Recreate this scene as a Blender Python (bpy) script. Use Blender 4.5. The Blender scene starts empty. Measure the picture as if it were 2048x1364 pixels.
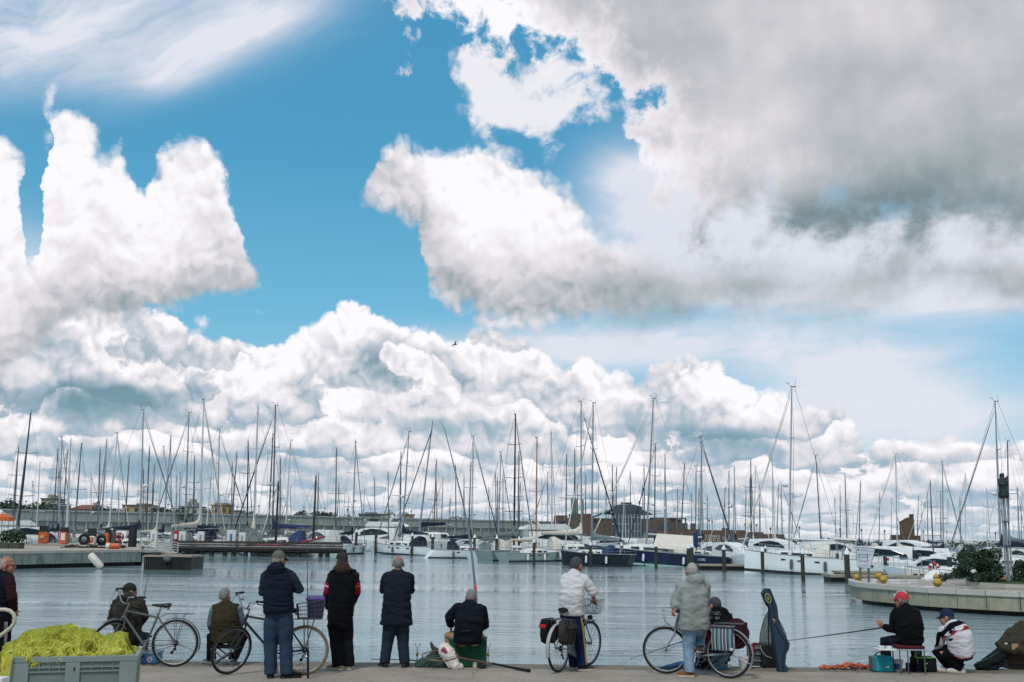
import bpy, bmesh, math, random
from mathutils import Vector, Matrix, noise as mnoise
C = bpy.context.scene.collection
SC = bpy.context.scene
R = math.radians
# ------------------------------------------------------------------ camera
F = 2200.0                      # focal length in photo pixels (photo 2048 x 1364)
CZ = 2.7                        # eye height over the water
QZ = 0.7                        # quay height over the water
PITCH = math.atan((1070.4 - 682) / F)
ROLL = 0.011
_f = Vector((0, math.cos(PITCH), math.sin(PITCH)))
_u0 = Vector((0, -math.sin(PITCH), math.cos(PITCH)))
_r0 = Vector((1, 0, 0))
_u = _u0 * math.cos(ROLL) - _r0 * math.sin(ROLL)
_r = _r0 * math.cos(ROLL) + _u0 * math.sin(ROLL)
CAM = Vector((0, 0, CZ))
cd = bpy.data.cameras.new('camera')
cam = bpy.data.objects.new('camera', cd)
C.objects.link(cam)
M4 = Matrix((_r, _u, -_f)).transposed().to_4x4()
M4.translation = CAM
cam.matrix_world = M4
cd.sensor_width = 36.0
cd.lens = 36.0 * F / 2048
cd.clip_start = 0.1
cd.clip_end = 20000
SC.camera = cam

def ray(px, py):
    return _f * F + _r * (px - 1024) + _u * (682 - py)
def G(px, py, z):               # where the pixel's ray meets the plane z
    d = ray(px, py)
    return CAM + d * ((z - CZ) / d.z)
def P(px, py, Y):               # where it meets the plane y = Y
    d = ray(px, py)
    return CAM + d * (Y / d.y)
def PX(px, Y, z):               # world x of pixel column px at depth Y, height z
    t = (px - 1024) / F
    dz = z - CZ
    m = Y * _f.y + dz * _f.z
    return (t * m - Y * _r.y - dz * _r.z) / _r.x
def ZY(px, py, Y):
    return P(px, py, Y).z

# ------------------------------------------------------------------ render settings
SC.view_settings.view_transform = 'Standard'
SC.view_settings.look = 'None'
SC.view_settings.gamma = 1
SC.view_settings.exposure = 0
SC.cycles.use_denoising = True
SC.cycles.use_adaptive_sampling = True
SC.cycles.adaptive_threshold = 0.015
SC.cycles.max_bounces = 6
SC.cycles.transparent_max_bounces = 16
SC.cycles.caustics_reflective = False
SC.cycles.caustics_refractive = False

# ------------------------------------------------------------------ sun
SUN_EL, SUN_AZ = R(52), R(205)          # azimuth clockwise from +Y
sd = bpy.data.lights.new('sun', 'SUN')
sd.energy = 2.0
sd.angle = R(11)
sd.color = (1, 0.95, 0.88)
sun = bpy.data.objects.new('sun', sd)
C.objects.link(sun)
_sv = Vector((math.sin(SUN_AZ) * math.cos(SUN_EL), math.cos(SUN_AZ) * math.cos(SUN_EL), math.sin(SUN_EL)))
sun.rotation_euler = _sv.to_track_quat('Z', 'Y').to_euler()

# ------------------------------------------------------------------ world: sky and clouds
class NT:
    def __init__(s, tree):
        s.t = tree; s.n = tree.nodes; s.l = tree.links
    def inp(s, sock, v):
        if v is None: return
        if hasattr(v, 'node'): s.l.new(v, sock)
        else: sock.default_value = v
    def m(s, op, a, b=None, c=None, clamp=False):
        n = s.n.new('ShaderNodeMath'); n.operation = op; n.use_clamp = clamp
        for k, v in enumerate((a, b, c)): s.inp(n.inputs[k], v)
        return n.outputs[0]
    def add(s, a, b): return s.m('ADD', a, b)
    def sub(s, a, b): return s.m('SUBTRACT', a, b)
    def mul(s, a, b): return s.m('MULTIPLY', a, b)
    def mad(s, a, b, c): return s.m('MULTIPLY_ADD', a, b, c)
    def mx(s, a, b): return s.m('MAXIMUM', a, b)
    def mn(s, a, b): return s.m('MINIMUM', a, b)
    def clamp(s, a): return s.m('ADD', a, 0.0, clamp=True)
    def v(s, op, a, b=None, sc=None):
        n = s.n.new('ShaderNodeVectorMath'); n.operation = op
        s.inp(n.inputs[0], a)
        if b is not None: s.inp(n.inputs[1], b)
        if sc is not None: s.inp(n.inputs['Scale'], sc)
        return n.outputs['Value'] if op in ('LENGTH', 'DOT_PRODUCT', 'DISTANCE') else n.outputs[0]
    def comb(s, x, y, z=0.0):
        n = s.n.new('ShaderNodeCombineXYZ')
        for k, q in enumerate((x, y, z)): s.inp(n.inputs[k], q)
        return n.outputs[0]
    def sep(s, a):
        n = s.n.new('ShaderNodeSeparateXYZ'); s.inp(n.inputs[0], a); return n.outputs
    def noise(s, vec, scale, detail=4, rough=0.5, dim='3D', dist=0.0, color=False, lac=2.0):
        n = s.n.new('ShaderNodeTexNoise'); n.noise_dimensions = dim
        s.inp(n.inputs['Vector'], vec); n.inputs['Scale'].default_value = scale
        n.inputs['Detail'].default_value = detail; n.inputs['Roughness'].default_value = rough
        n.inputs['Distortion'].default_value = dist; n.inputs['Lacunarity'].default_value = lac
        return n.outputs['Color' if color else 'Fac']
    def voro(s, vec, scale, detail=3, rough=0.5, dim='2D', feature='F1', smooth=None):
        n = s.n.new('ShaderNodeTexVoronoi'); n.voronoi_dimensions = dim; n.feature = feature
        s.inp(n.inputs['Vector'], vec); n.inputs['Scale'].default_value = scale
        n.inputs['Detail'].default_value = detail; n.inputs['Roughness'].default_value = rough
        if 'Normalize' in n.inputs: pass
        try: n.normalize = True
        except Exception: pass
        return n.outputs['Distance']
    def sstep(s, a, lo, hi):
        n = s.n.new('ShaderNodeMapRange'); n.interpolation_type = 'SMOOTHSTEP'; n.clamp = True
        s.inp(n.inputs[0], a); s.inp(n.inputs[1], lo); s.inp(n.inputs[2], hi)
        n.inputs[3].default_value = 0; n.inputs[4].default_value = 1
        return n.outputs[0]
    def lin(s, a, lo, hi, o0=0.0, o1=1.0):
        n = s.n.new('ShaderNodeMapRange'); n.clamp = True
        s.inp(n.inputs[0], a); s.inp(n.inputs[1], lo); s.inp(n.inputs[2], hi)
        s.inp(n.inputs[3], o0); s.inp(n.inputs[4], o1)
        return n.outputs[0]
    def ramp(s, fac, stops, interp='LINEAR'):
        n = s.n.new('ShaderNodeValToRGB'); s.inp(n.inputs[0], fac)
        cr = n.color_ramp; cr.interpolation = interp
        while len(cr.elements) < len(stops): cr.elements.new(0.5)
        for e, (p, c) in zip(cr.elements, stops):
            e.position = p; e.color = (*c, 1) if len(c) == 3 else c
        return n.outputs[0]
    def mix(s, fac, a, b, blend='MIX'):
        n = s.n.new('ShaderNodeMix'); n.data_type = 'RGBA'; n.blend_type = blend
        s.inp(n.inputs[0], fac)
        for k, q in ((6, a), (7, b)):
            if not hasattr(q, 'node') and len(q) == 3: q = (*q, 1)
            s.inp(n.inputs[k], q)
        return n.outputs[2]
    def curve(s, x, pts):
        n = s.n.new('ShaderNodeFloatCurve'); s.inp(n.inputs['Value'], x)
        cu = n.mapping.curves[0]
        n.mapping.use_clip = False
        while len(cu.points) < len(pts): cu.points.new(0.5, 0.5)
        for p, (a, b) in zip(cu.points, pts):
            p.location = (a, b); p.handle_type = 'AUTO_CLAMPED'
        n.mapping.update()
        return n.outputs[0]

def lin3(r, g, b):
    return tuple((c / 255 / 12.92 if c <= 10 else ((c / 255 + .055) / 1.055) ** 2.4) for c in (r, g, b))
def azel(px, py):
    d = ray(px, py).normalized()
    return math.atan2(d.x, d.y), math.asin(d.z)

world = bpy.data.worlds.new('World')
SC.world = world
world.use_nodes = True
wt = NT(world.node_tree)
for n in list(wt.n): wt.n.remove(n)
tc = wt.n.new('ShaderNodeTexCoord')
dxyz = wt.sep(tc.outputs['Generated'])
az = wt.m('ARCTAN2', dxyz[0], dxyz[1])
el = wt.m('ARCSINE', wt.m('ADD', dxyz[2], 0.0, clamp=False))
q = wt.comb(az, el)
# shared noises
def vadd(a, n, amp): return wt.v('ADD', a, wt.v('SCALE', wt.v('SUBTRACT', n, (.5, .5, .5)), sc=amp))
wn = wt.noise(q, 30, 5, 0.58, '2D', color=True)            # fine warp
wl = wt.noise(q, 7, 3, 0.5, '2D', color=True)              # broad warp
wf = wt.noise(q, 95, 4, 0.6, '2D', color=True)
qw = vadd(vadd(vadd(q, wn, 0.020), wl, 0.012), wf, 0.005)
sw = wt.sep(qw)
azw, elw = sw[0], sw[1]
AZ0, AZ1, EL1 = -0.75, 0.75, 0.75
ux = wt.lin(azw, AZ0, AZ1)
def edge(pts, lo=None):
    ae = sorted(azel(*p) for p in pts)
    return wt.mul(wt.curve(ux, [((a - AZ0) / (AZ1 - AZ0), e / EL1) for a, e in ae]), EL1)
# cauliflower relief: rounded lobes in three sizes, and its slope towards the light
qb = vadd(vadd(q, wn, 0.022), wf, 0.004)
def lobes(vec):
    o = None
    for sc_, w in ((19, .46), (44, .31), (105, .23)):
        d = wt.voro(vec, sc_, 0, 0.5)
        v = wt.mul(wt.m('POWER', d, 2.0), -w * 2.2)
        o = v if o is None else wt.add(o, v)
    return wt.add(o, 1.0)
H0_ = lobes(qb)
H1_ = lobes(wt.v('ADD', qb, (0.0030, 0.0085, 0)))
relief = wt.sub(H0_, H1_)                                  # > 0 on sides that face the light
hl = wt.sub(H0_, 0.62)
nb = wt.noise(q, 11, 4, 0.5, '2D')
nb2 = wt.noise(wt.v('ADD', q, (0.010, 0.026, 0)), 11, 4, 0.5, '2D')
relief2 = wt.sub(nb, nb2)
n0 = wt.sub(nb, 0.5)
nw = wt.noise(vadd(q, wl, .05), 24, 8, 0.60, '2D')
nwc = wt.sub(nw, 0.5)
nbig = wt.sub(wt.noise(q, 4.5, 3, 0.5, '2D'), 0.5)
def gauss(px, py, rx, ry, amp, tilt=0.0):
    a, e = azel(px, py)
    ca, sa = math.cos(tilt), math.sin(tilt)
    x = wt.sub(az, a); y = wt.sub(el, e)
    if tilt:
        x, y = wt.add(wt.mul(x, ca), wt.mul(y, sa)), wt.sub(wt.mul(y, ca), wt.mul(x, sa))
    r = wt.add(wt.m('POWER', wt.mul(x, F / rx), 2.0), wt.m('POWER', wt.mul(y, F / ry), 2.0))
    return wt.mul(wt.m('EXPONENT', wt.mul(r, -1.0)), amp)
def gsum(lst):
    o = None
    for g in lst:
        v = gauss(*g)
        o = v if o is None else wt.add(o, v)
    return o
CLOUD = [(0.0, lin3(122, 142, 148)), (0.22, lin3(154, 167, 172)), (0.45, lin3(190, 193, 199)), (0.7, lin3(225, 221, 227)), (1.0, lin3(252, 250, 253))]
# clear sky
sky = wt.n.new('ShaderNodeTexSky'); sky.sky_type = 'NISHITA'; sky.sun_disc = False
sky.sun_elevation = SUN_EL; sky.sun_rotation = SUN_AZ; sky.altitude = 0; sky.air_density = 1; sky.dust_density = 0.6; sky.ozone_density = 2
skyb = wt.v('SCALE', sky.outputs[0], sc=0.10)
skyg = wt.ramp(wt.lin(el, 0.0, 0.55), [(0, lin3(160, 206, 228)), (0.2, lin3(148, 205, 230)), (0.36, lin3(106, 188, 222)), (0.6, lin3(74, 163, 205)), (1, lin3(62, 151, 197))])
col = wt.mix(0.82, skyb, skyg)
# ---- high thin veils
qs = wt.comb(wt.add(az, wt.mul(el, -1.2)), wt.add(wt.mul(el, 2.4), wt.mul(az, -0.75)))
qs = vadd(qs, wl, 0.16)
st = wt.noise(qs, 6.0, 8, 0.62, '2D')
cirA = gsum([(100, -40, 430, 120, 0.95, 0.22), (40, 110, 320, 70, 0.65, 0.25), (430, 95, 150, 40, 0.75, 0.5), (540, -10, 120, 60, .4), (330, 165, 70, 22, .35, .3)])
aA = wt.clamp(wt.mul(cirA, wt.mad(st, 2.6, -0.55)))
col = wt.mix(aA, col, lin3(226, 229, 240))
qh = wt.comb(az, wt.mad(az, -0.20, wt.mul(el, 3.6)))
qh = vadd(qh, wl, 0.14)
sh = wt.noise(qh, 5.0, 8, 0.6, '2D')
cirB = gsum([(1420, 700, 400, 45, 1.0), (1750, 770, 200, 100, 1.05), (1380, 450, 170, 110, 2.2), (1600, 540, 330, 70, 1.9), (1950, 570, 200, 50, 1.5), (1850, 490, 260, 50, 1.7), (1700, 860, 350, 60, .9), (1280, 690, 200, 40, .9), (1000, 690, 200, 40, .35), (60, 520, 120, 60, .7), (1240, 350, 70, 60, .5)])
aB = wt.clamp(wt.mul(cirB, wt.mad(sh, 2.0, -0.15)))
aB = wt.mul(aB, 0.95)
col = wt.mix(aB, col, wt.mix(wt.mul(sh, .5), lin3(222, 226, 238), lin3(236, 236, 244)))

# ---- low bank along the horizon
bank_top = edge([(-600, 560), (-200, 600), (0, 560), (90, 540), (200, 600), (330, 632), (395, 680), (470, 695), (540, 700), (600, 675), (640, 662), (675, 625), (705, 604), (735, 612), (770, 640), (800, 664), (860, 670), (900, 690), (960, 668), (1020, 678), (1060, 690), (1110, 728), (1140, 735), (1160, 714), (1185, 720), (1200, 745), (1260, 748), (1330, 735), (1400, 728), (1440, 738), (1480, 770), (1520, 800), (1560, 795), (1600, 810), (1650, 832), (1690, 830), (1735, 890), (1790, 882), (1840, 900), (1900, 880), (1960, 895), (2048, 885), (2300, 870), (2700, 860)])
sB = wt.add(wt.sub(bank_top, elw), wt.mul(hl, 0.028))
lel = wt.m('LOGARITHM', wt.add(wt.mx(el, 0.0), 0.032), 2.718)
qf = vadd(wt.comb(az, wt.mul(lel, 0.17)), wn, 0.020)
nf = wt.noise(qf, 15, 6, 0.56, '2D')
nfu = wt.noise(wt.v('ADD', qf, (.003, 0.012, 0)), 15, 6, 0.56, '2D')
slope = wt.sub(nf, nfu)
nrow = wt.noise(wt.comb(az, wt.mul(lel, 0.35)), 5.0, 2, 0.5, '2D')
# rows of cumulus one behind the other: lit tops, shaded bases
ph = wt.add(wt.mad(lel, -2.35, wt.mul(nrow, 3.4)), wt.mad(nf, 1.5, wt.mul(hl, -0.60)))
fr = wt.m('FRACT', ph)
rows = wt.mul(wt.mul(wt.m('POWER', fr, 1.2), wt.sstep(fr, 1.0, 0.86)), -1.0)
low = wt.sstep(el, 0.150, 0.045)
rowamp = wt.mul(wt.mad(low, 0.0, 0.58), wt.sstep(nf, 0.30, 0.56))
bB = wt.mad(relief, wt.mad(low, -0.50, 0.88), 0.96)
bB = wt.mad(slope, wt.mad(low, 0.3, 0.7), bB)
bB = wt.mad(rows, rowamp, bB)
bB = wt.mad(relief2, 0.5, bB)
bB = wt.mad(wt.sub(nf, 0.5), wt.mad(low, 1.25, 0.25), bB)
bB = wt.sub(bB, wt.mul(low, 0.08))
bB = wt.add(bB, wt.mul(wt.sstep(sB, 0.05, 0.0), 0.14))
dk = gsum([(190, 800, 190, 38, -0.75), (60, 700, 120, 50, -0.15), (760, 740, 70, 34, -0.35), (1450, 885, 105, 22, -0.55), (1120, 865, 200, 26, -0.18), (820, 850, 150, 22, -0.22), (250, 930, 260, 26, -0.22), (1030, 780, 60, 26, -0.15),
           (1350, 780, 160, 50, 0.15), (1250, 900, 120, 40, 0.1), (520, 740, 180, 40, 0.08)])
bB = wt.mx(wt.add(bB, dk), 0.0)
alB = wt.sstep(sB, -0.001, 0.006)
cB = wt.ramp(wt.clamp(bB), [(0, lin3(112, 146, 160)), (0.28, lin3(150, 172, 186)), (0.52, lin3(188, 198, 209)), (0.76, lin3(227, 225, 231)), (1, lin3(253, 251, 254))])
cB = wt.mix(wt.mul(wt.mul(low, wt.sstep(bB, 0.78, 0.35)), 0.62), cB, lin3(146, 180, 202))
cB = wt.mix(wt.mul(wt.sstep(el, 0.07, 0.0), 0.35), cB, lin3(192, 210, 223))
col = wt.mix(alB, col, cB)

# ---- left towering cumulus
lt = edge([(-300, 420), (-60, 300), (0, 280), (30, 300), (55, 380), (62, 480), (75, 480), (76, 360), (84, 262), (104, 243), (152, 243), (178, 268), (196, 300), (218, 306), (240, 294), (254, 322), (278, 366), (290, 380), (300, 318), (334, 290), (394, 286), (424, 318), (452, 372), (468, 425), (482, 452), (490, 525), (515, 566), (560, 640), (700, 900)])
lb = edge([(-300, 760), (0, 760), (60, 720), (120, 640), (180, 636), (250, 634), (330, 622), (420, 592), (520, 574), (560, 560), (700, 560)])
tL = wt.sub(lt, elw); uL = wt.sub(elw, lb)
sL = wt.add(wt.mn(tL, wt.mul(uL, 0.9)), wt.mul(hl, 0.026))
sL = wt.add(sL, wt.add(wt.mul(nwc, 0.030), gsum([(74, 455, 46, 56, -0.075), (40, 545, 60, 25, -0.02), (300, 345, 26, 30, -0.02), (150, 262, 50, 30, .010)])))
bL = wt.mad(relief, wt.mad(wt.sstep(sL, .01, .06), -0.32, 0.80), 0.99)
bL = wt.mad(relief2, 0.5, bL)
bL = wt.sub(bL, wt.mul(wt.sstep(uL, 0.085, 0.0), 0.48))
bL = wt.add(bL, gsum([(425, 420, 40, 90, -0.13, -0.3), (330, 600, 130, 30, -0.12), (60, 560, 120, 70, -.12)]))
col = wt.mix(wt.sstep(sL, -0.003, 0.013), col, wt.ramp(wt.clamp(bL), CLOUD))

# ---- centre cumulus with its grey tail to the right
ct = edge([(500, 900), (690, 470), (722, 385), (745, 348), (770, 302), (800, 288), (850, 302), (900, 307), (935, 299), (990, 309), (1040, 331), (1090, 362), (1130, 392), (1170, 432), (1200, 452), (1250, 462), (1300, 478), (1400, 495), (1500, 500), (1600, 500), (1700, 500), (1900, 500), (2048, 505), (2500, 470)])
cb = edge([(500, 380), (690, 380), (730, 388), (760, 412), (800, 424), (838, 436), (850, 500), (858, 565), (890, 608), (950, 634), (1050, 654), (1150, 655), (1250, 660), (1350, 648), (1500, 655), (1600, 650), (1700, 640), (1800, 622), (1900, 592), (2048, 612), (2500, 620)])
tC = wt.sub(ct, elw); uC = wt.sub(elw, cb)
farC = wt.sstep(az, 0.05, 0.15)
sC = wt.add(wt.mn(tC, wt.mul(uC, 0.9)), wt.mul(hl, wt.mad(farC, -0.018, 0.030)))
sC = wt.add(wt.add(sC, wt.mul(nwc, 0.028)), wt.mul(wt.mul(farC, n0), 0.05))
bC = wt.mad(relief, wt.mul(wt.mad(farC, -0.65, 1.0), wt.mad(wt.sstep(sC, .01, .06), -0.34, 0.74)), 0.98)
bC = wt.mad(relief2, 0.6, bC)
bC = wt.sub(bC, wt.mul(wt.sstep(uC, 0.110, 0.0), 0.44))
bC = wt.sub(bC, wt.mul(farC, 0.36))
bC = wt.add(bC, gsum([(1120, 590, 190, 60, -0.20), (1400, 620, 150, 35, -0.12), (1050, 645, 250, 20, 0.10), (1800, 580, 200, 40, .12), (1270, 500, 60, 34, .22), (1330, 545, 50, 26, .14), (1430, 565, 60, 26, .20), (1560, 590, 70, 24, .12), (960, 360, 170, 60, .06)]))
softC = wt.lin(az, 0.02, 0.14, 0.013, 0.036)
alC = wt.mul(wt.sstep(sC, -0.003, softC), wt.lin(az, 0.05, 0.2, 1.0, 0.93))
col = wt.mix(alC, col, wt.ramp(wt.clamp(bC), CLOUD))

# ---- torn wisps at the edge of the big mass
hol = gsum([(945, 150, 42, 72, 0.95, 0.6), (1000, 215, 60, 55, 0.75, .6), (1075, 225, 60, 70, 0.85), (1180, 210, 70, 50, 0.8), (1130, 140, 80, 40, .8), (838, 62, 9, 18, 0.6), (700, 372, 14, 20, .5), (500, 622, 30, 18, .5), (400, 640, 22, 18, .4), (98, 225, 14, 50, .75)])
aW = wt.sstep(wt.add(nw, wt.mul(hol, 0.42)), 0.62, 0.86)
col = wt.mix(wt.mul(aW, wt.clamp(wt.mul(hol, 3.0))), col, lin3(236, 236, 243))

# ---- big grey mass, upper right
mb = edge([(500, -900), (700, -260), (770, -40), (830, 18), (880, 62), (950, 76), (1000, 92), (1060, 116), (1130, 150), (1190, 195), (1235, 250), (1250, 320), (1280, 390), (1340, 440), (1420, 480), (1500, 520), (1600, 545), (1700, 555), (1900, 550), (2048, 530), (2500, 480)])
lowM = wt.sstep(az, 0.12, 0.24)
sM = wt.sub(elw, mb)
sM = wt.add(sM, wt.mul(nwc, wt.mad(lowM, -0.08, 0.26)))
sM = wt.add(sM, wt.mul(nbig, 0.05))
sM = wt.add(sM, gsum([(1300, 182, 34, 50, -0.070, .3), (1215, 225, 60, 22, -0.055), (1160, 150, 50, 30, -0.035), (1270, 110, 30, 20, -0.02)]))
bM = wt.add(wt.mad(nbig, 0.40, 0.455), wt.mul(relief2, 0.45))
bM = wt.add(bM, wt.mul(wt.sstep(sM, 0.12, 0.0), wt.mad(lowM, -0.12, 0.34)))
bM = wt.mad(relief, wt.mul(wt.sstep(sM, 0.16, 0.0), 0.22), bM)
bM = wt.add(bM, gsum([(1880, 430, 340, 95, -0.50), (1560, 455, 190, 65, -0.26), (1650, 160, 130, 120, -0.12), (1330, 130, 160, 80, -0.02), (1950, 250, 200, 120, -0.10), (1480, 250, 180, 90, 0.20), (1500, 40, 220, 60, 0.10), (1560, 350, 60, 40, .12), (1780, 60, 200, 80, .05), (980, 30, 170, 70, .34), (1160, 120, 90, 70, .26), (1300, 300, 90, 90, .22), (1420, 380, 120, 60, .12)]))
alM = wt.sstep(sM, -0.006, wt.mad(lowM, 0.045, 0.035))
col = wt.mix(alM, col, wt.ramp(wt.clamp(bM), CLOUD))

bg = wt.n.new('ShaderNodeBackground')
wt.l.new(col, bg.inputs[0])
bg.inputs[1].default_value = 1.0
wo = wt.n.new('ShaderNodeOutputWorld')
wt.l.new(bg.outputs[0], wo.inputs[0])
world.cycles.sampling_method = 'MANUAL'
world.cycles.sample_map_resolution = 512
# ------------------------------------------------------------------ materials
MATS = {}
def mat(name, rgb, rough=0.7, metal=0.0, var=0.12, scale=6.0, bump=0.0, bscale=None, spec=0.5, dirt=None, stretch=None, lin=False, alpha=None, coat=0.0):
    """Principled material whose base colour wanders a little (dye, wear, dirt)."""
    if name in MATS: return MATS[name]
    m = bpy.data.materials.new(name); m.use_nodes = True
    t = NT(m.node_tree); b = t.n['Principled BSDF']
    c = rgb if lin else lin3(*rgb)
    tcn = t.n.new('ShaderNodeTexCoord'); vec = tcn.outputs['Object']
    if stretch: vec = t.v('MULTIPLY', vec, stretch)
    if var > 0:
        nz = t.noise(vec, scale, 5, 0.6)
        lo = tuple(x * (1 - var) for x in c); hi = tuple(min(1, x * (1 + var)) for x in c)
        cc = t.ramp(nz, [(0.3, lo), (0.7, hi)])
        if dirt:
            dn = t.noise(vec, scale * 0.35, 6, 0.7)
            cc = t.mix(t.mul(t.sstep(dn, 0.5, 0.72), dirt[1]), cc, dirt[0])
        t.l.new(cc, b.inputs['Base Color'])
    else:
        b.inputs['Base Color'].default_value = (*c, 1)
    b.inputs['Roughness'].default_value = rough
    b.inputs['Metallic'].default_value = metal
    b.inputs['Specular IOR Level'].default_value = spec
    b.inputs['Coat Weight'].default_value = coat
    if bump > 0:
        bn = t.n.new('ShaderNodeBump'); bn.inputs['Strength'].default_value = min(1, bump); bn.inputs['Distance'].default_value = 0.02 * max(1, bump)
        nz2 = t.noise(vec, bscale or scale * 3, 5, 0.6)
        t.l.new(nz2, bn.inputs['Height']); t.l.new(bn.outputs[0], b.inputs['Normal'])
    if alpha is not None:
        b.inputs['Alpha'].default_value = alpha
    MATS[name] = m
    return m

# ------------------------------------------------------------------ mesh building
class MB:
    def __init__(s): s.v = []; s.f = []; s.s = []
    def add(s, vs, fs, smooth=True, M=None):
        o = len(s.v)
        s.v += [tuple(M @ Vector(p)) if M else tuple(p) for p in vs]
        s.f += [tuple(i + o for i in f) for f in fs]; s.s += [smooth] * len(fs)
        return s
    def bx(s, x0, x1, y0, y1, z0, z1, M=None, bev=0.0):
        if bev > 0:
            bm = bmesh.new(); bmesh.ops.create_cube(bm, size=1)
            for v in bm.verts: v.co = Vector(((x0 + x1) / 2 + v.co.x * (x1 - x0), (y0 + y1) / 2 + v.co.y * (y1 - y0), (z0 + z1) / 2 + v.co.z * (z1 - z0)))
            bmesh.ops.bevel(bm, geom=list(bm.edges), offset=bev, segments=2, affect='EDGES', profile=0.5)
            s.addbm(bm, False, M); return s
        vs = [(x0, y0, z0), (x1, y0, z0), (x1, y1, z0), (x0, y1, z0), (x0, y0, z1), (x1, y0, z1), (x1, y1, z1), (x0, y1, z1)]
        return s.add(vs, [(0, 3, 2, 1), (4, 5, 6, 7), (0, 1, 5, 4), (1, 2, 6, 5), (2, 3, 7, 6), (3, 0, 4, 7)], False, M)
    def addbm(s, bm, smooth=True, M=None):
        bm.verts.index_update()
        s.add([v.co[:] for v in bm.verts], [[v.index for v in f.verts] for f in bm.faces], smooth, M); bm.free(); return s
    def loft(s, rings, cap=True, smooth=True, M=None, closed=True):
        n = len(rings[0]); vs = [p for r in rings for p in r]; fs = []
        for i in range(len(rings) - 1):
            for j in range(n if closed else n - 1):
                a = i * n + j; b = i * n + (j + 1) % n
                fs.append((a, b, b + n, a + n))
        if cap:
            fs.append(tuple(range(n - 1, -1, -1))); k = (len(rings) - 1) * n
            fs.append(tuple(range(k, k + n)))
        return s.add(vs, fs, smooth, M)
    def tube(s, pts, r, n=8, cap=True, M=None, flat=1.0, up=None):
        pts = [Vector(p) for p in pts]
        rs = r if isinstance(r, (list, tuple)) else [r] * len(pts)
        rings = []; X = None
        for i, p in enumerate(pts):
            t = (pts[min(i + 1, len(pts) - 1)] - pts[max(i - 1, 0)])
            if t.length < 1e-9: t = Vector((0, 0, 1))
            t.normalize()
            if X is None:
                h = Vector(up) if up else (Vector((0, 0, 1)) if abs(t.z) < 0.9 else Vector((1, 0, 0)))
                X = t.cross(h).normalized()
            else:
                X = (X - t * X.dot(t))
                X = X.normalized() if X.length > 1e-6 else t.orthogonal().normalized()
            Y = t.cross(X)
            rings.append([p + X * (rs[i] * math.cos(2 * math.pi * k / n)) + Y * (rs[i] * flat * math.sin(2 * math.pi * k / n)) for k in range(n)])
        return s.loft(rings, cap, True, M)
    def sph(s, c, r, seg=12, rng=8, M=None):
        if not isinstance(r, (list, tuple)): r = (r, r, r)
        vs = [(c[0], c[1], c[2] - r[2])]
        for i in range(1, rng):
            a = -math.pi / 2 + math.pi * i / rng
            for j in range(seg):
                b = 2 * math.pi * j / seg
                vs.append((c[0] + r[0] * math.cos(a) * math.cos(b), c[1] + r[1] * math.cos(a) * math.sin(b), c[2] + r[2] * math.sin(a)))
        vs.append((c[0], c[1], c[2] + r[2])); fs = []
        for j in range(seg):
            fs.append((0, 1 + (j + 1) % seg, 1 + j))
            k = 1 + (rng - 2) * seg
            fs.append((k + j, k + (j + 1) % seg, len(vs) - 1))
        for i in range(rng - 2):
            for j in range(seg):
                a = 1 + i * seg + j; b = 1 + i * seg + (j + 1) % seg
                fs.append((a, b, b + seg, a + seg))
        return s.add(vs, fs, True, M)
    def lathe(s, prof, n=16, M=None, smooth=True):
        return s.loft([[(r * math.cos(2 * math.pi * k / n), r * math.sin(2 * math.pi * k / n), z) for k in range(n)] for r, z in prof], True, smooth, M)
    def prism(s, out, z0, z1, M=None):
        n = len(out); vs = [(x, y, z0) for x, y in out] + [(x, y, z1) for x, y in out]
        fs = [tuple(range(n - 1, -1, -1)), tuple(range(n, 2 * n))] + [(i, (i + 1) % n, (i + 1) % n + n, i + n) for i in range(n)]
        return s.add(vs, fs, False, M)
    def torus(s, R_, r, n=32, m=8, M=None):
        vs = []; fs = []
        for i in range(n):
            a = 2 * math.pi * i / n
            for j in range(m):
                b = 2 * math.pi * j / m; q = R_ + r * math.cos(b)
                vs.append((q * math.cos(a), q * math.sin(a), r * math.sin(b)))
                fs.append((i * m + j, ((i + 1) % n) * m + j, ((i + 1) % n) * m + (j + 1) % m, i * m + (j + 1) % m))
        return s.add(vs, fs, True, M)
    def quad(s, a, b, c, d, M=None): return s.add([a, b, c, d], [(0, 1, 2, 3)], False, M)
    def mesh(s, name):
        me = bpy.data.meshes.new(name)
        me.from_pydata(s.v, [], s.f); me.update()
        me.polygons.foreach_set('use_smooth', s.s)
        if any(s.s):
            try: me.set_sharp_from_angle(angle=R(42))
            except Exception: pass
        return me
    def build(s, name, m, parent=None, label=None):
        me = s.mesh(name); o = bpy.data.objects.new(name, me)
        me.materials.append(m); C.objects.link(o)
        if parent: o.parent = parent
        if label: o['label'] = label
        return o

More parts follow.
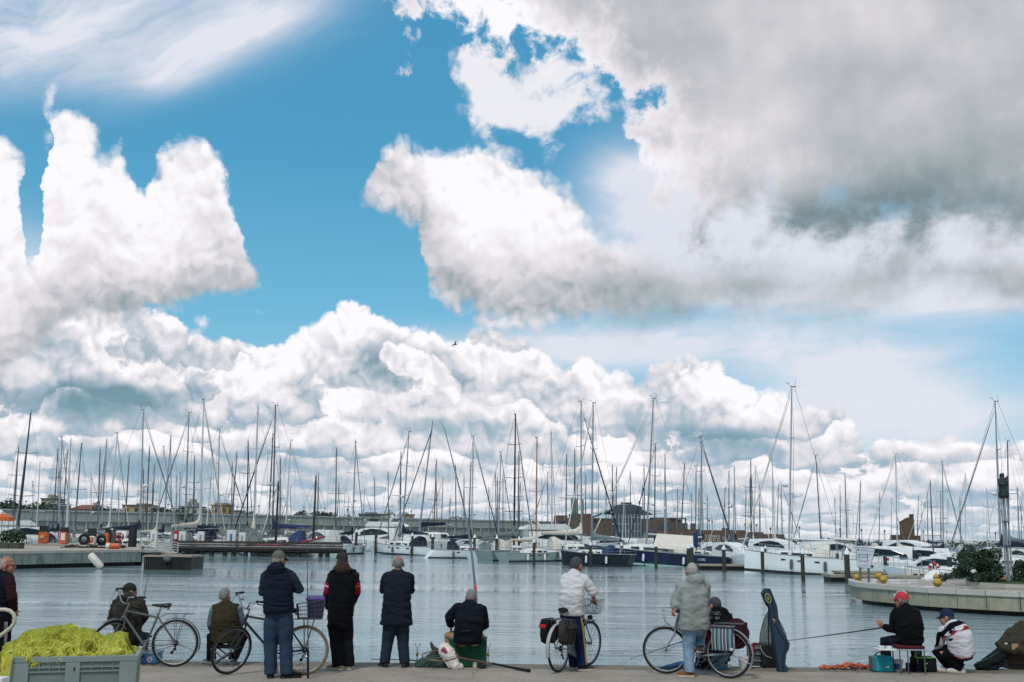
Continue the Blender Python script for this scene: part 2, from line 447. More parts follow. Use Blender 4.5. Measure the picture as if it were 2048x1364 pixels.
def tag(o, label, cat, group=None):
    o['label'] = label; o['category'] = cat
    if group: o['group'] = group
    return o
def thing(name, label, cat, loc=(0, 0, 0), rz=0.0, group=None):
    o = bpy.data.objects.new(name, None); C.objects.link(o)
    o.empty_display_size = 0.2; o.location = loc; o.rotation_euler = (0, 0, rz)
    return tag(o, label, cat, group)
def struct(o): o['kind'] = 'structure'; return o
def stuff(o): o['kind'] = 'stuff'; return o
KIDS = {}
def dup(root, label=None, group=None):
    def cp(o, par):
        c = o.copy(); C.objects.link(c)
        if par: c.parent = par
        for ch in o.children: cp(ch, c)
        return c
    c = cp(root, None)
    if label: c['label'] = label
    if group: c['group'] = group
    return c
def fuse(mb, name, m, parent, voxel=0.012, smooth=4, wrinkle=0.0, wscale=(6, 6, 14), seed=0, label=None):
    """One continuous closed surface out of overlapping solids."""
    me = mb.mesh(name); o = bpy.data.objects.new(name, me); C.objects.link(o)
    r = o.modifiers.new('r', 'REMESH'); r.mode = 'VOXEL'; r.voxel_size = voxel; r.use_smooth_shade = True
    if smooth:
        k = o.modifiers.new('s', 'SMOOTH'); k.iterations = smooth; k.factor = 0.5
    dg = bpy.context.evaluated_depsgraph_get(); dg.update()
    m2 = bpy.data.meshes.new_from_object(o.evaluated_get(dg)); m2.name = name
    o.modifiers.clear(); o.data = m2; bpy.data.meshes.remove(me)
    if wrinkle > 0:
        m2.update()
        ns = [v.normal.copy() for v in m2.vertices]
        off = Vector((seed * 3.1, seed * 1.7, seed * 0.9))
        for v, nn in zip(m2.vertices, ns):
            p = v.co
            q = Vector((p.x * wscale[0], p.y * wscale[1], p.z * wscale[2])) + off
            a = mnoise.noise(q) + 0.5 * mnoise.noise(q * 2.1)
            a = (1 - abs(a) * 2.2)
            v.co = p + nn * (wrinkle * a)
    m2.materials.clear(); m2.materials.append(m)
    m2.polygons.foreach_set('use_smooth', [True] * len(m2.polygons))
    if parent: o.parent = parent
    if label: o['label'] = label
    return o
def Rz(a): return Matrix.Rotation(a, 4, 'Z')
def T(x, y, z): return Matrix.Translation((x, y, z))
def text_obj(txt, size, m, parent, loc, rot, name='lettering', ext=0.001, align='CENTER', xs=1.0):
    cu = bpy.data.curves.new(name, 'FONT'); cu.body = txt; cu.size = size; cu.extrude = ext; cu.align_x = align; cu.align_y = 'CENTER'
    o = bpy.data.objects.new(name, cu); C.objects.link(o)
    dg = bpy.context.evaluated_depsgraph_get(); dg.update()
    me = bpy.data.meshes.new_from_object(o.evaluated_get(dg)); me.name = name
    bpy.data.objects.remove(o); bpy.data.curves.remove(cu)
    me.materials.clear(); me.materials.append(m)
    o = bpy.data.objects.new(name, me); C.objects.link(o)
    o.location = loc; o.rotation_euler = rot; o.scale = (xs, 1, 1)
    if parent: o.parent = parent
    return o

random.seed(7)
# ------------------------------------------------------------------ common materials
M_ = mat
white_hull = mat('white_gelcoat', (238, 238, 236), 0.3, var=0.05, scale=0.8, dirt=((.42, .43, .40), 0.3))
deck_white = mat('deck_white', (228, 228, 225), 0.5, var=0.1, scale=3)
navy_hull = mat('navy_gelcoat', (16, 22, 42), 0.25, var=0.1, scale=1)
blue_hull = mat('blue_gelcoat', (26, 36, 70), 0.25, var=0.1, scale=1)
antifoul = mat('antifouling_dark', (38, 42, 48), 0.8)
glass_dark = mat('dark_glazing', (18, 22, 27), 0.12, var=0.05)
alu = mat('mast_aluminium', (150, 158, 164), 0.45, 0.2, var=0.1)
alu_white = mat('mast_white', (190, 194, 198), 0.4, var=0.06)
alu_dark = mat('mast_grey', (82, 92, 100), 0.45, 0.2, var=0.1)
mast_black = mat('mast_black', (22, 24, 30), 0.4)
mast_wood = mat('mast_varnish', (150, 98, 50), 0.4, var=0.2, stretch=(1, 1, .1))
wire = mat('rigging_wire', (92, 98, 104), 0.4, 0.5, var=0)
steel = mat('stainless', (190, 194, 196), 0.25, 0.9, var=0.05)
cv_navy = mat('canvas_navy', (20, 28, 52), 0.85, bump=0.3, scale=4)
cv_blue = mat('canvas_blue', (32, 52, 92), 0.85, bump=0.3, scale=4)
cv_grey = mat('canvas_grey', (112, 124, 124), 0.85, bump=0.3, scale=4)
cv_white = mat('canvas_cream', (214, 206, 194), 0.85, bump=0.3, scale=4)
teak = mat('teak', (120, 84, 58), 0.7, var=0.25, stretch=(1, 8, 1))
pile_wood = mat('pile_timber', (58, 58, 50), 0.9, var=0.35, scale=4, bump=0.6, stretch=(2, 2, .3), dirt=((.02, .035, .025), .7))
cap_white = mat('pile_cap', (226, 228, 230), 0.45)
plank = mat('weathered_plank', (74, 62, 58), 0.85, var=0.3, scale=3, bump=0.4, stretch=(.3, 3, 3))
pontoon_top = mat('pontoon_planks', (150, 140, 124), 0.85, var=0.25, scale=3, stretch=(3, .4, 1))
black_rubber = mat('black_rubber', (20, 20, 22), 0.75)
red_paint = mat('red_paint', (168, 34, 36), 0.5)
orange_paint = mat('orange_paint', (204, 98, 46), 0.5, dirt=((.25, .1, .04), .4))
green_leaf = mat('leaf_green', (52, 72, 44), 0.6, var=0.45, scale=2.5)
dark_leaf = mat('leaf_dark', (44, 64, 42), 0.6, var=0.45, scale=1.5)
bark = mat('bark', (70, 58, 46), 0.9, var=0.3)
brick = mat('brick', (98, 76, 62), 0.9, var=0.25, scale=1.2, bump=0.4)
# ------------------------------------------------------------------ setting: quay, water, land
def concrete_mat(name, rgb, var=0.16, scale=0.7, crack=True, streak=0.0, dark=(0.05, 0.055, 0.05), wet=0.0):
    m = bpy.data.materials.new(name); m.use_nodes = True
    t = NT(m.node_tree); b = t.n['Principled BSDF']
    ge = t.n.new('ShaderNodeNewGeometry'); vec = ge.outputs['Position']
    c = lin3(*rgb)
    n1 = t.noise(vec, scale, 8, 0.65); n2 = t.noise(vec, scale * 14, 5, 0.7)
    base = t.ramp(t.mad(n2, 0.35, t.mul(n1, 0.75)), [(0.35, tuple(x * (1 - var * 1.5) for x in c)), (0.55, c), (0.78, tuple(min(1, x * (1 + var)) for x in c))])
    if crack:
        w = t.v('ADD', vec, t.v('SCALE', t.noise(vec, 1.2, 5, .6, color=True), sc=0.9))
        vn = t.n.new('ShaderNodeTexVoronoi'); vn.feature = 'DISTANCE_TO_EDGE'; vn.inputs['Scale'].default_value = 0.42
        t.l.new(w, vn.inputs['Vector'])
        k = t.mul(t.sstep(vn.outputs['Distance'], 0.012, 0.002), t.sstep(n1, 0.42, 0.6))
        base = t.mix(t.mul(k, 0.55), base, tuple(x * 0.35 for x in c))
        sp = t.sstep(t.noise(vec, 7, 3, .5), 0.70, 0.78)
        base = t.mix(t.mul(sp, 0.35), base, tuple(x * 0.45 for x in c))
        stn = t.sstep(t.noise(t.v('MULTIPLY', vec, (.6, 1.4, 1)), 0.9, 6, .65), 0.50, 0.66)
        base = t.mix(t.mul(stn, 0.42), base, tuple(x * f_ for x, f_ in zip(c, (.58, .57, .55))))
    if streak > 0:
        sv = t.v('MULTIPLY', vec, (.8, .8, 0.25))
        s1 = t.noise(sv, 2.0, 6, 0.7)
        sz = t.sep(vec)[2]
        base = t.mix(t.mul(t.sstep(s1, 0.48, 0.66), streak), base, dark)
    t.l.new(base, b.inputs['Base Color'])
    b.inputs['Roughness'].default_value = 0.88
    if wet > 0:
        wv = t.sstep(t.noise(t.v('MULTIPLY', vec, (.5, 1.2, 1)), 0.55, 4, .5), 0.50, 0.56)
        t.l.new(t.lin(wv, 0, 1, 0.85, 0.04), b.inputs['Roughness'])
        t.l.new(t.mix(t.mul(wv, 0.5), base, tuple(x * 0.35 for x in c)), b.inputs['Base Color'])
    bn = t.n.new('ShaderNodeBump'); bn.inputs['Strength'].default_value = 0.5; bn.inputs['Distance'].default_value = 0.012
    t.l.new(t.mad(n2, 1.0, n1), bn.inputs['Height']); t.l.new(bn.outputs[0], b.inputs['Normal'])
    return m
quay_m = concrete_mat('quay_concrete', (152, 142, 130), var=0.20)
kerb_m = concrete_mat('kerb_stone', (116, 110, 98), var=0.22, scale=2.0)
wall_m = concrete_mat('quay_wall', (90, 92, 84), streak=0.7)
QE = 17.97
# the quay: one sheet cut as a slab, its stone edge strip, its wall down to the water
mb = MB(); mb.bx(-60, 60, -30, QE - 0.62, QZ - 0.5, QZ); struct(mb.build('quay_ground', quay_m))
mb = MB()
x = -40.0
while x < 40:
    w = random.uniform(1.7, 2.3)
    mb.bx(x + .008, x + w - .008, QE - 0.615, QE + random.uniform(-.015, .02), QZ - 0.32, QZ + random.uniform(-.006, .008), bev=0.018); x += w
struct(mb.build('quay_edge', kerb_m))
mb = MB(); mb.bx(-60, 60, QE - 0.60, QE - 0.06, -2.5, QZ - 0.33); struct(mb.build('quay_wall', wall_m))

# water
wm = bpy.data.materials.new('harbour_water'); wm.use_nodes = True
t = NT(wm.node_tree); b = t.n['Principled BSDF']
ge = t.n.new('ShaderNodeNewGeometry'); pos = ge.outputs['Position']
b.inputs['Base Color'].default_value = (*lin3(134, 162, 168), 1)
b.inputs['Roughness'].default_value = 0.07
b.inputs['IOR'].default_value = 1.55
calm = t.sstep(t.noise(t.v('MULTIPLY', pos, (0.018, 0.075, 1)), 1.0, 4, 0.55), 0.38, 0.62)
nearf = t.lin(t.sep(pos)[1], 18, 42, 1.0, 0.0)
r1 = t.noise(t.v('MULTIPLY', pos, (0.55, 1.5, 1)), 1.5, 3, 0.55, dist=0.4)
r2 = t.noise(t.v('MULTIPLY', pos, (1.0, 2.6, 1)), 4.2, 3, 0.5)
r3 = t.noise(t.v('MULTIPLY', pos, (0.25, 0.7, 1)), 0.6, 2, 0.5)
amp = t.add(t.mad(calm, 0.95, 0.16), t.mul(nearf, 0.75))
h = t.mul(t.add(t.add(t.mul(r1, 0.065), t.mul(r2, 0.020)), t.mul(r3, 0.09)), amp)
bn = t.n.new('ShaderNodeBump'); bn.inputs['Strength'].default_value = 1.0; bn.inputs['Distance'].default_value = 1.0
t.l.new(h, bn.inputs['Height']); t.l.new(bn.outputs[0], b.inputs['Normal'])
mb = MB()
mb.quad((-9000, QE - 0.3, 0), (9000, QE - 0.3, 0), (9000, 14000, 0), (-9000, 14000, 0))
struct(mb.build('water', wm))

# far shore behind the breakwater on the left
land_m = mat('far_ground', (88, 92, 78), 0.95, var=0.3, scale=0.05)
mb = MB(); mb.prism([(-700, 480), (-330, 400), (90, 520), (110, 900), (-900, 900)], -1, 1.2); struct(mb.build('far_shore', land_m))

# ------------------------------------------------------------------ breakwater wall (with ledge and buttresses)
bw_m = concrete_mat('breakwater_concrete', (146, 152, 148), var=0.2, scale=0.12, crack=False, streak=0.35, dark=(.17, .19, .18))
bw_l = concrete_mat('breakwater_ledge', (156, 160, 154), var=0.2, scale=0.2, crack=False)
rock_m = mat('armour_rock', (92, 98, 92), 0.95, var=0.5, scale=0.6, bump=1)
A = Vector((PX(-140, 330, 6), 330)); B = Vector((PX(1130, 455, 6), 455))
def alongAB(u): p = A.lerp(B, u); return p
bwt = thing('breakwater_wall', 'long grey concrete breakwater wall with ledge behind the moored boats', 'wall', (0, 0, 0))
dirv = (B - A).normalized(); nrm = Vector((dirv.y, -dirv.x))           # towards the viewer
def strip(u0, u1, off0, off1, z0a, z1a, z0b, z1b):
    a = alongAB(u0); c = alongAB(u1)
    v = []
    for p, (z0, z1) in ((a, (z0a, z1a)), (c, (z0b, z1b))):
        for off in (off0, off1):
            for z in (z0, z1):
                qv = p + nrm * off; v.append((qv.x, qv.y, z))
    # indices: p*4 + off*2 + z
    return v, [(0, 1, 3, 2), (4, 6, 7, 5), (0, 4, 5, 1), (2, 3, 7, 6), (1, 5, 7, 3), (0, 2, 6, 4)]
topA = P(-140, 1014, 330).z; topB = P(1130, 1043, 455).z
mb = MB(); mb.add(*strip(0, 1, -3, 0, -1, topA, -1, topB), smooth=False); mb.build('wall', bw_m, bwt)
mb = MB()
for zf, o in ((0.99, 0.3), (0.52, 0.6)):
    mb.add(*strip(0, 1, 0.01, o, 2.7 + (topA - 2.7) * zf - .45, 2.7 + (topA - 2.7) * zf, 2.7 + (topB - 2.7) * zf - .45, 2.7 + (topB - 2.7) * zf), smooth=False)
mb.build('ledge', bw_l, bwt)
for i in range(60):
    u = (i + 0.5) / 60
    zt = 2.7 + (topA + (topB - topA) * u - 2.7) * 0.49
    mb = MB(); mb.add(*strip(u - .0012, u + .0012, 0.01, .5, 0, zt, 0, zt), smooth=False)
    mb.build('buttress', bw_l, bwt)
mb = MB()
rr = random.Random(3)
for i in range(420):
    u = rr.random(); off = rr.uniform(1, 7); p = alongAB(u) + nrm * off
    s = rr.uniform(0.6, 1.5)
    mb.sph((p.x, p.y, max(0.1, 2.2 - off * .3)), (s, s * rr.uniform(.6, 1), s * rr.uniform(.5, .9)), 5, 4)
stuff(mb.build('rocks', rock_m))

# sea wall and promenade on the right, with its railing
sw_m = concrete_mat('seawall_stone', (176, 166, 148), var=0.2, scale=0.3, crack=False)
x0 = PX(1130, 310, 1); x1 = PX(2300, 300, 1)
swt = thing('sea_wall', 'low pale stone sea wall with railing under the sky on the right', 'wall')
mb = MB(); mb.bx(x0, x1, 305, 309, -1, 1.0); mb.bx(x0, x1, 304.6, 305.4, 1.0, 1.35); mb.build('wall', sw_m, swt)
mb = MB()
mb.tube([(x0, 306, 2.55), (x1, 306, 2.55)], 0.05, 6); mb.tube([(x0, 306, 2.0), (x1, 306, 2.0)], 0.035, 6)
k = x0
while k < x1: mb.tube([(k, 306, 1), (k, 306, 2.55)], 0.05, 5); k += 3.2
mb.build('railing', alu_dark, swt)
mb = MB(); rr = random.Random(5)
for i in range(500):
    px = rr.uniform(x0, x1); s = rr.uniform(0.5, 1.2)
    mb.sph((px, rr.uniform(298, 304), rr.uniform(-.1, .55)), (s, s * .8, s * rr.uniform(.4, .8)), 5, 4)
stuff(mb.build('rocks', rock_m))

# ------------------------------------------------------------------ foliage helper
def leaf_cloud(mb, lumps, n, size, seed):
    rr = random.Random(seed)
    for i in range(n):
        c, r = rr.choice(lumps)
        while True:
            v = Vector((rr.uniform(-1, 1), rr.uniform(-1, 1), rr.uniform(-1, 1)))
            if 0.15 < v.length < 1: break
        v = v * (0.55 + 0.45 * v.length) if rr.random() < .5 else v.normalized() * rr.uniform(.75, 1.08)
        p = Vector(c) + Vector((v.x * r[0], v.y * r[1], v.z * r[2]))
        a = Vector((rr.uniform(-1, 1), rr.uniform(-1, 1), rr.uniform(-.6, .8))).normalized()
        b2 = a.orthogonal().normalized(); b2.rotate(Matrix.Rotation(rr.uniform(0, 6.28), 3, a))
        s = size * rr.uniform(.6, 1.4); w = a.cross(b2) * s * .45
        mb.add([p - b2 * s, p + w, p + b2 * s, p - w], [(0, 1, 2, 3)], False)
# trees and houses beyond the breakwater
tree_lbl = 'dark green tree rising behind the breakwater on the left shore'
def far_tree(px, Y, h, w, seed, label, m=dark_leaf):
    rr = random.Random(seed)
    x = PX(px, Y, 5)
    t_ = thing('tree', label, 'tree', (x, Y, 1.0), 0, 'trees beyond the breakwater')
    lumps = [((rr.uniform(-.35, .35) * w, rr.uniform(-.2, .2) * w, h * rr.uniform(.5, .9)), (w * .28, w * .25, h * .17)) for _ in range(9)]
    mb = MB(); leaf_cloud(mb, lumps, 420, 0.55, seed); mb.build('crown', m, t_)
    mb = MB(); mb.tube([(0, 0, 0), (0.1, 0, h * .35), (0, 0, h * .75)], [.3, .22, .08], 6)
    for l, _ in lumps[:4]: mb.tube([(0, 0, h * .35), l], [.14, .04], 5)
    mb.build('trunk', bark, t_)
sd_ = 100
for px, top, w in [(2, 1003, 11), (14, 1000, 9), (28, 1001, 12), (44, 1006, 11), (60, 1007, 12), (76, 1006, 13), (92, 1008, 11), (205, 1013, 9), (228, 1014, 9), (330, 1015, 10), (352, 1016, 9), (305, 1015, 9),
                   (412, 1016, 8), (500, 1020, 9), (612, 1024, 8), (640, 1023, 8), (655, 1024, 8), (590, 1026, 8), (690, 1029, 7), (925, 1034, 8), (905, 1036, 7)]:
    Y = 372 if px < 400 else 430 if px < 800 else 470
    zt = P(px, top, Y).z
    far_tree(px, Y, zt - 1.0, w, sd_, 'dark green tree crowding the skyline at the far left of the breakwater' if px < 100 else 'small dark tree between the far houses behind the breakwater'); sd_ += 1
roof_red = mat('roof_tiles', (132, 78, 62), 0.9, var=0.25, scale=1)
roof_grey = mat('roof_grey', (96, 100, 102), 0.9)
win_m = mat('house_glazing', (52, 60, 66), 0.2)
def house(name, px0, px1, top, Y, wall_rgb, label, floors=2, roof=None, steps=()):
    xa = PX(px0, Y, 8); xb = PX(px1, Y, 8); zt = P((px0 + px1) / 2, top, Y).z
    h = thing(name, label, 'house', ((xa + xb) / 2, Y, 1.0), 0.08)
    w = (xb - xa) / 2; H = zt - 1.0
    wm_ = mat('plaster_%d_%d_%d' % wall_rgb, wall_rgb, 0.9, var=0.12, scale=.4)
    body = H - (1.6 if roof == 'red' else 0)
    mb = MB(); mb.bx(-w, w, 0, 12, 0, body)
    for (a, b2, hh) in steps: mb.bx(w * a, w * b2, 1, 9, body, body + hh)
    wo_ = mb.build('wall', wm_, h)
    if roof == 'red':
        mb = MB(); e = .7
        mb.add([(-w - e, -e, body), (w + e, -e, body), (w + e, 12 + e, body), (-w - e, 12 + e, body), (-w * .55, 6, H), (w * .55, 6, H)], [(0, 1, 5, 4), (1, 2, 5), (2, 3, 4, 5), (3, 0, 4), (3, 2, 1, 0)], False)
        rf = mb.build('roof', roof_red, h); mb = MB(); mb.bx(w * .3, w * .3 + .9, 5, 6, H - 1.2, H + .8); mb.build('chimney', wm_, rf)
    else:
        mb = MB(); mb.bx(-w - .35, w + .35, -.4, 12.3, body + .003, body + .3); mb.build('roof', roof_grey, h)
    n = max(2, int(2 * w / 3.2))
    for f in range(floors):
        z = body - 2.4 - f * 3.0
        for i in range(n):
            x = -w + 2 * w * (i + .5) / n
            mb = MB(); mb.bx(x - .6, x + .6, -.06, .1, z, z + 1.5); wf = mb.build('window', win_m, h)
            mb = MB(); mb.bx(x - .75, x + .75, -.14, .05, z - .12, z - .003); mb.build('sill', wm_, wf)
        if f % 2 == 0 and roof != 'red':
            mb = MB(); mb.bx(-w * .9, w * .9, -1.1, -.003, z - .5, z - .3); mb.build('balcony', wm_, h)
house('villa', 80, 106, 998, 378, (176, 164, 140), 'beige villa with a small roof tower above the left breakwater', 2, None, ((-.2, .3, 1.5),))
house('villa', 97, 118, 1009, 372, (140, 140, 128), 'grey-beige house beside the beige towered villa on the skyline', 2)
house('villa', 140, 196, 1009, 380, (178, 140, 120), 'wide pink house with red tiled roof behind the left masts', 2, 'red')
house('villa', 244, 300, 1011, 395, (168, 146, 108), 'long low ochre house with flat roof on the left skyline', 1, None, ((-.1, .7, .8),))
house('apartment_block', 360, 398, 1014, 405, (176, 176, 164), 'pale stepped apartment block with balconies on the skyline', 3, None, ((-.6, .5, 1.8), (-.2, .2, 3.0)))
house('apartment_block', 422, 456, 1011, 408, (160, 132, 84), 'yellow apartment block with stepped roof on the skyline', 3, None, ((-.7, .7, 1.0),))
house('villa', 455, 478, 1022, 410, (160, 152, 128), 'low beige annexe right of the yellow apartment block', 1)
house('villa', 642, 660, 1031, 440, (178, 172, 160), 'small pale house on the skyline left of the glass-fronted hall', 1)
house('hall', 717, 757, 1029, 442, (112, 120, 118), 'low grey glass-fronted hall with overhanging flat roof', 1, None, ((-.4, .8, .9),))
house('villa', 758, 796, 1029, 446, (182, 172, 150), 'cream house with raised middle beside the grey hall', 1, None, ((-.3, .4, 1.1),))
house('villa', 804, 828, 1030, 448, (170, 146, 122), 'tan house with boxy upper floor on the middle skyline', 1, None, ((-.9, 0, 1.0),))
house('villa', 880, 935, 1040, 462, (168, 160, 148), 'wide low beige house near the middle of the breakwater', 1, None, ((-.2, .3, .9),))

# lamp posts along the breakwater and sea wall
def lamp_post(px, Y, top, label):
    x = PX(px, Y, 8); zt = P(px, top, Y).z; zb = 1.0
    l = thing('street_lamp', label, 'street lamp', (x, Y, zb), 0, 'lamps along the breakwater')
    h = zt - zb
    mb = MB(); mb.tube([(0, 0, 0), (0, 0, h)], [.11, .07], 6); mb.build('pole', alu_dark, l)
    mb = MB(); mb.lathe([(.10, h - .003), (.26, h + .35), (.30, h + .42), (.05, h + .75)], 8); mb.build('lamp_head', alu_dark, l)
for px, top in [(50, 1001), (193, 1003), (335, 1007), (473, 1012), (517, 1010), (607, 1013), (649, 1015), (694, 1017), (779, 1019), (822, 1020), (865, 1022), (906, 1024), (948, 1027), (989, 1030), (1046, 1036)]:
    u = (px + 140) / 1270; Y = 333 + 122 * u
    lamp_post(px, Y - 3.5, top + 4, 'thin grey lamp post standing on the breakwater among the masts')
for px, top in [(1598, 1058), (1679, 1062), (1722, 1063), (1768, 1065), (1845, 1066), (1892, 1067), (1989, 1069), (1540, 1060)]:
    lamp_post(px, 303, top, 'grey lamp post on the pale sea wall right of the brick building')
for px, top in [(1418, 1044), (1424, 1046), (1490, 1052), (1513, 1053)]:
    lamp_post(px, 303, top, 'grey lamp post behind the long brick wall of the restaurant')

# ------------------------------------------------------------------ brick restaurant with glass pavilion, chimney pipes, tower
bb = thing('brick_restaurant', 'large brown brick building with dark tiered glass roof and white wall sign', 'building', (0, 285, 0))
YB = 285.0
def bpx(px): return PX(px, YB, 6)
def bz(py, px=1250): return P(px, py, YB).z
mb = MB()
mb.bx(bpx(1110), bpx(1135), -.2, 8, 0, bz(1032)); mb.bx(bpx(1135), bpx(1365), .0, 14, 0, bz(1037))
mb.bx(bpx(1142), bpx(1185), 2, 12, bz(1037), bz(1028))
mb.build('wall', brick, bb)
# long low wall to the right, stepping down
mb = MB()
steps = [(1350, 1400, 1058), (1400, 1448, 1060), (1448, 1458, 1056), (1458, 1490, 1060), (1490, 1525, 1064), (1525, 1567, 1068)]
for i, (a, c, y) in enumerate(steps): mb.bx(bpx(a) + .002, bpx(c), -.5 - .05 * i, 3, 0, bz(y, a))
mb.build('long_wall', brick, bb)
mb = MB()
mb.bx(bpx(1309), bpx(1352), .8, 10, bz(1037) + .003, bz(1034)); mb.build('flat_roof', roof_grey, bb)
mb = MB()
for a in (1352, 1371): mb.bx(bpx(a) - .2, bpx(a) + .2, -.4, .0, 0, bz(1036))
mb.bx(bpx(1340), bpx(1372), -.6, 4, bz(1036), bz(1034)); mb.build('pergola', roof_grey, bb)
slate = mat('dark_zinc', (44, 54, 56), 0.6, var=0.2)
glaz = mat('pavilion_glass', (58, 74, 78), 0.12, var=0.3, scale=.6)
xc = bpx(1258)
mb = MB()
def hipped(cx, cy, w0, w1, z0, z1, th=.35):
    mb.add([(cx - w0, cy - w0 * .6, z0), (cx + w0, cy - w0 * .6, z0), (cx + w0, cy + w0 * .6, z0), (cx - w0, cy + w0 * .6, z0),
            (cx - w1, cy - w1 * .6, z1), (cx + w1, cy - w1 * .6, z1), (cx + w1, cy + w1 * .6, z1), (cx - w1, cy + w1 * .6, z1)],
           [(0, 1, 5, 4), (1, 2, 6, 5), (2, 3, 7, 6), (3, 0, 4, 7), (4, 5, 6, 7), (3, 2, 1, 0)], False)
w1 = bpx(1308) - xc; w2 = bpx(1290) - xc
hipped(xc, 6, w1 * 1.05, w2 * 1.0, bz(1028), bz(1019)); hipped(xc, 6, w2 * .98, w2 * .35, bz(1013), bz(1007)); hipped(xc, 6, w2 * .3, w2 * .36, bz(1006.5), bz(1003.5))
# long sloping roofs to both sides
mb.add([(bpx(1185), -1, bz(1035)), (xc - w2, -1, bz(1018)), (xc - w2, 12, bz(1018)), (bpx(1185), 12, bz(1035)), (bpx(1185), -1, bz(1037)), (xc - w2, -1, bz(1021)), (xc - w2, 12, bz(1021)), (bpx(1185), 12, bz(1037))],
       [(0, 1, 2, 3), (7, 6, 5, 4), (0, 4, 5, 1), (3, 2, 6, 7), (0, 3, 7, 4), (1, 5, 6, 2)], False)
mb.build('roof', slate, bb)
mb = MB(); mb.bx(xc - w2 * .9, xc + w2 * .9, 2.5, 10, bz(1030), bz(1012.5)); mb.bx(xc - w1 * .55, xc + w1 * .45, -1.6, 4, 1.5, bz(1028.5)); mb.build('glazing', glaz, bb)
mb = MB(); fr = mat('pavilion_frame', (150, 156, 156), .5)
for i in range(9):
    x = xc - w1 * .55 + w1 * 1.0 * i / 8; mb.bx(x - .1, x + .1, -1.75, -1.603, 1.5, bz(1028.6))
for i in range(4):
    z = 1.5 + (bz(1028.6) - 1.5) * (i + .5) / 4; mb.bx(xc - w1 * .55, xc + w1 * .45, -1.72, -1.606, z, z + .14)
mb.build('window_frame', fr, bb)
for i in range(5):
    x = bpx(1318) + i * 2.0
    mb = MB(); mb.bx(x, x + 1.3, -.08, .1, bz(1058), bz(1045)); mb.build('window', glaz, bb)
letter = mat('sign_lettering', (214, 208, 198), .7)
sg = MB(); sg.bx(bpx(1408), bpx(1440), -.62, -.56, bz(1082), bz(1066)); sg = sg.build('sign_panel', brick, bb)
text_obj('RISTORANTE', 0.95, letter, sg, (bpx(1424), -.66, bz(1071)), (R(90), 0, 0), xs=.66)
text_obj('MOLO 22', 1.15, letter, sg, (bpx(1424), -.66, bz(1078)), (R(90), 0, 0), xs=.80)
pm = mat('pipe_metal', (120, 128, 120), .5, .3)
for px, top, r_ in [(1148, 996, .55), (1155, 997, .45), (1168, 998, .28)]:
    c_ = MB(); zt = bz(top); zb = bz(1038)
    c_.lathe([(r_, 0), (r_, zt - zb - .6), (r_ * .7, zt - zb)], 12)
    o = c_.build('flue_pipe', pm, bb); o.location = (bpx(px), 5, zb)
fl = MB(); fl.tube([(bpx(1281), 3, bz(1010)), (bpx(1281), 3, bz(1000))], .05, 5); fl.quad((bpx(1281), 3, bz(1006)), (bpx(1283.5), 3.1, bz(1003)), (bpx(1283.5), 3.1, bz(1000)), (bpx(1281), 3, bz(1002))); fl.build('flag', cv_navy, bb)

tw = thing('brick_tower', 'round brown brick tower with spiral stepped top on the sea wall', 'tower', (PX(1815, 270, 3), 270, 0))
rt = (PX(1827, 270, 3) - PX(1799, 270, 3)) / 2
zz = lambda py: P(1815, py, 270).z
mb = MB(); n = 40; ring0 = []; ring1 = []
for i in range(n):
    a = 2 * math.pi * i / n
    x = math.cos(a)
    # top climbs in steps from the left to a peak at the right
    k = math.floor((x + 1) / 2 * 7) / 7
    top = zz(1044) + (zz(1031) - zz(1044)) * k
    if x > 0.72: top = zz(1028)
    ring0.append((rt * math.cos(a), rt * math.sin(a), 0)); ring1.append((rt * math.cos(a), rt * math.sin(a), top))
vs = []; fs = []
for i in range(n):
    j = (i + 1) % n
    top = ring1[i][2]; o = len(vs); s_ = .82
    a0 = ring0[i]; a1 = ring0[j]
    vs += [a0, a1, (a1[0], a1[1], top), (a0[0], a0[1], top), (a0[0] * s_, a0[1] * s_, 0), (a1[0] * s_, a1[1] * s_, 0), (a1[0] * s_, a1[1] * s_, top), (a0[0] * s_, a0[1] * s_, top)]
    fs += [(o, o + 1, o + 2, o + 3), (o + 5, o + 4, o + 7, o + 6), (o + 3, o + 2, o + 6, o + 7), (o + 1, o + 5, o + 6, o + 2), (o + 4, o, o + 3, o + 7)]
mb.add(vs, fs, False); mb.build('drum', brick, tw)
mb = MB(); mb.bx(-rt * 1.85, -rt * .8, -.5, 3, 0, zz(1070)); mb.build('side_block', brick, tw)
mb = MB(); mb.bx(rt * .85, rt * 1.75, -.5, 3, 0, zz(1071)); mb.build('side_block', brick, tw)
mb = MB(); mb.bx(-rt * .62, -rt * .48, -rt * .86, -rt * .6, zz(1079), zz(1077)); mb.build('window', glass_dark, tw)
# hedge along the foot of the sea wall on the right: many small plants reading as one band
mb = MB(); rr = random.Random(9)
xa = PX(1640, 262, 1); xb = PX(2300, 262, 1)
lumps = [((xa + (xb - xa) * i / 70, 262 + rr.uniform(-2, 2), .9 + rr.uniform(-.2, .5)), (2.4, 1.5, 1.1 + rr.uniform(0, .5))) for i in range(71)]
lumps += [((PX(1575 + 12 * i, 262, 1), 262, 1.2), (2.2, 1.5, 1.5)) for i in range(12)]
leaf_cloud(mb, lumps, 9000, .32, 11)
hg = stuff(mb.build('shrubs', dark_leaf))
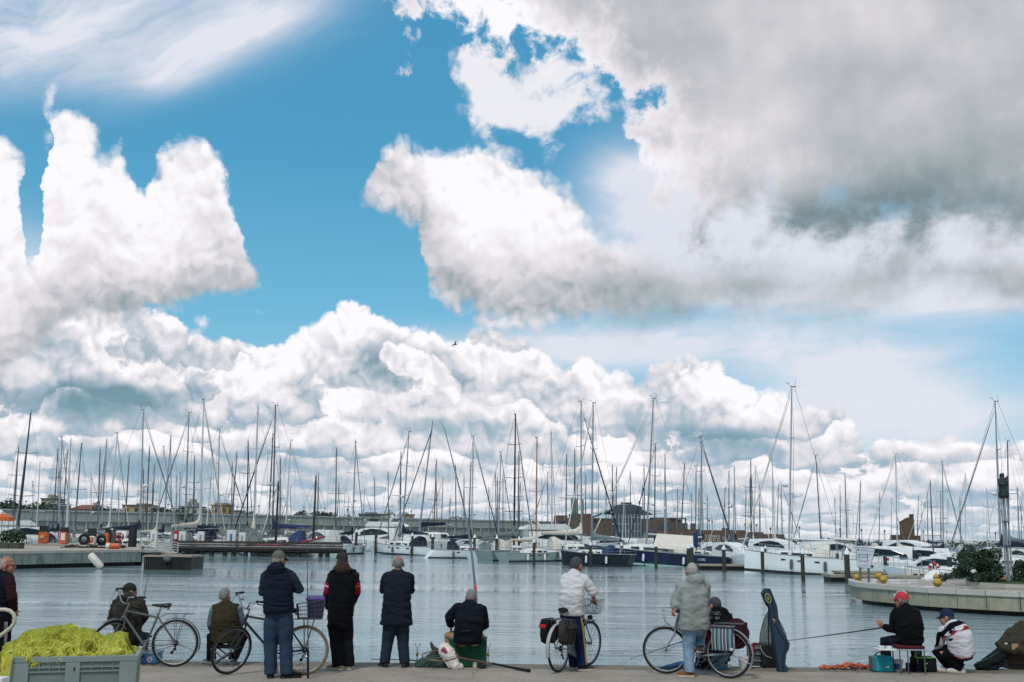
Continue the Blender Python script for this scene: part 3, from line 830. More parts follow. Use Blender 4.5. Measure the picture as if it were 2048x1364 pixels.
# ------------------------------------------------------------------ left fuel pier
pier_m = concrete_mat('pier_concrete', (150, 156, 150), var=0.2, scale=0.5, crack=False, streak=0.75, dark=(.09, .115, .10))
pier_top = concrete_mat('pier_paving', (172, 160, 144), var=0.18, scale=0.4)
LZ = 1.22
pc = [G(-260, 1108, LZ), G(0, 1103, LZ), G(283, 1100, LZ)]
back = [G(283, 1087, LZ), G(-260, 1086, LZ)]
lp = thing('fuel_pier', 'low concrete pier with stained panels and pale coping, carrying the orange fuel pumps', 'pier', (0, 0, 0))
mb = MB(); mb.prism([(p.x, p.y) for p in pc] + [(p.x, p.y) for p in back], LZ - .16, LZ); mb.build('paving', pier_top, lp)
edge_l = [Vector((p.x, p.y, 0)) for p in pc]
def along(poly, s):
    for a, b in zip(poly, poly[1:]):
        L = (b - a).length
        if s <= L: return a + (b - a) * (s / L), (b - a).normalized()
        s -= L
    return poly[-1], (poly[-1] - poly[-2]).normalized()
def panelled(poly, root, ztop, zpan, zbot, wpan, mp, mc, mdark, gap=.03, overhang=.25):
    L = sum((b - a).length for a, b in zip(poly, poly[1:])); s = 0; rr = random.Random(int(L * 10)); n = 0
    cop = MB(); dk = MB()
    while s < L - .2 and n < 90:
        e = min(L, s + wpan * rr.uniform(.97, 1.03))
        a, d = along(poly, s + gap / 2); b, d2 = along(poly, e - gap / 2)
        nv = Vector((d.y, -d.x, 0))
        mb = MB(); o = nv * rr.uniform(-.01, .01); th = -nv * .2
        vs = []
        for p in (a + o, b + o, b + o + th, a + o + th):
            vs.append((p.x, p.y, zpan)); vs.append((p.x, p.y, ztop - .165))
        mb.add(vs, [(0, 2, 3, 1), (2, 4, 5, 3), (4, 6, 7, 5), (6, 0, 1, 7), (1, 3, 5, 7), (0, 6, 4, 2)], False)
        mb.build('panel', mp, root); n += 1
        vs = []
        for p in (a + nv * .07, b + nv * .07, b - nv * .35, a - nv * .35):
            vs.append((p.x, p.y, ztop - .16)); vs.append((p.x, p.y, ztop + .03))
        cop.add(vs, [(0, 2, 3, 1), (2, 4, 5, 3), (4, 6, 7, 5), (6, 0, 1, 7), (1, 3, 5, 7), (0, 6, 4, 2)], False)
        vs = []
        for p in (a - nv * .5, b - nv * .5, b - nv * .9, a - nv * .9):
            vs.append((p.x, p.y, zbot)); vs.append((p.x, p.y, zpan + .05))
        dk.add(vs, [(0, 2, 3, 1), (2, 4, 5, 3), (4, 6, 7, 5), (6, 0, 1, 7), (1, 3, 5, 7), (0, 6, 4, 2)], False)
        s = e
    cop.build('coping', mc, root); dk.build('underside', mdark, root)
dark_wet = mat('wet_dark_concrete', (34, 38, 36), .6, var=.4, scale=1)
coping_m = concrete_mat('coping_stone', (190, 180, 168), var=.12, scale=1, crack=False)
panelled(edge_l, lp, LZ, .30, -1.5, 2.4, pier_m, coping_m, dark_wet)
# right end face of the pier
a, b = pc[2], back[0]
mb = MB(); mb.prism([(a.x - .02, a.y + .3), (a.x + .0, a.y + .3), (b.x, b.y), (b.x - .4, b.y)], -1.5, LZ - .17); mb.build('end_wall', pier_m, lp)

def on_pier(px, py, z=LZ): return G(px, py, z)
# planter
p = on_pier(16, 1097); Yp = p.y
pl = thing('planter', 'grey wooden planter box with leafy green bush at the left end of the fuel pier', 'planter', (PX(22, Yp, LZ), Yp, LZ + .003))
pw = PX(40, Yp, LZ) - PX(-2, Yp, LZ); hp = P(20, 1085, Yp).z - LZ
mb = MB(); mb.bx(-pw / 2, -.02, -.5, .5, 0, hp, bev=.02); mb.bx(.02, pw / 2, -.5, .5, 0, hp, bev=.02); mb.build('box', mat('planter_wood', (70, 74, 66), .9, var=.2), pl)
mb = MB(); leaf_cloud(mb, [((x * pw, 0, hp + .45), (.28 * pw, .45, .5)) for x in (-.35, -.1, .15, .38)], 700, .12, 21); mb.build('foliage', green_leaf, pl)
# fuel pumps
pump_grey = mat('pump_grey', (84, 90, 92), .5); pump_dark = mat('pump_dark', (36, 42, 46), .4)
emblem_y = mat('emblem_yellow', (236, 178, 60), .5); emblem_b = mat('emblem_blue', (72, 92, 150), .5); paper = mat('paper_white', (220, 218, 214), .7)
def pump(px0, px1, top, base, split, label, kind):
    pb = on_pier((px0 + px1) / 2, base); Y = pb.y
    w = (PX(px1, Y, 2) - PX(px0, Y, 2)) / 2; z = lambda q_: P(px0, q_, Y).z - LZ
    r = thing('fuel_pump', label, 'fuel pump', (PX((px0 + px1) / 2, Y, 2), Y, LZ + .003), 0, 'fuel pumps on the pier')
    low_m = orange_paint if kind != 'grey' else pump_grey
    mb = MB(); mb.bx(-w, w, -.32, .32, 0, z(split), bev=.03); mb.build('cabinet', low_m if kind != 'white' else paper, r)
    if kind == 'white':
        mb = MB(); mb.bx(-w * .8, w * .8, -.335, -.322, z(split) * .22, z(split) * .86); mb.build('front_panel', orange_paint, r)
    mb = MB(); mb.bx(-w * .96, w * .96, -.3, .3, z(split) + .003, z(top), bev=.03); mb.build('head', pump_dark, r)
    mb = MB(); mb.bx(-w * .7, w * .7, -.315, -.303, z(split) + (z(top) - z(split)) * .35, z(split) + (z(top) - z(split)) * .8); mb.build('display', glass_dark if kind != 'grey' else paper, r)
    if kind in ('emblem', 'white'):
        e = MB(); cz = z(split) * .5; q_ = -.34
        e.lathe([(.02, -.01), (w * .5, -.01), (w * .5, .01), (.02, .01)], 20, T(-w * .12, q_ - .006, cz + w * .15) @ Matrix.Rotation(R(90), 4, 'X')); e.build('emblem', emblem_y, r)
        e = MB(); e.prism([(-w * .75, -w * .45), (-.1 * w, -.35 * w), (w * .7, .15 * w), (w * .75, .45 * w), (.3 * w, .05 * w), (-.3 * w, -.05 * w)], -.008, .008, T(0, q_ - .022, cz) @ Matrix.Rotation(R(90), 4, 'X')); e.build('emblem', emblem_b, r)
    if kind == 'notice':
        e = MB(); e.bx(-w * .55, w * .6, -.34, -.323, z(split) * .35, z(split) * .9); e.build('notice', paper, r)
    h = MB(); h.tube([(w + .03, -.1, z(split) * 1.1), (w + .25, -.15, z(split) * .8), (w + .22, -.2, .25), (w + .05, -.25, .08), (w - .4, -.5, .05)], .03, 6); h.build('hose', black_rubber, r)
    h = MB(); h.tube([(w + .03, -.18, z(split) * 1.25), (w + .07, -.2, z(split) * .95)], .045, 6); h.build('nozzle', pump_dark, r)
pump(79, 96, 1051, 1087, 1064, 'orange fuel pump with yellow and blue emblem below a dark head, leftmost of the pumps', 'emblem')
pump(121, 135, 1054, 1089, 1064, 'orange fuel pump with a white notice on its front', 'notice')
pump(176, 191, 1056, 1090, 1072, 'white fuel pump with orange emblem panel below a big dark head', 'white')
pump(211, 219, 1055, 1090, 1066, 'slim orange fuel pump squeezed beside the grey one', 'emblem')
pump(219, 229, 1056, 1090, 1062, 'slim grey fuel pump, rightmost of the pumps', 'grey')
# hose reels and a pile of hoses
for px, r_, lbl in [(200, .55, 'black hose reel between the white pump and the slim orange pump'), (165, .6, 'black hose reel left of the white fuel pump')]:
    q_ = on_pier(px, 1090); rl = thing('hose_reel', lbl, 'hose reel', (q_.x, q_.y + .3, LZ + .003), 0.2)
    mb = MB(); mb.torus(r_ * .7, r_ * .26, 20, 8, T(0, 0, r_) @ Matrix.Rotation(R(90), 4, 'X')); mb.build('hose', black_rubber, rl)
    mb = MB(); mb.bx(-.35, .35, -.06, .06, 0, r_); mb.build('stand', pump_grey, rl)
q_ = on_pier(187, 1096); rr = random.Random(4)
mb = MB()
for k in range(5):
    pts = [(-2.6 + 5.2 * i / 12 + rr.uniform(-.1, .1), rr.uniform(-.7, .7), .05 + .08 * k * rr.random()) for i in range(13)]
    mb.tube(pts, .045, 6)
ho = mb.build('hose', black_rubber); ho.location = (q_.x, q_.y, LZ + .004); tag(ho, 'tangle of black hoses lying on the fuel pier by the pumps', 'hose')
def cyl_fender(name, px0, px1, pyb, m1, m2, label):
    q_ = on_pier((px0 + px1) / 2, pyb); Y = q_.y; L = PX(px1, Y, LZ) - PX(px0, Y, LZ); r_ = .24
    t_ = thing(name, label, 'buoy', (q_.x, Y, LZ + r_ + .003))
    mb = MB(); Mx = Matrix.Rotation(R(90), 4, 'Y')
    mb.lathe([(.05, -L / 2), (r_ * .8, -L / 2 + .03), (r_, -L / 2 + .12), (r_, L / 2 - .12), (r_ * .85, L / 2 - .03), (.05, L / 2)], 18, Mx); mb.build('body', m1, t_)
    mb = MB(); mb.lathe([(r_ * .6, -L / 2 - .02), (r_ + .006, -L / 2 + .05), (r_ + .006, -L / 2 + .32), (r_ * .6, -L / 2 + .325)], 18, Mx); mb.build('end_band', m2, t_)
cyl_fender('marker_buoy', 212, 240, 1098, orange_paint, paper, 'orange cylindrical buoy with a white end lying on the fuel pier')
# coiled gear and planks lying on the pier
q_ = on_pier(92, 1091); mb = MB(); mb.bx(-2.6, 2.6, -.25, .25, 0, .14, bev=.03); o = mb.build('plank', mat('old_plank', (150, 140, 126), .9), None); o.location = (q_.x, q_.y, LZ + .004); tag(o, 'long pale plank lying in front of the orange pumps', 'plank')
# white fender hanging down the pier face
pa = P(187, 1108, edge_l[1].y + 4.6); 
ft = thing('fender', 'big white cylindrical fender hanging askew down the concrete pier face', 'fender', (pa.x, pa.y - .75, pa.z))
pb_ = P(204, 1136, pa.y - .75) - Vector(ft.location)
dv = pb_.normalized(); L = pb_.length
Mq = dv.to_track_quat('Z', 'Y').to_matrix().to_4x4()
mb = MB(); mb.lathe([(.05, -.02), (.2, .04), (.27, .18), (.27, L - .2), (.2, L - .06), (.04, L)], 18, Mq); mb.build('body', mat('fender_white', (214, 206, 196), .5, dirt=((.3, .3, .25), .3)), ft)
mb = MB(); mb.tube([(0, 0, 0), (-.12, .45, LZ - ft.location.z + .06), (-.1, 1.0, LZ - ft.location.z + .05)], .025, 6); mb.build('rope', black_rubber, ft)

# gangway between pier and timber jetty, with white railings
gY = 84.0
gx = lambda px: PX(px, gY, 1.3)
gz = lambda py: P(315, py, gY).z
gw = thing('gangway', 'short gangway with white tubular railings and notice board beside the fuel pier', 'gangway', (0, gY, 0))
rail_m = mat('rail_white', (176, 176, 170), .5)
mb = MB(); mb.bx(gx(284), gx(319), -.6, 1.2, gz(1103), gz(1100)); mb.add([(gx(319) + .01, -.6, gz(1100)), (gx(346), -.6, gz(1106)), (gx(346), 1.2, gz(1106)), (gx(319) + .01, 1.2, gz(1100)), (gx(319) + .01, -.6, gz(1103)), (gx(346), -.6, gz(1109)), (gx(346), 1.2, gz(1109)), (gx(319) + .01, 1.2, gz(1103))], [(0, 1, 2, 3), (7, 6, 5, 4), (0, 4, 5, 1), (1, 5, 6, 2), (2, 6, 7, 3), (3, 7, 4, 0)], False); mb.build('deck', pier_top, gw)
for yy in (-.6, 1.2):
    mb = MB()
    for k in range(5):
        f = k / 4
        mb.tube([(gx(285), yy, gz(1100 - 22 * f)), (gx(318), yy, gz(1100 - 22 * f))], .03, 6)
        mb.tube([(gx(320), yy, gz(1100 - 20 * f)), (gx(346), yy, gz(1106 - 20 * f))], .03, 6)
    for px, a_, b_ in [(285, 1100, 1075), (302, 1100, 1076), (318, 1100, 1076), (320, 1100, 1079), (333, 1103, 1083), (346, 1107, 1085)]:
        mb.tube([(gx(px), yy, gz(a_)), (gx(px), yy, gz(b_))], .045, 6)
    mb.build('railing', rail_m, gw)
mb = MB(); mb.bx(gx(288), gx(308), -.70, -.66, gz(1092), gz(1080)); nb_ = mb.build('notice_board', mat('board_cream', (198, 194, 178), .7), gw)
for k, (a_, b_) in enumerate([(290, 306), (291, 305), (294, 302)]):
    mb = MB(); mb.bx(gx(a_), gx(b_), -.712, -.703, gz(1083.4 + 2.6 * k) - .03, gz(1083.4 + 2.6 * k) + .03); mb.build('notice_text', pump_grey, nb_)
# dark floating pontoon under it
po = thing('floating_pontoon', 'dark floating pontoon with ribbed skirt moored below the gangway', 'pontoon', (0, 80, 0))
px_ = lambda px: PX(px, 80, .5); pz_ = lambda py: P(330, py, 80).z
mb = MB(); mb.bx(px_(286), px_(382), 0, 3.5, pz_(1114), pz_(1110.5)); mb.build('deck', pontoon_top, po)
mb = MB(); mb.bx(px_(286.3), px_(381.5), .15, 3.3, -.3, pz_(1114.01)); 
mb.build('skirt', dark_wet, po)
mb = MB()
for k in range(22):
    x = px_(291) + (px_(378) - px_(291)) * k / 21; mb.bx(x - .04, x + .04, .07, .147, -.2, pz_(1115))
mb.build('ribs', mat('dark_timber', (48, 48, 44), .9), po)
mb = MB(); mb.tube([(px_(382), .2, -.2), (px_(382), .2, pz_(1109))], .02, 6); mb.tube([(px_(382), .2, .06), (px_(400), .4, .05), (px_(425), .6, .05)], .02, 5); mb.build('mooring_rail', alu_dark, po)
mb = MB(); mb.sph((px_(335), -.1, pz_(1118)), (.3, .25, .22), 12, 8); mb.build('float', pump_grey, po)
mb = MB(); mb.tube([(px_(304), .9, -1), (px_(304), .9, gz(1103))], .30, 10); mb.build('pile', pile_wood, po)
# life rings on posts by the jetty
def life_ring(px, py, Y, label, r_=.38, zb=LZ):
    x = PX(px, Y, 2); z = P(px, py, Y).z
    t_ = thing('life_ring', label, 'life ring', (x, Y, zb))
    mb = MB(); mb.torus(r_, .1, 24, 8, T(0, -.1, z - zb) @ Matrix.Rotation(R(90), 4, 'X')); mb.build('ring', red_paint, t_)
    mb = MB()
    for k in range(4):
        a = R(45 + 90 * k); c_ = Vector((r_ * math.cos(a), -.1, z - zb + r_ * math.sin(a)))
        d_ = Vector((-math.sin(a), 0, math.cos(a))) * .05
        mb.tube([c_ - d_, c_ + d_], .108, 8)
    mb.build('white_band', paper, t_)
    mb = MB(); mb.tube([(0, 0, 0), (0, 0, z - zb + r_ + .1)], .05, 6); mb.build('post', alu_dark, t_)
life_ring(240, 1074, 118, 'red and white life ring on a post right of the fuel pumps')
# black bollard post on pier end
q_ = on_pier(264, 1094); mb = MB(); mb.lathe([(.38, 0), (.38, 1.75), (.32, 1.82)], 14); o = mb.build('bollard', black_rubber); o.location = (q_.x, q_.y, LZ + .003); tag(o, 'thick black bollard at the right end of the fuel pier', 'bollard')
# orange gazebo far left
gY2 = 128; gzz = lambda py: P(15, py, gY2).z
gb = thing('gazebo', 'orange canvas gazebo roof at the far left edge of the marina', 'gazebo', (PX(10, gY2, 3), gY2, LZ))
w_ = PX(29, gY2, 3) - PX(4, gY2, 3)
mb = MB(); h0 = gzz(1042) - LZ; h1 = gzz(1034) - LZ; h2 = gzz(1026) - LZ
mb.add([(-w_ / 2, -w_ / 2, h0), (w_ / 2, -w_ / 2, h0), (w_ / 2, w_ / 2, h0), (-w_ / 2, w_ / 2, h0), (-w_ / 2, -w_ / 2, h1), (w_ / 2, -w_ / 2, h1), (w_ / 2, w_ / 2, h1), (-w_ / 2, w_ / 2, h1), (-w_ * .3, 0, h2)],
       [(0, 1, 5, 4), (1, 2, 6, 5), (2, 3, 7, 6), (3, 0, 4, 7), (4, 5, 8), (5, 6, 8), (6, 7, 8), (7, 4, 8)], False); mb.build('canopy', orange_paint, gb)
for sx in (-1, 1):
    for sy in (-1, 1):
        mb = MB(); mb.tube([(sx * w_ * .47, sy * w_ * .47, 0), (sx * w_ * .47, sy * w_ * .47, h0)], .05, 6); mb.build('leg', alu, gb)
# ------------------------------------------------------------------ timber jetty with plank fence
JY = 126.0
jx = lambda px: PX(px, JY, 1.2); jz = lambda py: P(515, py, JY).z
jt = thing('timber_jetty', 'long brown timber jetty with plank fence on dark piles, left of centre', 'jetty', (0, JY, 0))
mb = MB(); mb.bx(jx(345), jx(686), 0, 3.0, jz(1099.5), jz(1097)); mb.build('deck', plank, jt)
for zt_, zb_ in ((1084, 1088.0), (1089, 1092.5), (1093.5, 1096.5)):
    mb = MB(); mb.bx(jx(345), jx(686), -.10, -.04, jz(zb_), jz(zt_)); mb.build('rail_plank', plank, jt)
mb = MB(); mb.bx(jx(345), jx(686), -.16, -.02, jz(1083.8), jz(1082.4)); mb.build('hand_rail', plank, jt)
nposts = 22
for k in range(nposts):
    x = jx(350 + 335 * k / (nposts - 1)); mb = MB(); mb.bx(x - .03, x + .03, -.165, -.105, jz(1098), jz(1083)); mb.build('post', alu_dark, jt)
mb = MB(); mb.bx(jx(345), jx(686), .05, .35, jz(1103), jz(1099.6)); mb.bx(jx(345), jx(686), 2.5, 2.8, jz(1106), jz(1099.6)); mb.build('beam', mat('beam_dark', (40, 36, 36), .9), jt)
for k, px in enumerate([352, 372, 402, 422, 448, 466, 490, 512, 574, 596, 640, 654, 680]):
    mb = MB(); mb.tube([(jx(px), .5, -1.5), (jx(px), .5, jz(1099.6))], .26, 9); mb.build('pile', pile_wood, jt)

# ------------------------------------------------------------------ right pier
RZ = 0.85
rc = [(1700, 1158.5), (1700, 1162), (1708, 1164.5), (1722, 1167), (1752, 1169.5), (1856, 1177), (1960, 1182), (2048, 1185.5), (2250, 1194)]
rp = [G(x, y, RZ) for x, y in rc]
bk = [G(2250, 1160, RZ), G(1990, 1158, RZ), (G(1800, 1157.5, RZ)), G(1712, 1156.8, RZ)]
rpier = thing('concrete_pier', 'rounded concrete pier head of pale panels on the right with puddles on top', 'pier')
rp_m = concrete_mat('pier_panel', (158, 150, 128), var=.2, scale=.8, crack=False, streak=.55, dark=(.10, .10, .075))
wet_m = concrete_mat('wet_paving', (160, 154, 142), var=.15, scale=.5, wet=1.0)
mb = MB(); mb.prism([(p.x, p.y) for p in rp] + [(p.x, p.y) for p in bk], RZ - .155, RZ); mb.build('paving', wet_m, rpier)
edge_r = [Vector((p.x, p.y, 0)) for p in rp]
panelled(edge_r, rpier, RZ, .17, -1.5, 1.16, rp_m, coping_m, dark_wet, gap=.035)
# raised lawn at its back, with shrub and column
lz = RZ + .16
l0 = [G(1935, 1163.5, lz), G(2010, 1168, lz), G(2250, 1176, lz), G(2250, 1156, lz), G(1930, 1156.5, lz)]
mb = MB(); mb.prism([(p.x, p.y) for p in l0], RZ + .004, lz); struct(mb.build('lawn_kerb', coping_m))
lawn_m = mat('lawn_soil', (58, 78, 40), .95, var=.4, scale=3)
c0 = sum((p for p in l0), Vector()) / len(l0)
mb = MB(); mb.prism([(c0.x + (p.x - c0.x) * .97, c0.y + (p.y - c0.y) * .97) for p in l0], lz + .003, lz + .02); struct(mb.build('lawn', lawn_m))
rr = random.Random(31); mb = MB()
for i in range(5000):
    a_, b_ = rr.random(), rr.random()
    p_ = l0[0].lerp(l0[2], a_).lerp(l0[4].lerp(l0[3], a_), b_ * .94 + .04)
    hh = rr.uniform(.04, .10); d_ = rr.uniform(0, 6.28)
    mb.add([(p_.x - .012, p_.y, lz + .02), (p_.x + .012, p_.y, lz + .02), (p_.x + .04 * math.cos(d_), p_.y + .04 * math.sin(d_), lz + hh)], [(0, 1, 2)], False)
stuff(mb.build('grass', green_leaf))
def bush(px, pyb, w, h, seed, label, n, dens=.085):
    q_ = G(px, pyb, lz)
    t_ = thing('bush', label, 'bush', (q_.x, q_.y, lz + .02))
    rr = random.Random(seed); lumps = []
    for k in range(22):
        a = rr.uniform(-1, 1); z = (k + .5) / 22 * .85 + .06
        lumps.append(((a * w * .40 * (1.05 - .55 * max(0, z - .3)), rr.uniform(-.25, .25) * w, z * h * .9), (w * rr.uniform(.13, .20), w * .18, h * rr.uniform(.12, .2))))
    mb = MB(); leaf_cloud(mb, lumps, n, dens, seed); mb.build('foliage', dark_leaf, t_)
    mb = MB()
    for l, _ in lumps[:9]: mb.tube([(l[0] * .15, l[1] * .15, 0), (l[0] * .5, l[1] * .5, l[2] * .5), l], [.04, .03, .01], 5)
    mb.build('stem', bark, t_)
bush(1962, 1164, 2.0, 1.5, 41, 'broad dark green bush on the pier lawn left of the monument column', 6500, .06)
bush(2040, 1164, .8, .95, 42, 'small dark bush at the right edge beside the monument column', 1500, .055)
bush(1888, 1163, .5, .35, 43, 'low scrubby plant at the left foot of the broad dark bush', 300, .04)
# monument: cluster of pipes with a bronze mother and child on top
q_ = G(2019, 1164, lz); MY = q_.y
mn = thing('monument_column', 'tall column of grey pipes carrying a dark bronze statue on the right pier', 'monument', (q_.x, MY, lz + .02))
mz = lambda py: P(2019, py, MY).z - lz - .02
mw = .5 * (PX(2026.5, MY, 3) - PX(2012.5, MY, 3))
for k, (x, y) in enumerate([(-.85, 0), (.0, -.3), (.85, 0), (0, .6)]):
    mb = MB(); mb.tube([(x * mw, y * mw, 0), (x * mw, y * mw, mz(997))], .032, 10); mb.build('pipe', alu, mn)
for py in (1044, 1091):
    mb = MB(); mb.lathe([(mw * .95, mz(py + 1)), (mw * 1.0, mz(py + .5)), (mw * 1.0, mz(py - 1.5)), (mw * .95, mz(py - 2))], 14); mb.build('collar', pump_grey, mn)
bronze = mat('bronze', (30, 46, 50), .55, .3, var=.3, scale=8)
st_ = MB(); zb = mz(997)
st_.lathe([(mw * 1.3, 0), (mw * 1.4, .03), (mw * 1.05, .14), (mw * .95, .15)], 14, T(0, 0, zb + .002))
sc_ = (mz(946) - zb) / 1.22
SM = T(0, 0, zb) @ Matrix.Scale(sc_, 4)
st_.tube([(0, 0, .1), (0, 0, .45), (-.01, 0, .75), (-.02, .0, .98)], [.26, .20, .21, .14], 12, M=SM)
st_.sph((.01, 0, 1.12), (.085, .095, .11), 12, 8, M=SM); st_.sph((-.02, .02, 1.08), (.12, .12, .14), 12, 8, M=SM)
st_.tube([(-.18, 0, .92), (-.23, -.08, .68), (-.02, -.2, .66)], [.075, .065, .05], 8, M=SM)
st_.tube([(.14, 0, .92), (.2, -.08, .72), (.1, -.2, .7)], [.075, .06, .05], 8, M=SM)
st_.tube([(.12, -.12, .62), (.16, -.1, .85), (.17, -.08, .95)], [.09, .085, .05], 10, M=SM); st_.sph((.18, -.08, 1.0), (.065, .07, .075), 10, 8, M=SM)
fuse(st_, 'statue', bronze, mn, .02, 3)
o = MB(); o.lathe([(.02, 0), (.22, .02), (.26, .10), (.15, .22), (.02, .28)], 12); o = o.build('rock', mat('ochre_stone', (176, 128, 62), .9, var=.3)); q_ = G(2001, 1163, lz); o.location = (q_.x, q_.y, lz + .02); o.scale = (1, .8, .8); tag(o, 'ochre stone lying on the grass under the dark bush', 'stone')
# yellow buoys
buoy_m = mat('buoy_yellow', (190, 152, 56), .75, var=.2, scale=8, dirt=((.12, .10, .05), .6), bump=.4)
for px, py, r_, lbl in [(1714.5, 1161.2, .148, 'yellow ball buoy at the pier tip left of the sign posts'), (1757.5, 1159.5, .155, 'yellow ball buoy right of the sign, set back behind its neighbour'),
                        (1767, 1167, .162, 'yellow ball buoy right of the sign, at the front edge of the pier'), (1873.5, 1161, .15, 'yellow ball buoy by the puddle, set back behind its neighbour'), (1875.5, 1174, .17, 'yellow ball buoy by the puddle, at the front edge of the pier')]:
    q_ = G(px, py, RZ)
    t_ = thing('buoy', lbl, 'buoy', (q_.x, q_.y, RZ + .005 + r_), 0, 'yellow ball buoys along the pier')
    mb = MB(); mb.sph((0, 0, 0), r_, 20, 14); mb.build('ball', buoy_m, t_)
    mb = MB(); mb.torus(r_ * 1.005, .008, 28, 6, Matrix.Rotation(R(20), 4, 'X')); mb.torus(.03, .009, 12, 6, T(0, 0, r_ + .02) @ Matrix.Rotation(R(90), 4, 'X')); mb.build('seam', mat('rope_brown', (96, 78, 46), .9), t_)
# sign on two wooden posts
qa = G(1721, 1161.5, RZ); qb_ = Vector((PX(1737.5, qa.y - .4, RZ), qa.y - .4, RZ))
SY = (qa.y + qb_.y) / 2
sg = thing('notice_sign', 'white notice sign with grey and red lettering on two wooden posts', 'sign', (0, 0, 0))
post_m = mat('post_grey_wood', (108, 106, 90), .9, var=.3, stretch=(3, 3, .3))
for qq, pt in ((qa, 1118), (qb_, 1118)):
    mb = MB(); zt = P(1728, pt, qq.y).z + .25; mb.tube([(qq.x, qq.y, RZ), (qq.x + .02, qq.y, zt)], .055, 8); mb.build('post', post_m, sg)
def SP(px, py, d=0.0):
    f = (px - 1721) / 16.5
    v_ = P(px, py, qa.y + (qb_.y - qa.y) * f - .09 - d); return v_
cs = [SP(1713.5, 1093.5), SP(1750, 1096.5), SP(1740.5, 1137), SP(1714.5, 1134)]
cs2 = [c_ + Vector((0, .035, 0)) for c_ in cs]
mb = MB(); mb.add(cs + cs2, [(3, 2, 1, 0), (4, 5, 6, 7), (0, 1, 5, 4), (1, 2, 6, 5), (2, 3, 7, 6), (3, 0, 4, 7)], False); pn = mb.build('panel', mat('sign_white', (206, 206, 214), .5), sg)
mb = MB()
for a_, b_ in zip(cs, cs[1:] + cs[:1]): mb.tube([a_ + Vector((0, -.004, 0)), b_ + Vector((0, -.004, 0))], .014, 5)
mb.build('frame', alu, sg)
ink = mat('ink_grey', (110, 116, 128), .7); ink_r = mat('ink_red', (176, 112, 112), .7); ink_b = mat('ink_blue', (60, 66, 84), .7)
def bar(x0, x1, y, h, m, nm='printed_text'):
    mb = MB(); a_, b_, c_, d_ = [SP(x0, y, .006), SP(x1, y + (x1 - x0) * .06, .006), SP(x1, y + h + (x1 - x0) * .06, .006), SP(x0, y + h, .006)]
    e_ = [v_ + Vector((0, .003, 0)) for v_ in (a_, b_, c_, d_)]
    mb.add([a_, b_, c_, d_] + e_, [(3, 2, 1, 0), (0, 1, 5, 4), (1, 2, 6, 5), (2, 3, 7, 6), (3, 0, 4, 7)], False); mb.build(nm, m, pn)
bar(1715.3, 1718, 1097, 4.6, ink_b, 'crest'); bar(1720.5, 1734, 1097.8, 1.9, mat('ink_pale', (170, 170, 182), .7)); bar(1720.5, 1746, 1100.4, 1.6, mat('ink_pale', (170, 170, 182), .7))
bar(1716.5, 1743, 1107.6, 1.1, ink); bar(1722, 1736, 1111, 1.0, ink); bar(1720.5, 1736, 1114, 1.0, ink); bar(1717, 1739, 1130.3, .7, ink)
rr = random.Random(12); x = 1718.5
while x < 1736:
    w_ = rr.uniform(1.0, 2.2); bar(x, x + w_, 1121 + rr.uniform(-.6, .6), rr.uniform(1.6, 3.2), ink_r); x += w_ + rr.uniform(.3, .7)

# ------------------------------------------------------------------ floating pontoons among the berths
def dock(px0, px1, py_front, depth, zt, label):
    d_ = [G(px0, py_front, zt), G(px1, py_front + (px1 - px0) * .012, zt)]
    t_ = thing('floating_dock', label, 'floating dock')
    a_, b_ = d_
    mb = MB(); mb.prism([(a_.x, a_.y), (b_.x, b_.y), (b_.x, b_.y + depth), (a_.x, a_.y + depth)], zt - .14, zt); mb.build('deck', pontoon_top, t_)
    mb = MB(); mb.prism([(a_.x + .1, a_.y + .2), (b_.x - .1, b_.y + .2), (b_.x - .1, b_.y + depth - .2), (a_.x + .1, a_.y + depth - .2)], -.3, zt - .143); mb.build('float', dark_wet, t_)
    return t_
dock(1400, 1510, 1128.5, 2.2, .5, 'pale wooden finger pontoon between the blue ketch and the white sloop')
dock(1680, 1860, 1142.5, 2.0, .5, 'pale wooden pontoon behind the notice sign')
dock(1745, 1900, 1133, 2.0, .5, 'rear pale pontoon behind the red and blue service post')
dock(1660, 1870, 1150, 2.0, .45, 'front pale pontoon ending behind the yellow buoys')
# service post
q_ = G(1784, 1139, .5)
sv = thing('service_post', 'small service post with blue foot, white middle and red cap on the pontoon', 'service post', (q_.x, q_.y + 1.2, .503))
Ys = q_.y + 1.2; szz = lambda py: P(1784, py, Ys).z - .5
mb = MB(); mb.bx(-.14, .14, -.14, .14, 0, szz(1126)); mb.build('foot', mat('service_blue', (70, 130, 180), .5), sv)
mb = MB(); mb.bx(-.15, .15, -.15, .15, szz(1126) + .003, szz(1121)); mb.build('middle', paper, sv)
mb = MB(); mb.bx(-.17, .17, -.17, .17, szz(1121) + .003, szz(1116)); mb.build('cap', red_paint, sv)
life_ring(1865, 1136, 62, 'orange-red life ring on the pontoon beside the white stern, right of the buoys', .22, .3)

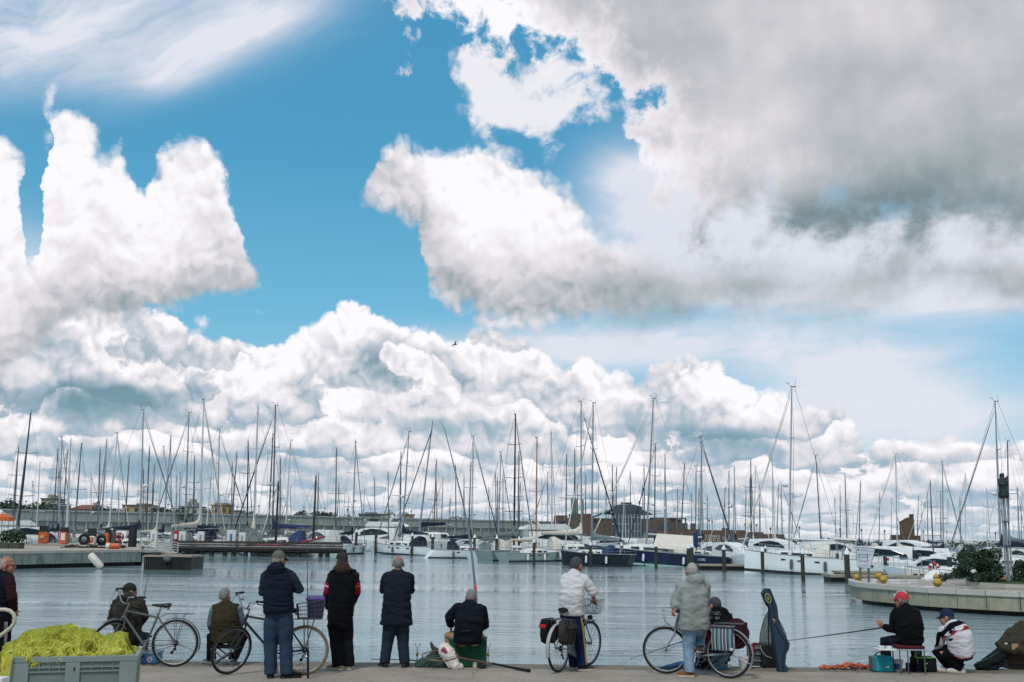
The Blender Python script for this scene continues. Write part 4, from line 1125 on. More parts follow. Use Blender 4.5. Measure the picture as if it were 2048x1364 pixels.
# ------------------------------------------------------------------ mooring piles with white cone caps
def pile(px, top, bot, w, label, cap=True, m=pile_wood):
    yh = 1070.4 + (px - 1024) * .011
    Y = CZ * F / (bot - yh); x = PX(px, Y, 1); zt = P(px, top, Y).z
    r_ = w / 2 * Y / F
    t_ = thing('mooring_pile', label, 'mooring pile', (x, Y, 0), random.uniform(0, 6), 'mooring piles in the marina')
    ch = r_ * 2.2 if cap else 0
    mb = MB(); mb.tube([(0, 0, -1.5), (random.uniform(-.03, .03), 0, zt - ch)], [r_ * 1.02, r_ * .96], 10); mb.build('post', m, t_)
    if cap:
        mb = MB(); mb.lathe([(r_ * 1.15, zt - ch - .08), (r_ * 1.18, zt - ch + .02), (r_ * .7, zt - ch + r_ * .9), (r_ * .08, zt)], 12); mb.build('cap', cap_white, t_)
    return t_
left_lbl = 'dark mooring pile standing among the boats behind the timber jetty'
for px, top, bot, w in [(603, 1062, 1103, 4), (636, 1058, 1106, 5), (646, 1057, 1104, 4), (680, 1060, 1106, 5), (679.5, 1064, 1106, 5), (517, 1060, 1100, 4), (530, 1064, 1100, 4)]:
    pile(px, top, bot, w, left_lbl)
for px, top, bot, w, l in [(712, 1057, 1107, 5.5, 'mooring pile before the bow of the motor yacht with three hull windows'), (751, 1062, 1107, 5, 'bare pile at the middle of the motor yacht right of the jetty'),
                           (824, 1065, 1110, 5, 'pile in front of the two bows of the white catamaran'), (865, 1066, 1113, 6, 'brown pile beside the scooped stern of the white sloop'),
                           (907, 1069, 1115, 6, 'dark pile in front of the low white hull right of the catamaran'), (949, 1068, 1117, 5.5, 'pile in front of the rounded white transom left of the red sail cover boat'),
                           (993, 1069, 1120, 6, 'pile in front of the grey hull with rusty red deck gear'), (1038, 1072, 1119, 5, 'pale greenish pile beside the rusty red deck gear'),
                           (1068, 1077, 1129, 5.5, 'dark pile before the scooped white transom left of the black hull'), (1126, 1083, 1126, 6, 'pile at the raked bow of the black hull'),
                           (1181, 1082, 1133, 6, 'pile with blue wrapping in front of the black hull'), (1243, 1083, 1131, 6, 'pile at the stern of the black hull before the blue ketch'),
                           (1312, 1084, 1135, 6.5, 'pale pile in front of the cream boom tent'), (1377, 1086, 1137, 8, 'thick left pile of the pair at the bow of the blue ketch'),
                           (1384, 1085, 1138, 7, 'right pile of the pair at the bow of the blue ketch'), (1441, 1092, 1125, 6, 'bare black pile beside the finger pontoon'),
                           (1448, 1089, 1142, 7.5, 'tall capped pile at the finger pontoon'), (1478.5, 1088, 1123, 5.5, 'slim pile behind the finger pontoon'), (1427, 1085, 1112, 5, 'short pile set back behind the finger pontoon'),
                           (1525, 1093, 1146, 7, 'capped pile at the bow of the white sloop with grey fenders'), (1531, 1090, 1130, 5, 'pile behind the bow pile of the white sloop'),
                           (1606, 1096, 1160, 8, 'tall capped pile in front of the middle of the white sloop'), (1674.5, 1107, 1147, 7, 'bare dark pile at the stern of the white sloop'),
                           (1687, 1096, 1136, 6, 'pile behind the thick canvas-capped pile'), (1695, 1094, 1163, 11, 'thickest pile with pointed white canvas cap left of the sign'),
                           (1746, 1098, 1141, 6, 'dark pile right behind the notice sign'), (1770, 1111, 1149, 7.5, 'short bare black pile right of the sign'), (1805, 1100, 1142, 6.5, 'capped pile right of the service post'),
                           (1865, 1103, 1140, 5.5, 'capped pile above the orange life ring'), (1899, 1100, 1166, 10, 'thick capped pile with white rope bands left of the bush'), (1843, 1107, 1124, 5, 'short distant pile right of the green tent cover')]:
    pile(px, top, bot, w, l, cap='bare' not in l)
# ------------------------------------------------------------------ boats
def hull_rings(L, B, Fb, rake=0.06, flare=0.85, full=0.75, transom=0.72, n=15, sheer=.25, stern_rake=.03):
    """stations from stern (x=-L/2) to bow (x=+L/2); each a list port gunwale -> keel -> starboard gunwale"""
    rings = []
    for i in range(n):
        s = i / (n - 1)
        bw = (transom + (1 - transom) * min(1, s / .45) ** .8) if s < .45 else max(0.012, (1 - ((s - .45) / .55) ** 2.2))
        b = B / 2 * bw
        zt = Fb * (1 + sheer * (s - .3) ** 2 * (1.6 if s > .3 else .8))
        xo = -L / 2 + L * s
        ring = []
        for k in (1.0, .97, .75, .45, .15, -.12, -.35):
            z = zt * k if k > 0 else k
            t_ = max(0, k)
            y = b * (flare + (1 - flare) * t_) * (1 if k > .1 else .8 if k > -.2 else .3)
            if k <= .15 and s > .8: y *= max(.25, 1 - (s - .8) * 3)
            x = xo + (rake * L * (t_ - .5) * max(0, (s - .6) / .4)) + (stern_rake * L * (.5 - t_) * max(0, (.12 - s) / .12) * 2)
            ring.append((x, y, z))
        full_r = ring + [(x, -y, z) for x, y, z in reversed(ring)]
        rings.append(full_r)
    return rings
def sailboat(name, label, H, hullm=white_hull, mastm=alu, cover=cv_navy, genoa=cv_navy, hood=cv_navy, L=None, spread=2, boom=True, tent=None, radar=False, bimini=None, stripe=None, group=None, detail=True, mizzen=False, fb=1.0, step=.07, rake=.06, stern_rake=.03, mast_r=1.0, ports=True, boot=antifoul):
    """boat built at its own waterline origin below the mast foot; bow along +x"""
    L = L or H * .70; B = L * .30; Fb = (L * .092 + .1) * fb
    t_ = thing(name, label, 'sailing boat', (0, 0, 0), 0, group)
    mx = L * step                                         # mast step ahead of midship
    sh = T(-mx, 0, 0)
    rings = hull_rings(L, B, Fb, rake=rake, stern_rake=stern_rake)
    mb = MB(); mb.loft(rings, True, True, sh, closed=False); mb.build('hull', hullm, t_)
    dk = []; st = []
    for r in rings:
        dk.append([(x * 1.0, y * .96, z + .015) for x, y, z in (r[0], r[-1])])
        st.append(r)
    mb = MB()
    for a_, b_ in zip(dk, dk[1:]): mb.quad(a_[0], b_[0], b_[1], a_[1], sh)
    mb.build('deck', deck_white, t_)
    mb = MB()
    for sgn in (0, -1):
        mb.tube([Vector(r[sgn]) + Vector((0, 0, .04)) for r in rings], L * .0035, 5, M=sh)
    mb.build('toe_rail', alu if stripe is None else stripe, t_)
    mb = MB()
    for sg_ in (1, -1):
        a_ = []
        for r in rings:
            x, y, z = r[4]; a_.append([(x, sg_ * (y + .012), .02), (x, sg_ * (y + .012), Fb * .17)])
        for p_, q2 in zip(a_, a_[1:]): mb.quad(p_[0], q2[0], q2[1], p_[1], sh)
    mb.build('boot_stripe', boot, t_)
    # coach roof
    zc = Fb * 1.0; cr = []
    for f, w, h_ in ((-.12, .50, .35), (-.05, .56, .45), (.10, .52, .42), (.22, .42, .30), (.30, .26, .06)):
        x = f * L; wy = B / 2 * w * 1.2; hz = L * .045 * h_ / .35
        cr.append([(x, wy, zc), (x, wy * .93, zc + hz * .7), (x, wy * .7, zc + hz), (x, -wy * .7, zc + hz), (x, -wy * .93, zc + hz * .7), (x, -wy, zc)])
    mb = MB(); mb.loft(cr, True, True, sh); cb_ = mb.build('coach_roof', deck_white, t_)
    mb = MB()
    for sg_ in (1, -1):
        for f0, f1 in ((-.10, -.02), (.0, .08), (.11, .17)):
            w0 = B / 2 * .56 * 1.2
            mb.add([(f0 * L, sg_ * (w0 * .985), zc + L * .013), (f1 * L, sg_ * (w0 * .96), zc + L * .013), (f1 * L, sg_ * (w0 * .945), zc + L * .03), (f0 * L, sg_ * (w0 * .965), zc + L * .032)], [(0, 1, 2, 3)], False, sh)
    mb.build('window', glass_dark, cb_)
    if ports:
        mb = MB()
        for sg_ in (1, -1):
            for i in (5, 7, 9):
                x, y, z = rings[i][2]; mb.bx(x - L * .022, x + L * .022, sg_ * y * 1.005 - .02, sg_ * y * 1.005 + .02, z - L * .004, z + L * .008, sh)
        mb.build('porthole', glass_dark, t_)
    # spray hood
    if hood is not None:
        hd = []
        for f, h_ in ((-.24, .95), (-.20, 1.0), (-.14, .75), (-.10, .3)):
            x = f * L; w = B * .30; hz = L * .115 * h_; z0 = zc + L * .01
            hd.append([(x, w * math.cos(a), z0 + hz * math.sin(a) ** .7 if math.sin(a) > 0 else z0) for a in [math.pi * k / 8 for k in range(9)]])
        mb = MB(); mb.loft(hd, True, True, sh); mb.build('spray_hood', hood, t_)
    if bimini is not None:
        hd = []
        for f in (-.47, -.40, -.32, -.28):
            x = f * L; w = B * .36; z0 = zc + L * .17
            hd.append([(x, w * math.cos(a), z0 + L * .02 * math.sin(a)) for a in [math.pi * k / 6 for k in range(7)]])
        mb = MB(); mb.loft(hd, True, True, sh); bi_ = mb.build('bimini', bimini, t_)
        mb = MB()
        for f in (-.46, -.30):
            for sg_ in (1, -1): mb.tube([(f * L, sg_ * B * .36, zc), (f * L * 1.0, sg_ * B * .36, zc + L * .17)], .02, 5, M=sh)
        mb.build('bimini_frame', steel, bi_)
    # mast
    zb = zc + L * .05; r_ = H * .0074 * mast_r
    mb = MB(); mb.tube([(0, 0, zb - .2), (0, 0, H * .6), (0, 0, H)], [r_, r_ * .95, r_ * .6], 8, flat=.75)
    ms = mb.build('mast', mastm, t_)
    mb = MB(); mb.bx(-.30, .10, -.05, .05, H, H + .06); mb.tube([(-.25, 0, H), (-.25, .02, H + .55)], .012, 4); mb.tube([(.05, 0, H), (.25, 0, H + .28)], .012, 4); mb.tube([(.18, 0, H + .28), (.42, .1, H + .30)], .02, 4); mb.build('masthead_fitting', alu_dark, ms)
    for k in range(spread):
        z = zb + (H - zb) * (k + 1) / (spread + 1) * 1.02; w = B * (.40 - .05 * k)
        mb = MB(); mb.tube([(-.12, w, z + .12), (0, 0, z), (-.12, -w, z + .12)], .035, 5); mb.build('spreader', mastm, ms)
    if radar:
        mb = MB(); mb.lathe([(.05, -.12), (.27, -.1), (.30, 0), (.22, .1), (.03, .13)], 14, T(.42, 0, H * .47)); mb.bx(.1, .5, -.05, .05, H * .47 - .2, H * .47 - .12); mb.build('radar_dome', cap_white, ms)
    # rigging
    mb = MB(); w = B * .42
    for sg_ in (1, -1):
        prev = (-.1, sg_ * w, zc)
        for k in range(spread):
            z = zb + (H - zb) * (k + 1) / (spread + 1) * 1.02; pt = (-.12, sg_ * B * (.40 - .05 * k), z + .12)
            mb.tube([prev, pt], .013, 3); prev = pt
        mb.tube([prev, (0, 0, H * .985)], .013, 3)
        mb.tube([(-.35, sg_ * w, zc), (0, 0, zb + (H - zb) * .36)], .013, 3)
    mb.tube([(-L * .48, 0, zc), (-.2, 0, H)], .014, 3, M=None)
    mb.tube([(L * .42, 0, zc + L * .015), (.05, 0, H * .99)], .016, 3)
    mb.build('rigging', wire, t_)
    if genoa is not None:
        a_ = Vector((L * .415, 0, zc + L * .04)); b_ = Vector((.12, 0, H * .94)); pts = [a_.lerp(b_, k / 6) for k in range(7)]
        mb = MB(); mb.tube(pts, [H * .0028, H * .0042, H * .0042, H * .0038, H * .0032, H * .0026, .02], 7); mb.build('furled_sail', genoa, t_)
    if boom:
        bl = L * .40; zbm = zb + H * .062; e_ = Vector((-bl, 0, zbm + .05))
        mb = MB(); mb.tube([(-.1, 0, zbm), e_], H * .0055, 7); mb.tube([(-.1, 0, zb + .1), (-bl * .35, 0, zbm)], .03, 5); mb.build('boom', mastm, t_)
        if cover is not None:
            pts = []; rad = []
            for k in range(9):
                f = k / 8; pts.append((-.08 - bl * .96 * f, 0.02 * math.sin(k * 2.0), zbm + .1 + H * .012 * (1 - f) + (H * .018 if k == 0 else 0))); rad.append(H * (.020 - .012 * f) + .02 * math.sin(k * 1.7) * .5)
            mb = MB(); mb.tube(pts, rad, 10, flat=.55, up=(0, 1, 0)); mb.tube([(-.12, 0, zbm + .1), (-.05, 0, zbm + H * .075)], [H * .016, H * .006], 8); mb.build('sail_cover', cover, t_)
    if tent is not None:
        zt = zb + H * .07; rl = []
        for f, k in ((-.36, 1), (-.06, 1)):
            x = f * L; w = B * .46; rl.append([(x, w, zc + L * .03), (x - .2, .05, zt), (x - .2, -.05, zt), (x, -w, zc + L * .03), (x, -w + .03, zc + L * .03), (x - .2, 0, zt - .05), (x, w - .03, zc + L * .03)])
        mb = MB(); mb.loft(rl, True, False); mb.build('boom_tent', tent, t_)
    if mizzen:
        mb = MB(); mb.tube([(-L * .34, 0, zc), (-L * .34, 0, H * .72)], [r_ * .8, r_ * .5], 8); mz_ = mb.build('mizzen_mast', mastm, t_)
        mb = MB(); mb.tube([(-L * .34, 0, zc + 1.2), (-L * .56, 0, zc + 1.3)], [.14, .08], 8); mb.build('sail_cover', cover or cv_grey, mz_)
    # pulpit, pushpit, stanchions and guard wires
    mb = MB(); gh = .62
    for sg_ in (1, -1):
        prev = None
        for i, r in enumerate(rings):
            if i % 2: continue
            x, y, z = r[0]; y *= .97 * sg_
            mb.tube([(x, y, z), (x, y, z + gh)], .014, 4, M=sh)
            if prev:
                mb.tube([prev, (x, y, z + gh)], .009, 3, M=sh); mb.tube([(prev[0], prev[1], prev[2] - .3), (x, y, z + gh - .3)], .008, 3, M=sh)
            prev = (x, y, z + gh)
    x, y, z = rings[0][0]; mb.tube([(x, y, z + gh), (x - .1, 0, z + gh), (x, -y, z + gh)], .016, 4, M=sh)
    x, y, z = rings[-1][0]; x2, y2, z2 = rings[-2][0]
    mb.tube([(x2, y2, z2 + gh), (x + .1, 0, z + gh), (x2, -y2, z2 + gh)], .018, 4, M=sh)
    mb.build('guard_rail', steel, t_)
    if detail:
        mb = MB(); mb.torus(.42, .02, 18, 5, T(-L * .36 - mx, 0, zc + .75) @ Matrix.Rotation(R(80), 4, 'Y')); mb.tube([(-L * .34 - mx, 0, zc - .1), (-L * .355 - mx, 0, zc + .75)], .06, 6); mb.build('steering_wheel', steel, t_)
        for i in (4, 8):
            x, y, z = rings[i][0]
            for sg_ in (1, -1):
                mb = MB(); mb.lathe([(.03, -.36), (.11, -.3), (.12, 0), (.11, .3), (.03, .36)], 9, sh @ T(x, sg_ * (y + .13), z * .55)); mb.build('fender', cap_white if hullm is not white_hull else pump_grey, t_)
    t_['mast_h'] = H
    return t_
def place(bt, px_b, py_b, px_t, py_t, Y, yaw, H0, maxlean=7):
    """stand the boat so its mast foot is under (px_b) and its mast runs to the photographed masthead"""
    top = P(px_t, py_t, Y); bx = PX(px_b, Y, 1.5)
    # extrapolate mast line down to the water
    foot_z = P(px_b, py_b, Y).z; foot = Vector((P(px_b, py_b, Y).x, Y, foot_z))
    d = (top - foot); 
    if foot_z > .02: foot = foot - d * (foot_z / d.z)
    d = top - foot
    lean = math.degrees(math.atan2(d.x, d.z)); lean = max(-maxlean, min(maxlean, lean))
    bt.location = (foot.x, Y, 0)
    s = d.length / H0; bt.scale = (s, s, s)
    bt.rotation_euler = (Matrix.Rotation(R(lean), 3, 'Y') @ Matrix.Rotation(yaw, 3, 'Z')).to_euler()

# prototypes (masthead height 15 m) --------------------------------------------
H0 = 15.0
protos = {
 'a': sailboat('sailing_boat', '', H0, white_hull, alu, cv_navy, cv_grey, cv_navy, radar=True),
 'b': sailboat('sailing_boat', '', H0, white_hull, alu_white, cv_white, cv_white, cv_grey),
 'c': sailboat('sailing_boat', '', H0, white_hull, mast_black, cv_grey, cv_grey, cv_navy),
 'd': sailboat('sailing_boat', '', H0, white_hull, alu_dark, cv_blue, cv_navy, cv_blue, radar=True),
 'f': sailboat('sailing_boat', '', H0, white_hull, alu_dark, cv_grey, None, cv_white, spread=1),
 'w': sailboat('sailing_boat', '', H0, white_hull, mast_wood, cv_white, None, None, spread=1, stripe=teak),
}
used = set()
def boat(kind, px_t, py_t, px_b, py_b, label, Y=None, yaw=None, H=None, group='sailing boats moored in the marina'):
    yh = 1070.4 + (px_t - 1024) * .011
    if Y is None:
        hp = yh - py_t; Hh = 10 + 7.5 * hp / 270; Y = F * (Hh - CZ) / hp
    if 340 < px_b < 700: Y = max(Y, 141)
    if kind in used: b_ = dup(protos[kind], label, group)
    else: b_ = protos[kind]; used.add(kind); b_['label'] = label; b_['group'] = group
    b_['category'] = 'sailing boat'
    if yaw is None: yaw = math.pi / 2 * random.choice((1, -1)) + random.uniform(-.5, .5)
    place(b_, px_b, py_b, px_t, py_t, Y, yaw, H0)
    return b_
# masts of the left half: (kind, top x, top y, foot x, foot y, label or None, Y, yaw)
LL = 'white sailing boat with bare grey mast in the crowded far rows at the left'
LM = 'white sailing boat with slim mast in the crowded far rows behind the jetty'
LC = 'white sailing boat with slim mast in the far rows between catamaran and black mast'
LR = 'white sailing boat with slim mast in the far rows before the brick restaurant'
LX = 'white sailing boat with slim mast in the far rows before the long brick wall'
LE = 'white sailing boat with slim mast in the far rows near the brick tower'
fleet = [
 ('d', 37.6, 893, 25, 1035, LL), ('c', 61.5, 827, 37, 1045, 'sailing boat with tall black mast leaning right, at the far left', 122, -1.2),
 ('b', 80, 925, 74, 1040, LL), ('d', 116, 900, 107, 1035, LL), ('a', 124, 874, 118, 1035, 'sailing boat with thin grey mast beside the thick white mast at the left'), ('f', 135, 900, 126, 1038, LL), ('b', 142, 880, 133, 1050, 'sailing boat with thick white mast behind the orange pumps', 140, 1.9),
 ('f', 163, 887, 151, 1038, LL), ('f', 200.5, 899, 196, 1035, LL), ('a', 213.6, 880, 203, 1042, LL), ('b', 234.7, 866, 219, 1040, 'sailing boat with tall mast leaning right, above the slim pumps'), ('f', 258.5, 913, 251, 1035, LL),
 ('a', 287, 819, 280, 1050, 'sailing boat with very tall grey mast right of the fuel pumps', 130, .5), ('d', 287, 938, 286, 1040, LL), ('f', 299, 895, 293, 1036, LL), ('f', 309, 930, 305, 1035, LL), ('b', 328, 893, 315, 1040, LL), ('a', 342, 873, 328, 1042, LL),
 ('a', 378, 825, 370, 1055, 'sailing boat with tall grey mast left of the tallest white mast', 134, 2.9), ('b', 407.8, 799, 399, 1060, 'sailing boat with the tallest white mast of the left half', 133, 1.2), ('b', 426, 901, 414, 1045, LM), ('a', 439, 858, 435, 1055, 'sailing boat with grey mast and radar dome before the yellow apartment block', 138, .1),
 ('d', 389.5, 913, 387, 1040, LM), ('f', 354, 952, 352, 1035, LM), ('f', 464.5, 925, 463, 1038, LM), ('f', 474, 904, 463.5, 1042, LM), ('c', 496.5, 884, 494.5, 1050, 'sailing boat with straight slim black mast behind the timber jetty', 145, 1.6),
 ('b', 516, 815, 507, 1068, 'sailing boat with thick tall white mast left of the crossed dark stays', 131, 1.8), ('f', 546, 868, 537, 1058, LM), ('d', 551, 811, 545, 1072, 'sailing boat with tall dark grey mast and blue sail cover at the crossed stays', 130, 3.0), ('b', 582, 880, 571, 1060, 'sailing boat with white mast leaning right beside the crossed dark stays', 142, -2.2), ('f', 561, 917, 560, 1045, LM),
 ('f', 673, 898, 671, 1050, LM), ('d', 678, 966, 674, 1045, LM), ('a', 711.5, 883, 705, 1065, 'sailing boat with thick grey mast above the motor yacht with hull windows', 150, 1.3), ('f', 749, 957, 750, 1050, LC),
 ('f', 802, 904, 800, 1052, LC), ('a', 818, 863, 805, 1070, 'sailing boat with tall grey mast just left of the strongly leaning mast', 148, 2.5), ('f', 873, 920, 868, 1045, LC), ('w', 872.5, 955, 874, 1050, 'sailing boat with slim brown mast right of the leaning mast'), ('f', 911, 931, 912, 1045, LC), ('f', 928, 952, 928, 1045, LC), ('d', 942, 925, 938, 1055, LC),
 ('f', 995, 955, 995, 1050, LC), ('f', 1006, 951, 1006, 1050, LC), ('f', 977.5, 975, 979, 1050, LC),
 ('f', 1038, 904, 1036, 1060, LR), ('b', 1102.5, 866, 1104, 1066, 'sailing boat with pale mast between the wooden mast and the tall pair', 150, 1.4), ('f', 1133, 910, 1132, 1055, LR), ('f', 1149.5, 900, 1149, 1055, LR), ('f', 1155.5, 955, 1155, 1050, LR),
 ('f', 1172, 948, 1171, 1050, LR), ('f', 1197.5, 969, 1196, 1060, LR), ('f', 1212, 970, 1212, 1050, LR), ('d', 1225, 932, 1224, 1065, LR), ('f', 1233, 936, 1232, 1065, LR), ('f', 1260.5, 946, 1261, 1075, LR), ('f', 1285, 970, 1286, 1050, LR), ('f', 1288, 931, 1289, 1060, LR),
 ('d', 1310.5, 887, 1309, 1075, 'sailing boat with dark grey mast right behind the raked mast of the blue ketch', 135, 2.4), ('a', 1330, 910, 1330, 1065, LR), ('f', 1369, 928, 1362, 1075, LX), ('a', 1402, 873, 1406, 1090, 'sailing boat with tall grey mast and navy sail right of the blue ketch', 128, .3), ('f', 1398, 978, 1397, 1062, LX),
 ('f', 1355, 978, 1355, 1060, LX), ('f', 1383, 985, 1383, 1060, LX), ('f', 1415, 990, 1415, 1065, LX),
 ('f', 1450, 975, 1446, 1080, LX), ('f', 1458, 943, 1458, 1080, LX), ('a', 1468.5, 933, 1471, 1082, LX), ('f', 1491.8, 975, 1491, 1070, LX), ('d', 1501.5, 921, 1503, 1078, LX), ('b', 1511.5, 934, 1507, 1085, LX), ('f', 1519.6, 970, 1520, 1072, LX), ('b', 1544, 920, 1550, 1085, LX), ('f', 1557, 970, 1554, 1072, LX),
 ('c', 1631.5, 911, 1642, 1085, 'sailing boat with black mast leaning left behind the white sloop', 135, 2.8), ('f', 1690, 952, 1694, 1090, LE), ('f', 1669.5, 996, 1672, 1090, LE), ('d', 1721, 963, 1718, 1088, LE), ('f', 1759.5, 987, 1758, 1095, LE),
 ('b', 1791, 908, 1795, 1112, 'sailing boat with tall pale mast and radar dome left of the brick tower', 105, 2.7), ('f', 1837, 993, 1834, 1098, LE), ('d', 1854.5, 985, 1856, 1092, LE), ('d', 1860, 961, 1867, 1108, 'sailing boat with blue mast gear and blue canvas right of the brick tower', 88, 1.2), ('a', 1884.5, 923, 1887, 1098, 'sailing boat with tall grey mast right of the brick tower', 110, .4), ('f', 1881.5, 984, 1882, 1090, LE),
 ('f', 1919.5, 993, 1922, 1102, LE), ('b', 1973, 977, 1981, 1090, 'sailing boat with pale mast above the cream boom cover beside the monument'), ('a', 1990, 803, 2003, 1125, 'sailing boat with very tall grey mast left of the bronze statue', 84, 2.9), ('f', 2015, 882, 2018, 1080, 'sailing boat with slim mast right behind the bronze statue'), ('d', 2035, 977, 2040, 1112, LE), ('f', 2042, 1000, 2043, 1100, LE),
]
for it in fleet:
    k, tx, ty, fx, fy, lb = it[:6]
    boat(k, tx, ty, fx, fy, lb, it[6] if len(it) > 6 else None, it[7] if len(it) > 7 else None)
# further unrigged hulls and small masts filling the rear rows
rr = random.Random(77)
for i in range(34):
    px = 20 + 1960 * (i + rr.random()) / 34
    if 1180 < px < 1360 and rr.random() < .5: continue
    yh = 1070.4 + (px - 1024) * .011
    Y = rr.uniform(150, 225); top = yh - F * (rr.uniform(9.5, 13) - CZ) / Y
    boat(rr.choice('fabd'), px + rr.uniform(-2, 4), top, px, yh - 2, LL if px < 345 else LM if px < 700 else LC if px < 1030 else LR if px < 1345 else LX if px < 1650 else LE, Y, rr.choice((0, math.pi / 2, -math.pi / 2, math.pi)) + rr.uniform(-.3, .3))

# front boats one by one -------------------------------------------------------
def front(label, H, Y, px_b, px_t, py_t, py_b, yaw, **kw):
    b_ = sailboat('sailing_boat', label, H, **kw)
    b_['group'] = 'sailing boats moored in the marina'
    place(b_, px_b, py_b, px_t, py_t, Y, yaw, H)
    return b_
# white sloop on the right (bow left)
ws = front('long white sloop with cream spray hood and grey fenders behind the right piles', 13.6, 86, 1578, 1583.5, 774, 1100, math.pi - .35, hullm=white_hull, mastm=alu_white, cover=None, genoa=cv_white, hood=cv_white, bimini=cv_white, radar=True, L=8.1, rake=.005, fb=1.5, step=.11)
# black hull, bow left
front('sailing boat with black hull and grey sail cover, bow towards the white transom', 16.4, 102, 1183, 1186.5, 806, 1095, math.pi - .5, hullm=mat('black_gelcoat', (22, 26, 36), .25), mastm=alu, cover=cv_grey, genoa=cv_white, hood=cv_blue, L=7.5, spread=2, boot=antifoul, fb=1.55)
# blue ketch, bow left
kt = front('big royal blue sailing boat with cream boom tent and raked mast', 16.2, 107, 1292, 1306.8, 797, 1100, math.pi - .22, hullm=blue_hull, mastm=alu, cover=None, genoa=cv_white, hood=None, tent=cv_white, L=13.2, spread=2, boot=mat('boot_pale_green', (150, 180, 176), .6))
text_obj('IBERI', .34, letter, kt.children[0], (-5.4, 1.80, .95), (R(90), 0, R(180 - 6)), ext=.004)
# second blue hull poking out right of the piles
front('blue-hulled sloop half hidden behind the pair of piles, bow to the right', 13, 118, 1401, 1404, 884, 1090, -.15, hullm=blue_hull, mastm=alu, cover=cv_navy, genoa=cv_navy, hood=cv_white, L=9.0)
# sterns in the middle
front('white sloop with scooped stern right of the catamaran and navy sail cover', 15.0, 130, 943, 946.5, 872, 1066, .32, mastm=alu, cover=cv_navy, genoa=cv_navy, hood=cv_navy, L=9.3, stern_rake=-.05)
front('white sailing boat with rounded white transom left of the black mast', 13, 127, 996, 1002, 904, 1085, .95, mastm=alu, cover=cv_grey, genoa=cv_grey, hood=cv_grey, L=9)
front('black-masted sailing boat with grey mainsail cover and grey hull', 15.8, 122, 1028, 1031, 829, 1090, 1.0, hullm=mat('grey_green_hull', (150, 164, 158), .35), mastm=mast_black, cover=cv_grey, genoa=cv_grey, hood=cv_white, L=10, spread=3)
front('sailing boat with varnished wooden mast and grey-green hull', 14, 118, 1072, 1074, 875, 1090, .75, hullm=mat('pale_aqua_hull', (170, 182, 174), .35), mastm=mast_wood, cover=cv_white, genoa=None, hood=None, L=9, spread=1)
front('white sloop with scooped stern and cream mainsail cover left of the black hull', 16.5, 122, 1163, 1162, 803, 1095, .3, mastm=alu, cover=cv_white, genoa=cv_navy, hood=cv_white, L=11, stern_rake=-.06)
# old wooden boats at the jetty
def lugger(label, px0, px1, masts, Y, hullm):
    xa, xb = PX(px0, Y, 1), PX(px1, Y, 1); L = xb - xa
    t_ = thing('fishing_lugger', label, 'fishing boat', ((xa + xb) / 2, Y, 0))
    rings = hull_rings(L, 3.2, 1.25, rake=.05, transom=.35, sheer=1.0)
    mb = MB(); mb.loft(rings, True, True, None, closed=False); mb.build('hull', hullm, t_)
    mb = MB()
    for sgn in (0, -1): mb.tube([Vector(r[sgn]) + Vector((0, 0, .06)) for r in rings], .10, 6)
    mb.build('rubbing_strake', red_paint, t_)
    mb = MB()
    for a_, b_ in zip(rings, rings[1:]): mb.quad([a_[0][0], a_[0][1] * .95, a_[0][2] - .1], [b_[0][0], b_[0][1] * .95, b_[0][2] - .1], [b_[-1][0], b_[-1][1] * .95, b_[-1][2] - .1], [a_[-1][0], a_[-1][1] * .95, a_[-1][2] - .1])
    mb.build('deck', teak, t_)
    for (tx, ty, fx) in masts:
        top = P(tx, ty, Y); x0 = PX(fx, Y, 1.4) - t_.location.x
        mb = MB(); mb.tube([(x0, 0, .8), (top.x - t_.location.x, 0, top.z)], [.17, .09], 9); ms = mb.build('mast', mat('mast_dark_wood', (44, 36, 32), .6), t_)
        mb = MB(); mb.sph((top.x - t_.location.x, 0, top.z + .1), .14, 8, 6); mb.tube([(top.x - t_.location.x, 0, top.z), (top.x - t_.location.x + .02, 0, top.z + 1.1)], .02, 5); mb.build('truck', alu_white, ms)
        mb = MB()
        for dx in (-3.2, -1.5, 1.6, 3.0): mb.tube([(x0 + dx, random.uniform(-1, 1), 1.2), (top.x - t_.location.x, 0, top.z - .3)], .016, 4)
        mb.build('rigging', wire, t_)
    return t_
lugger('old wooden boat with white and red hull and two dark masts behind the jetty', 500, 645, [(557, 963, 551), (632, 953, 626)], 130, white_hull)
def inboard_stay(): pass

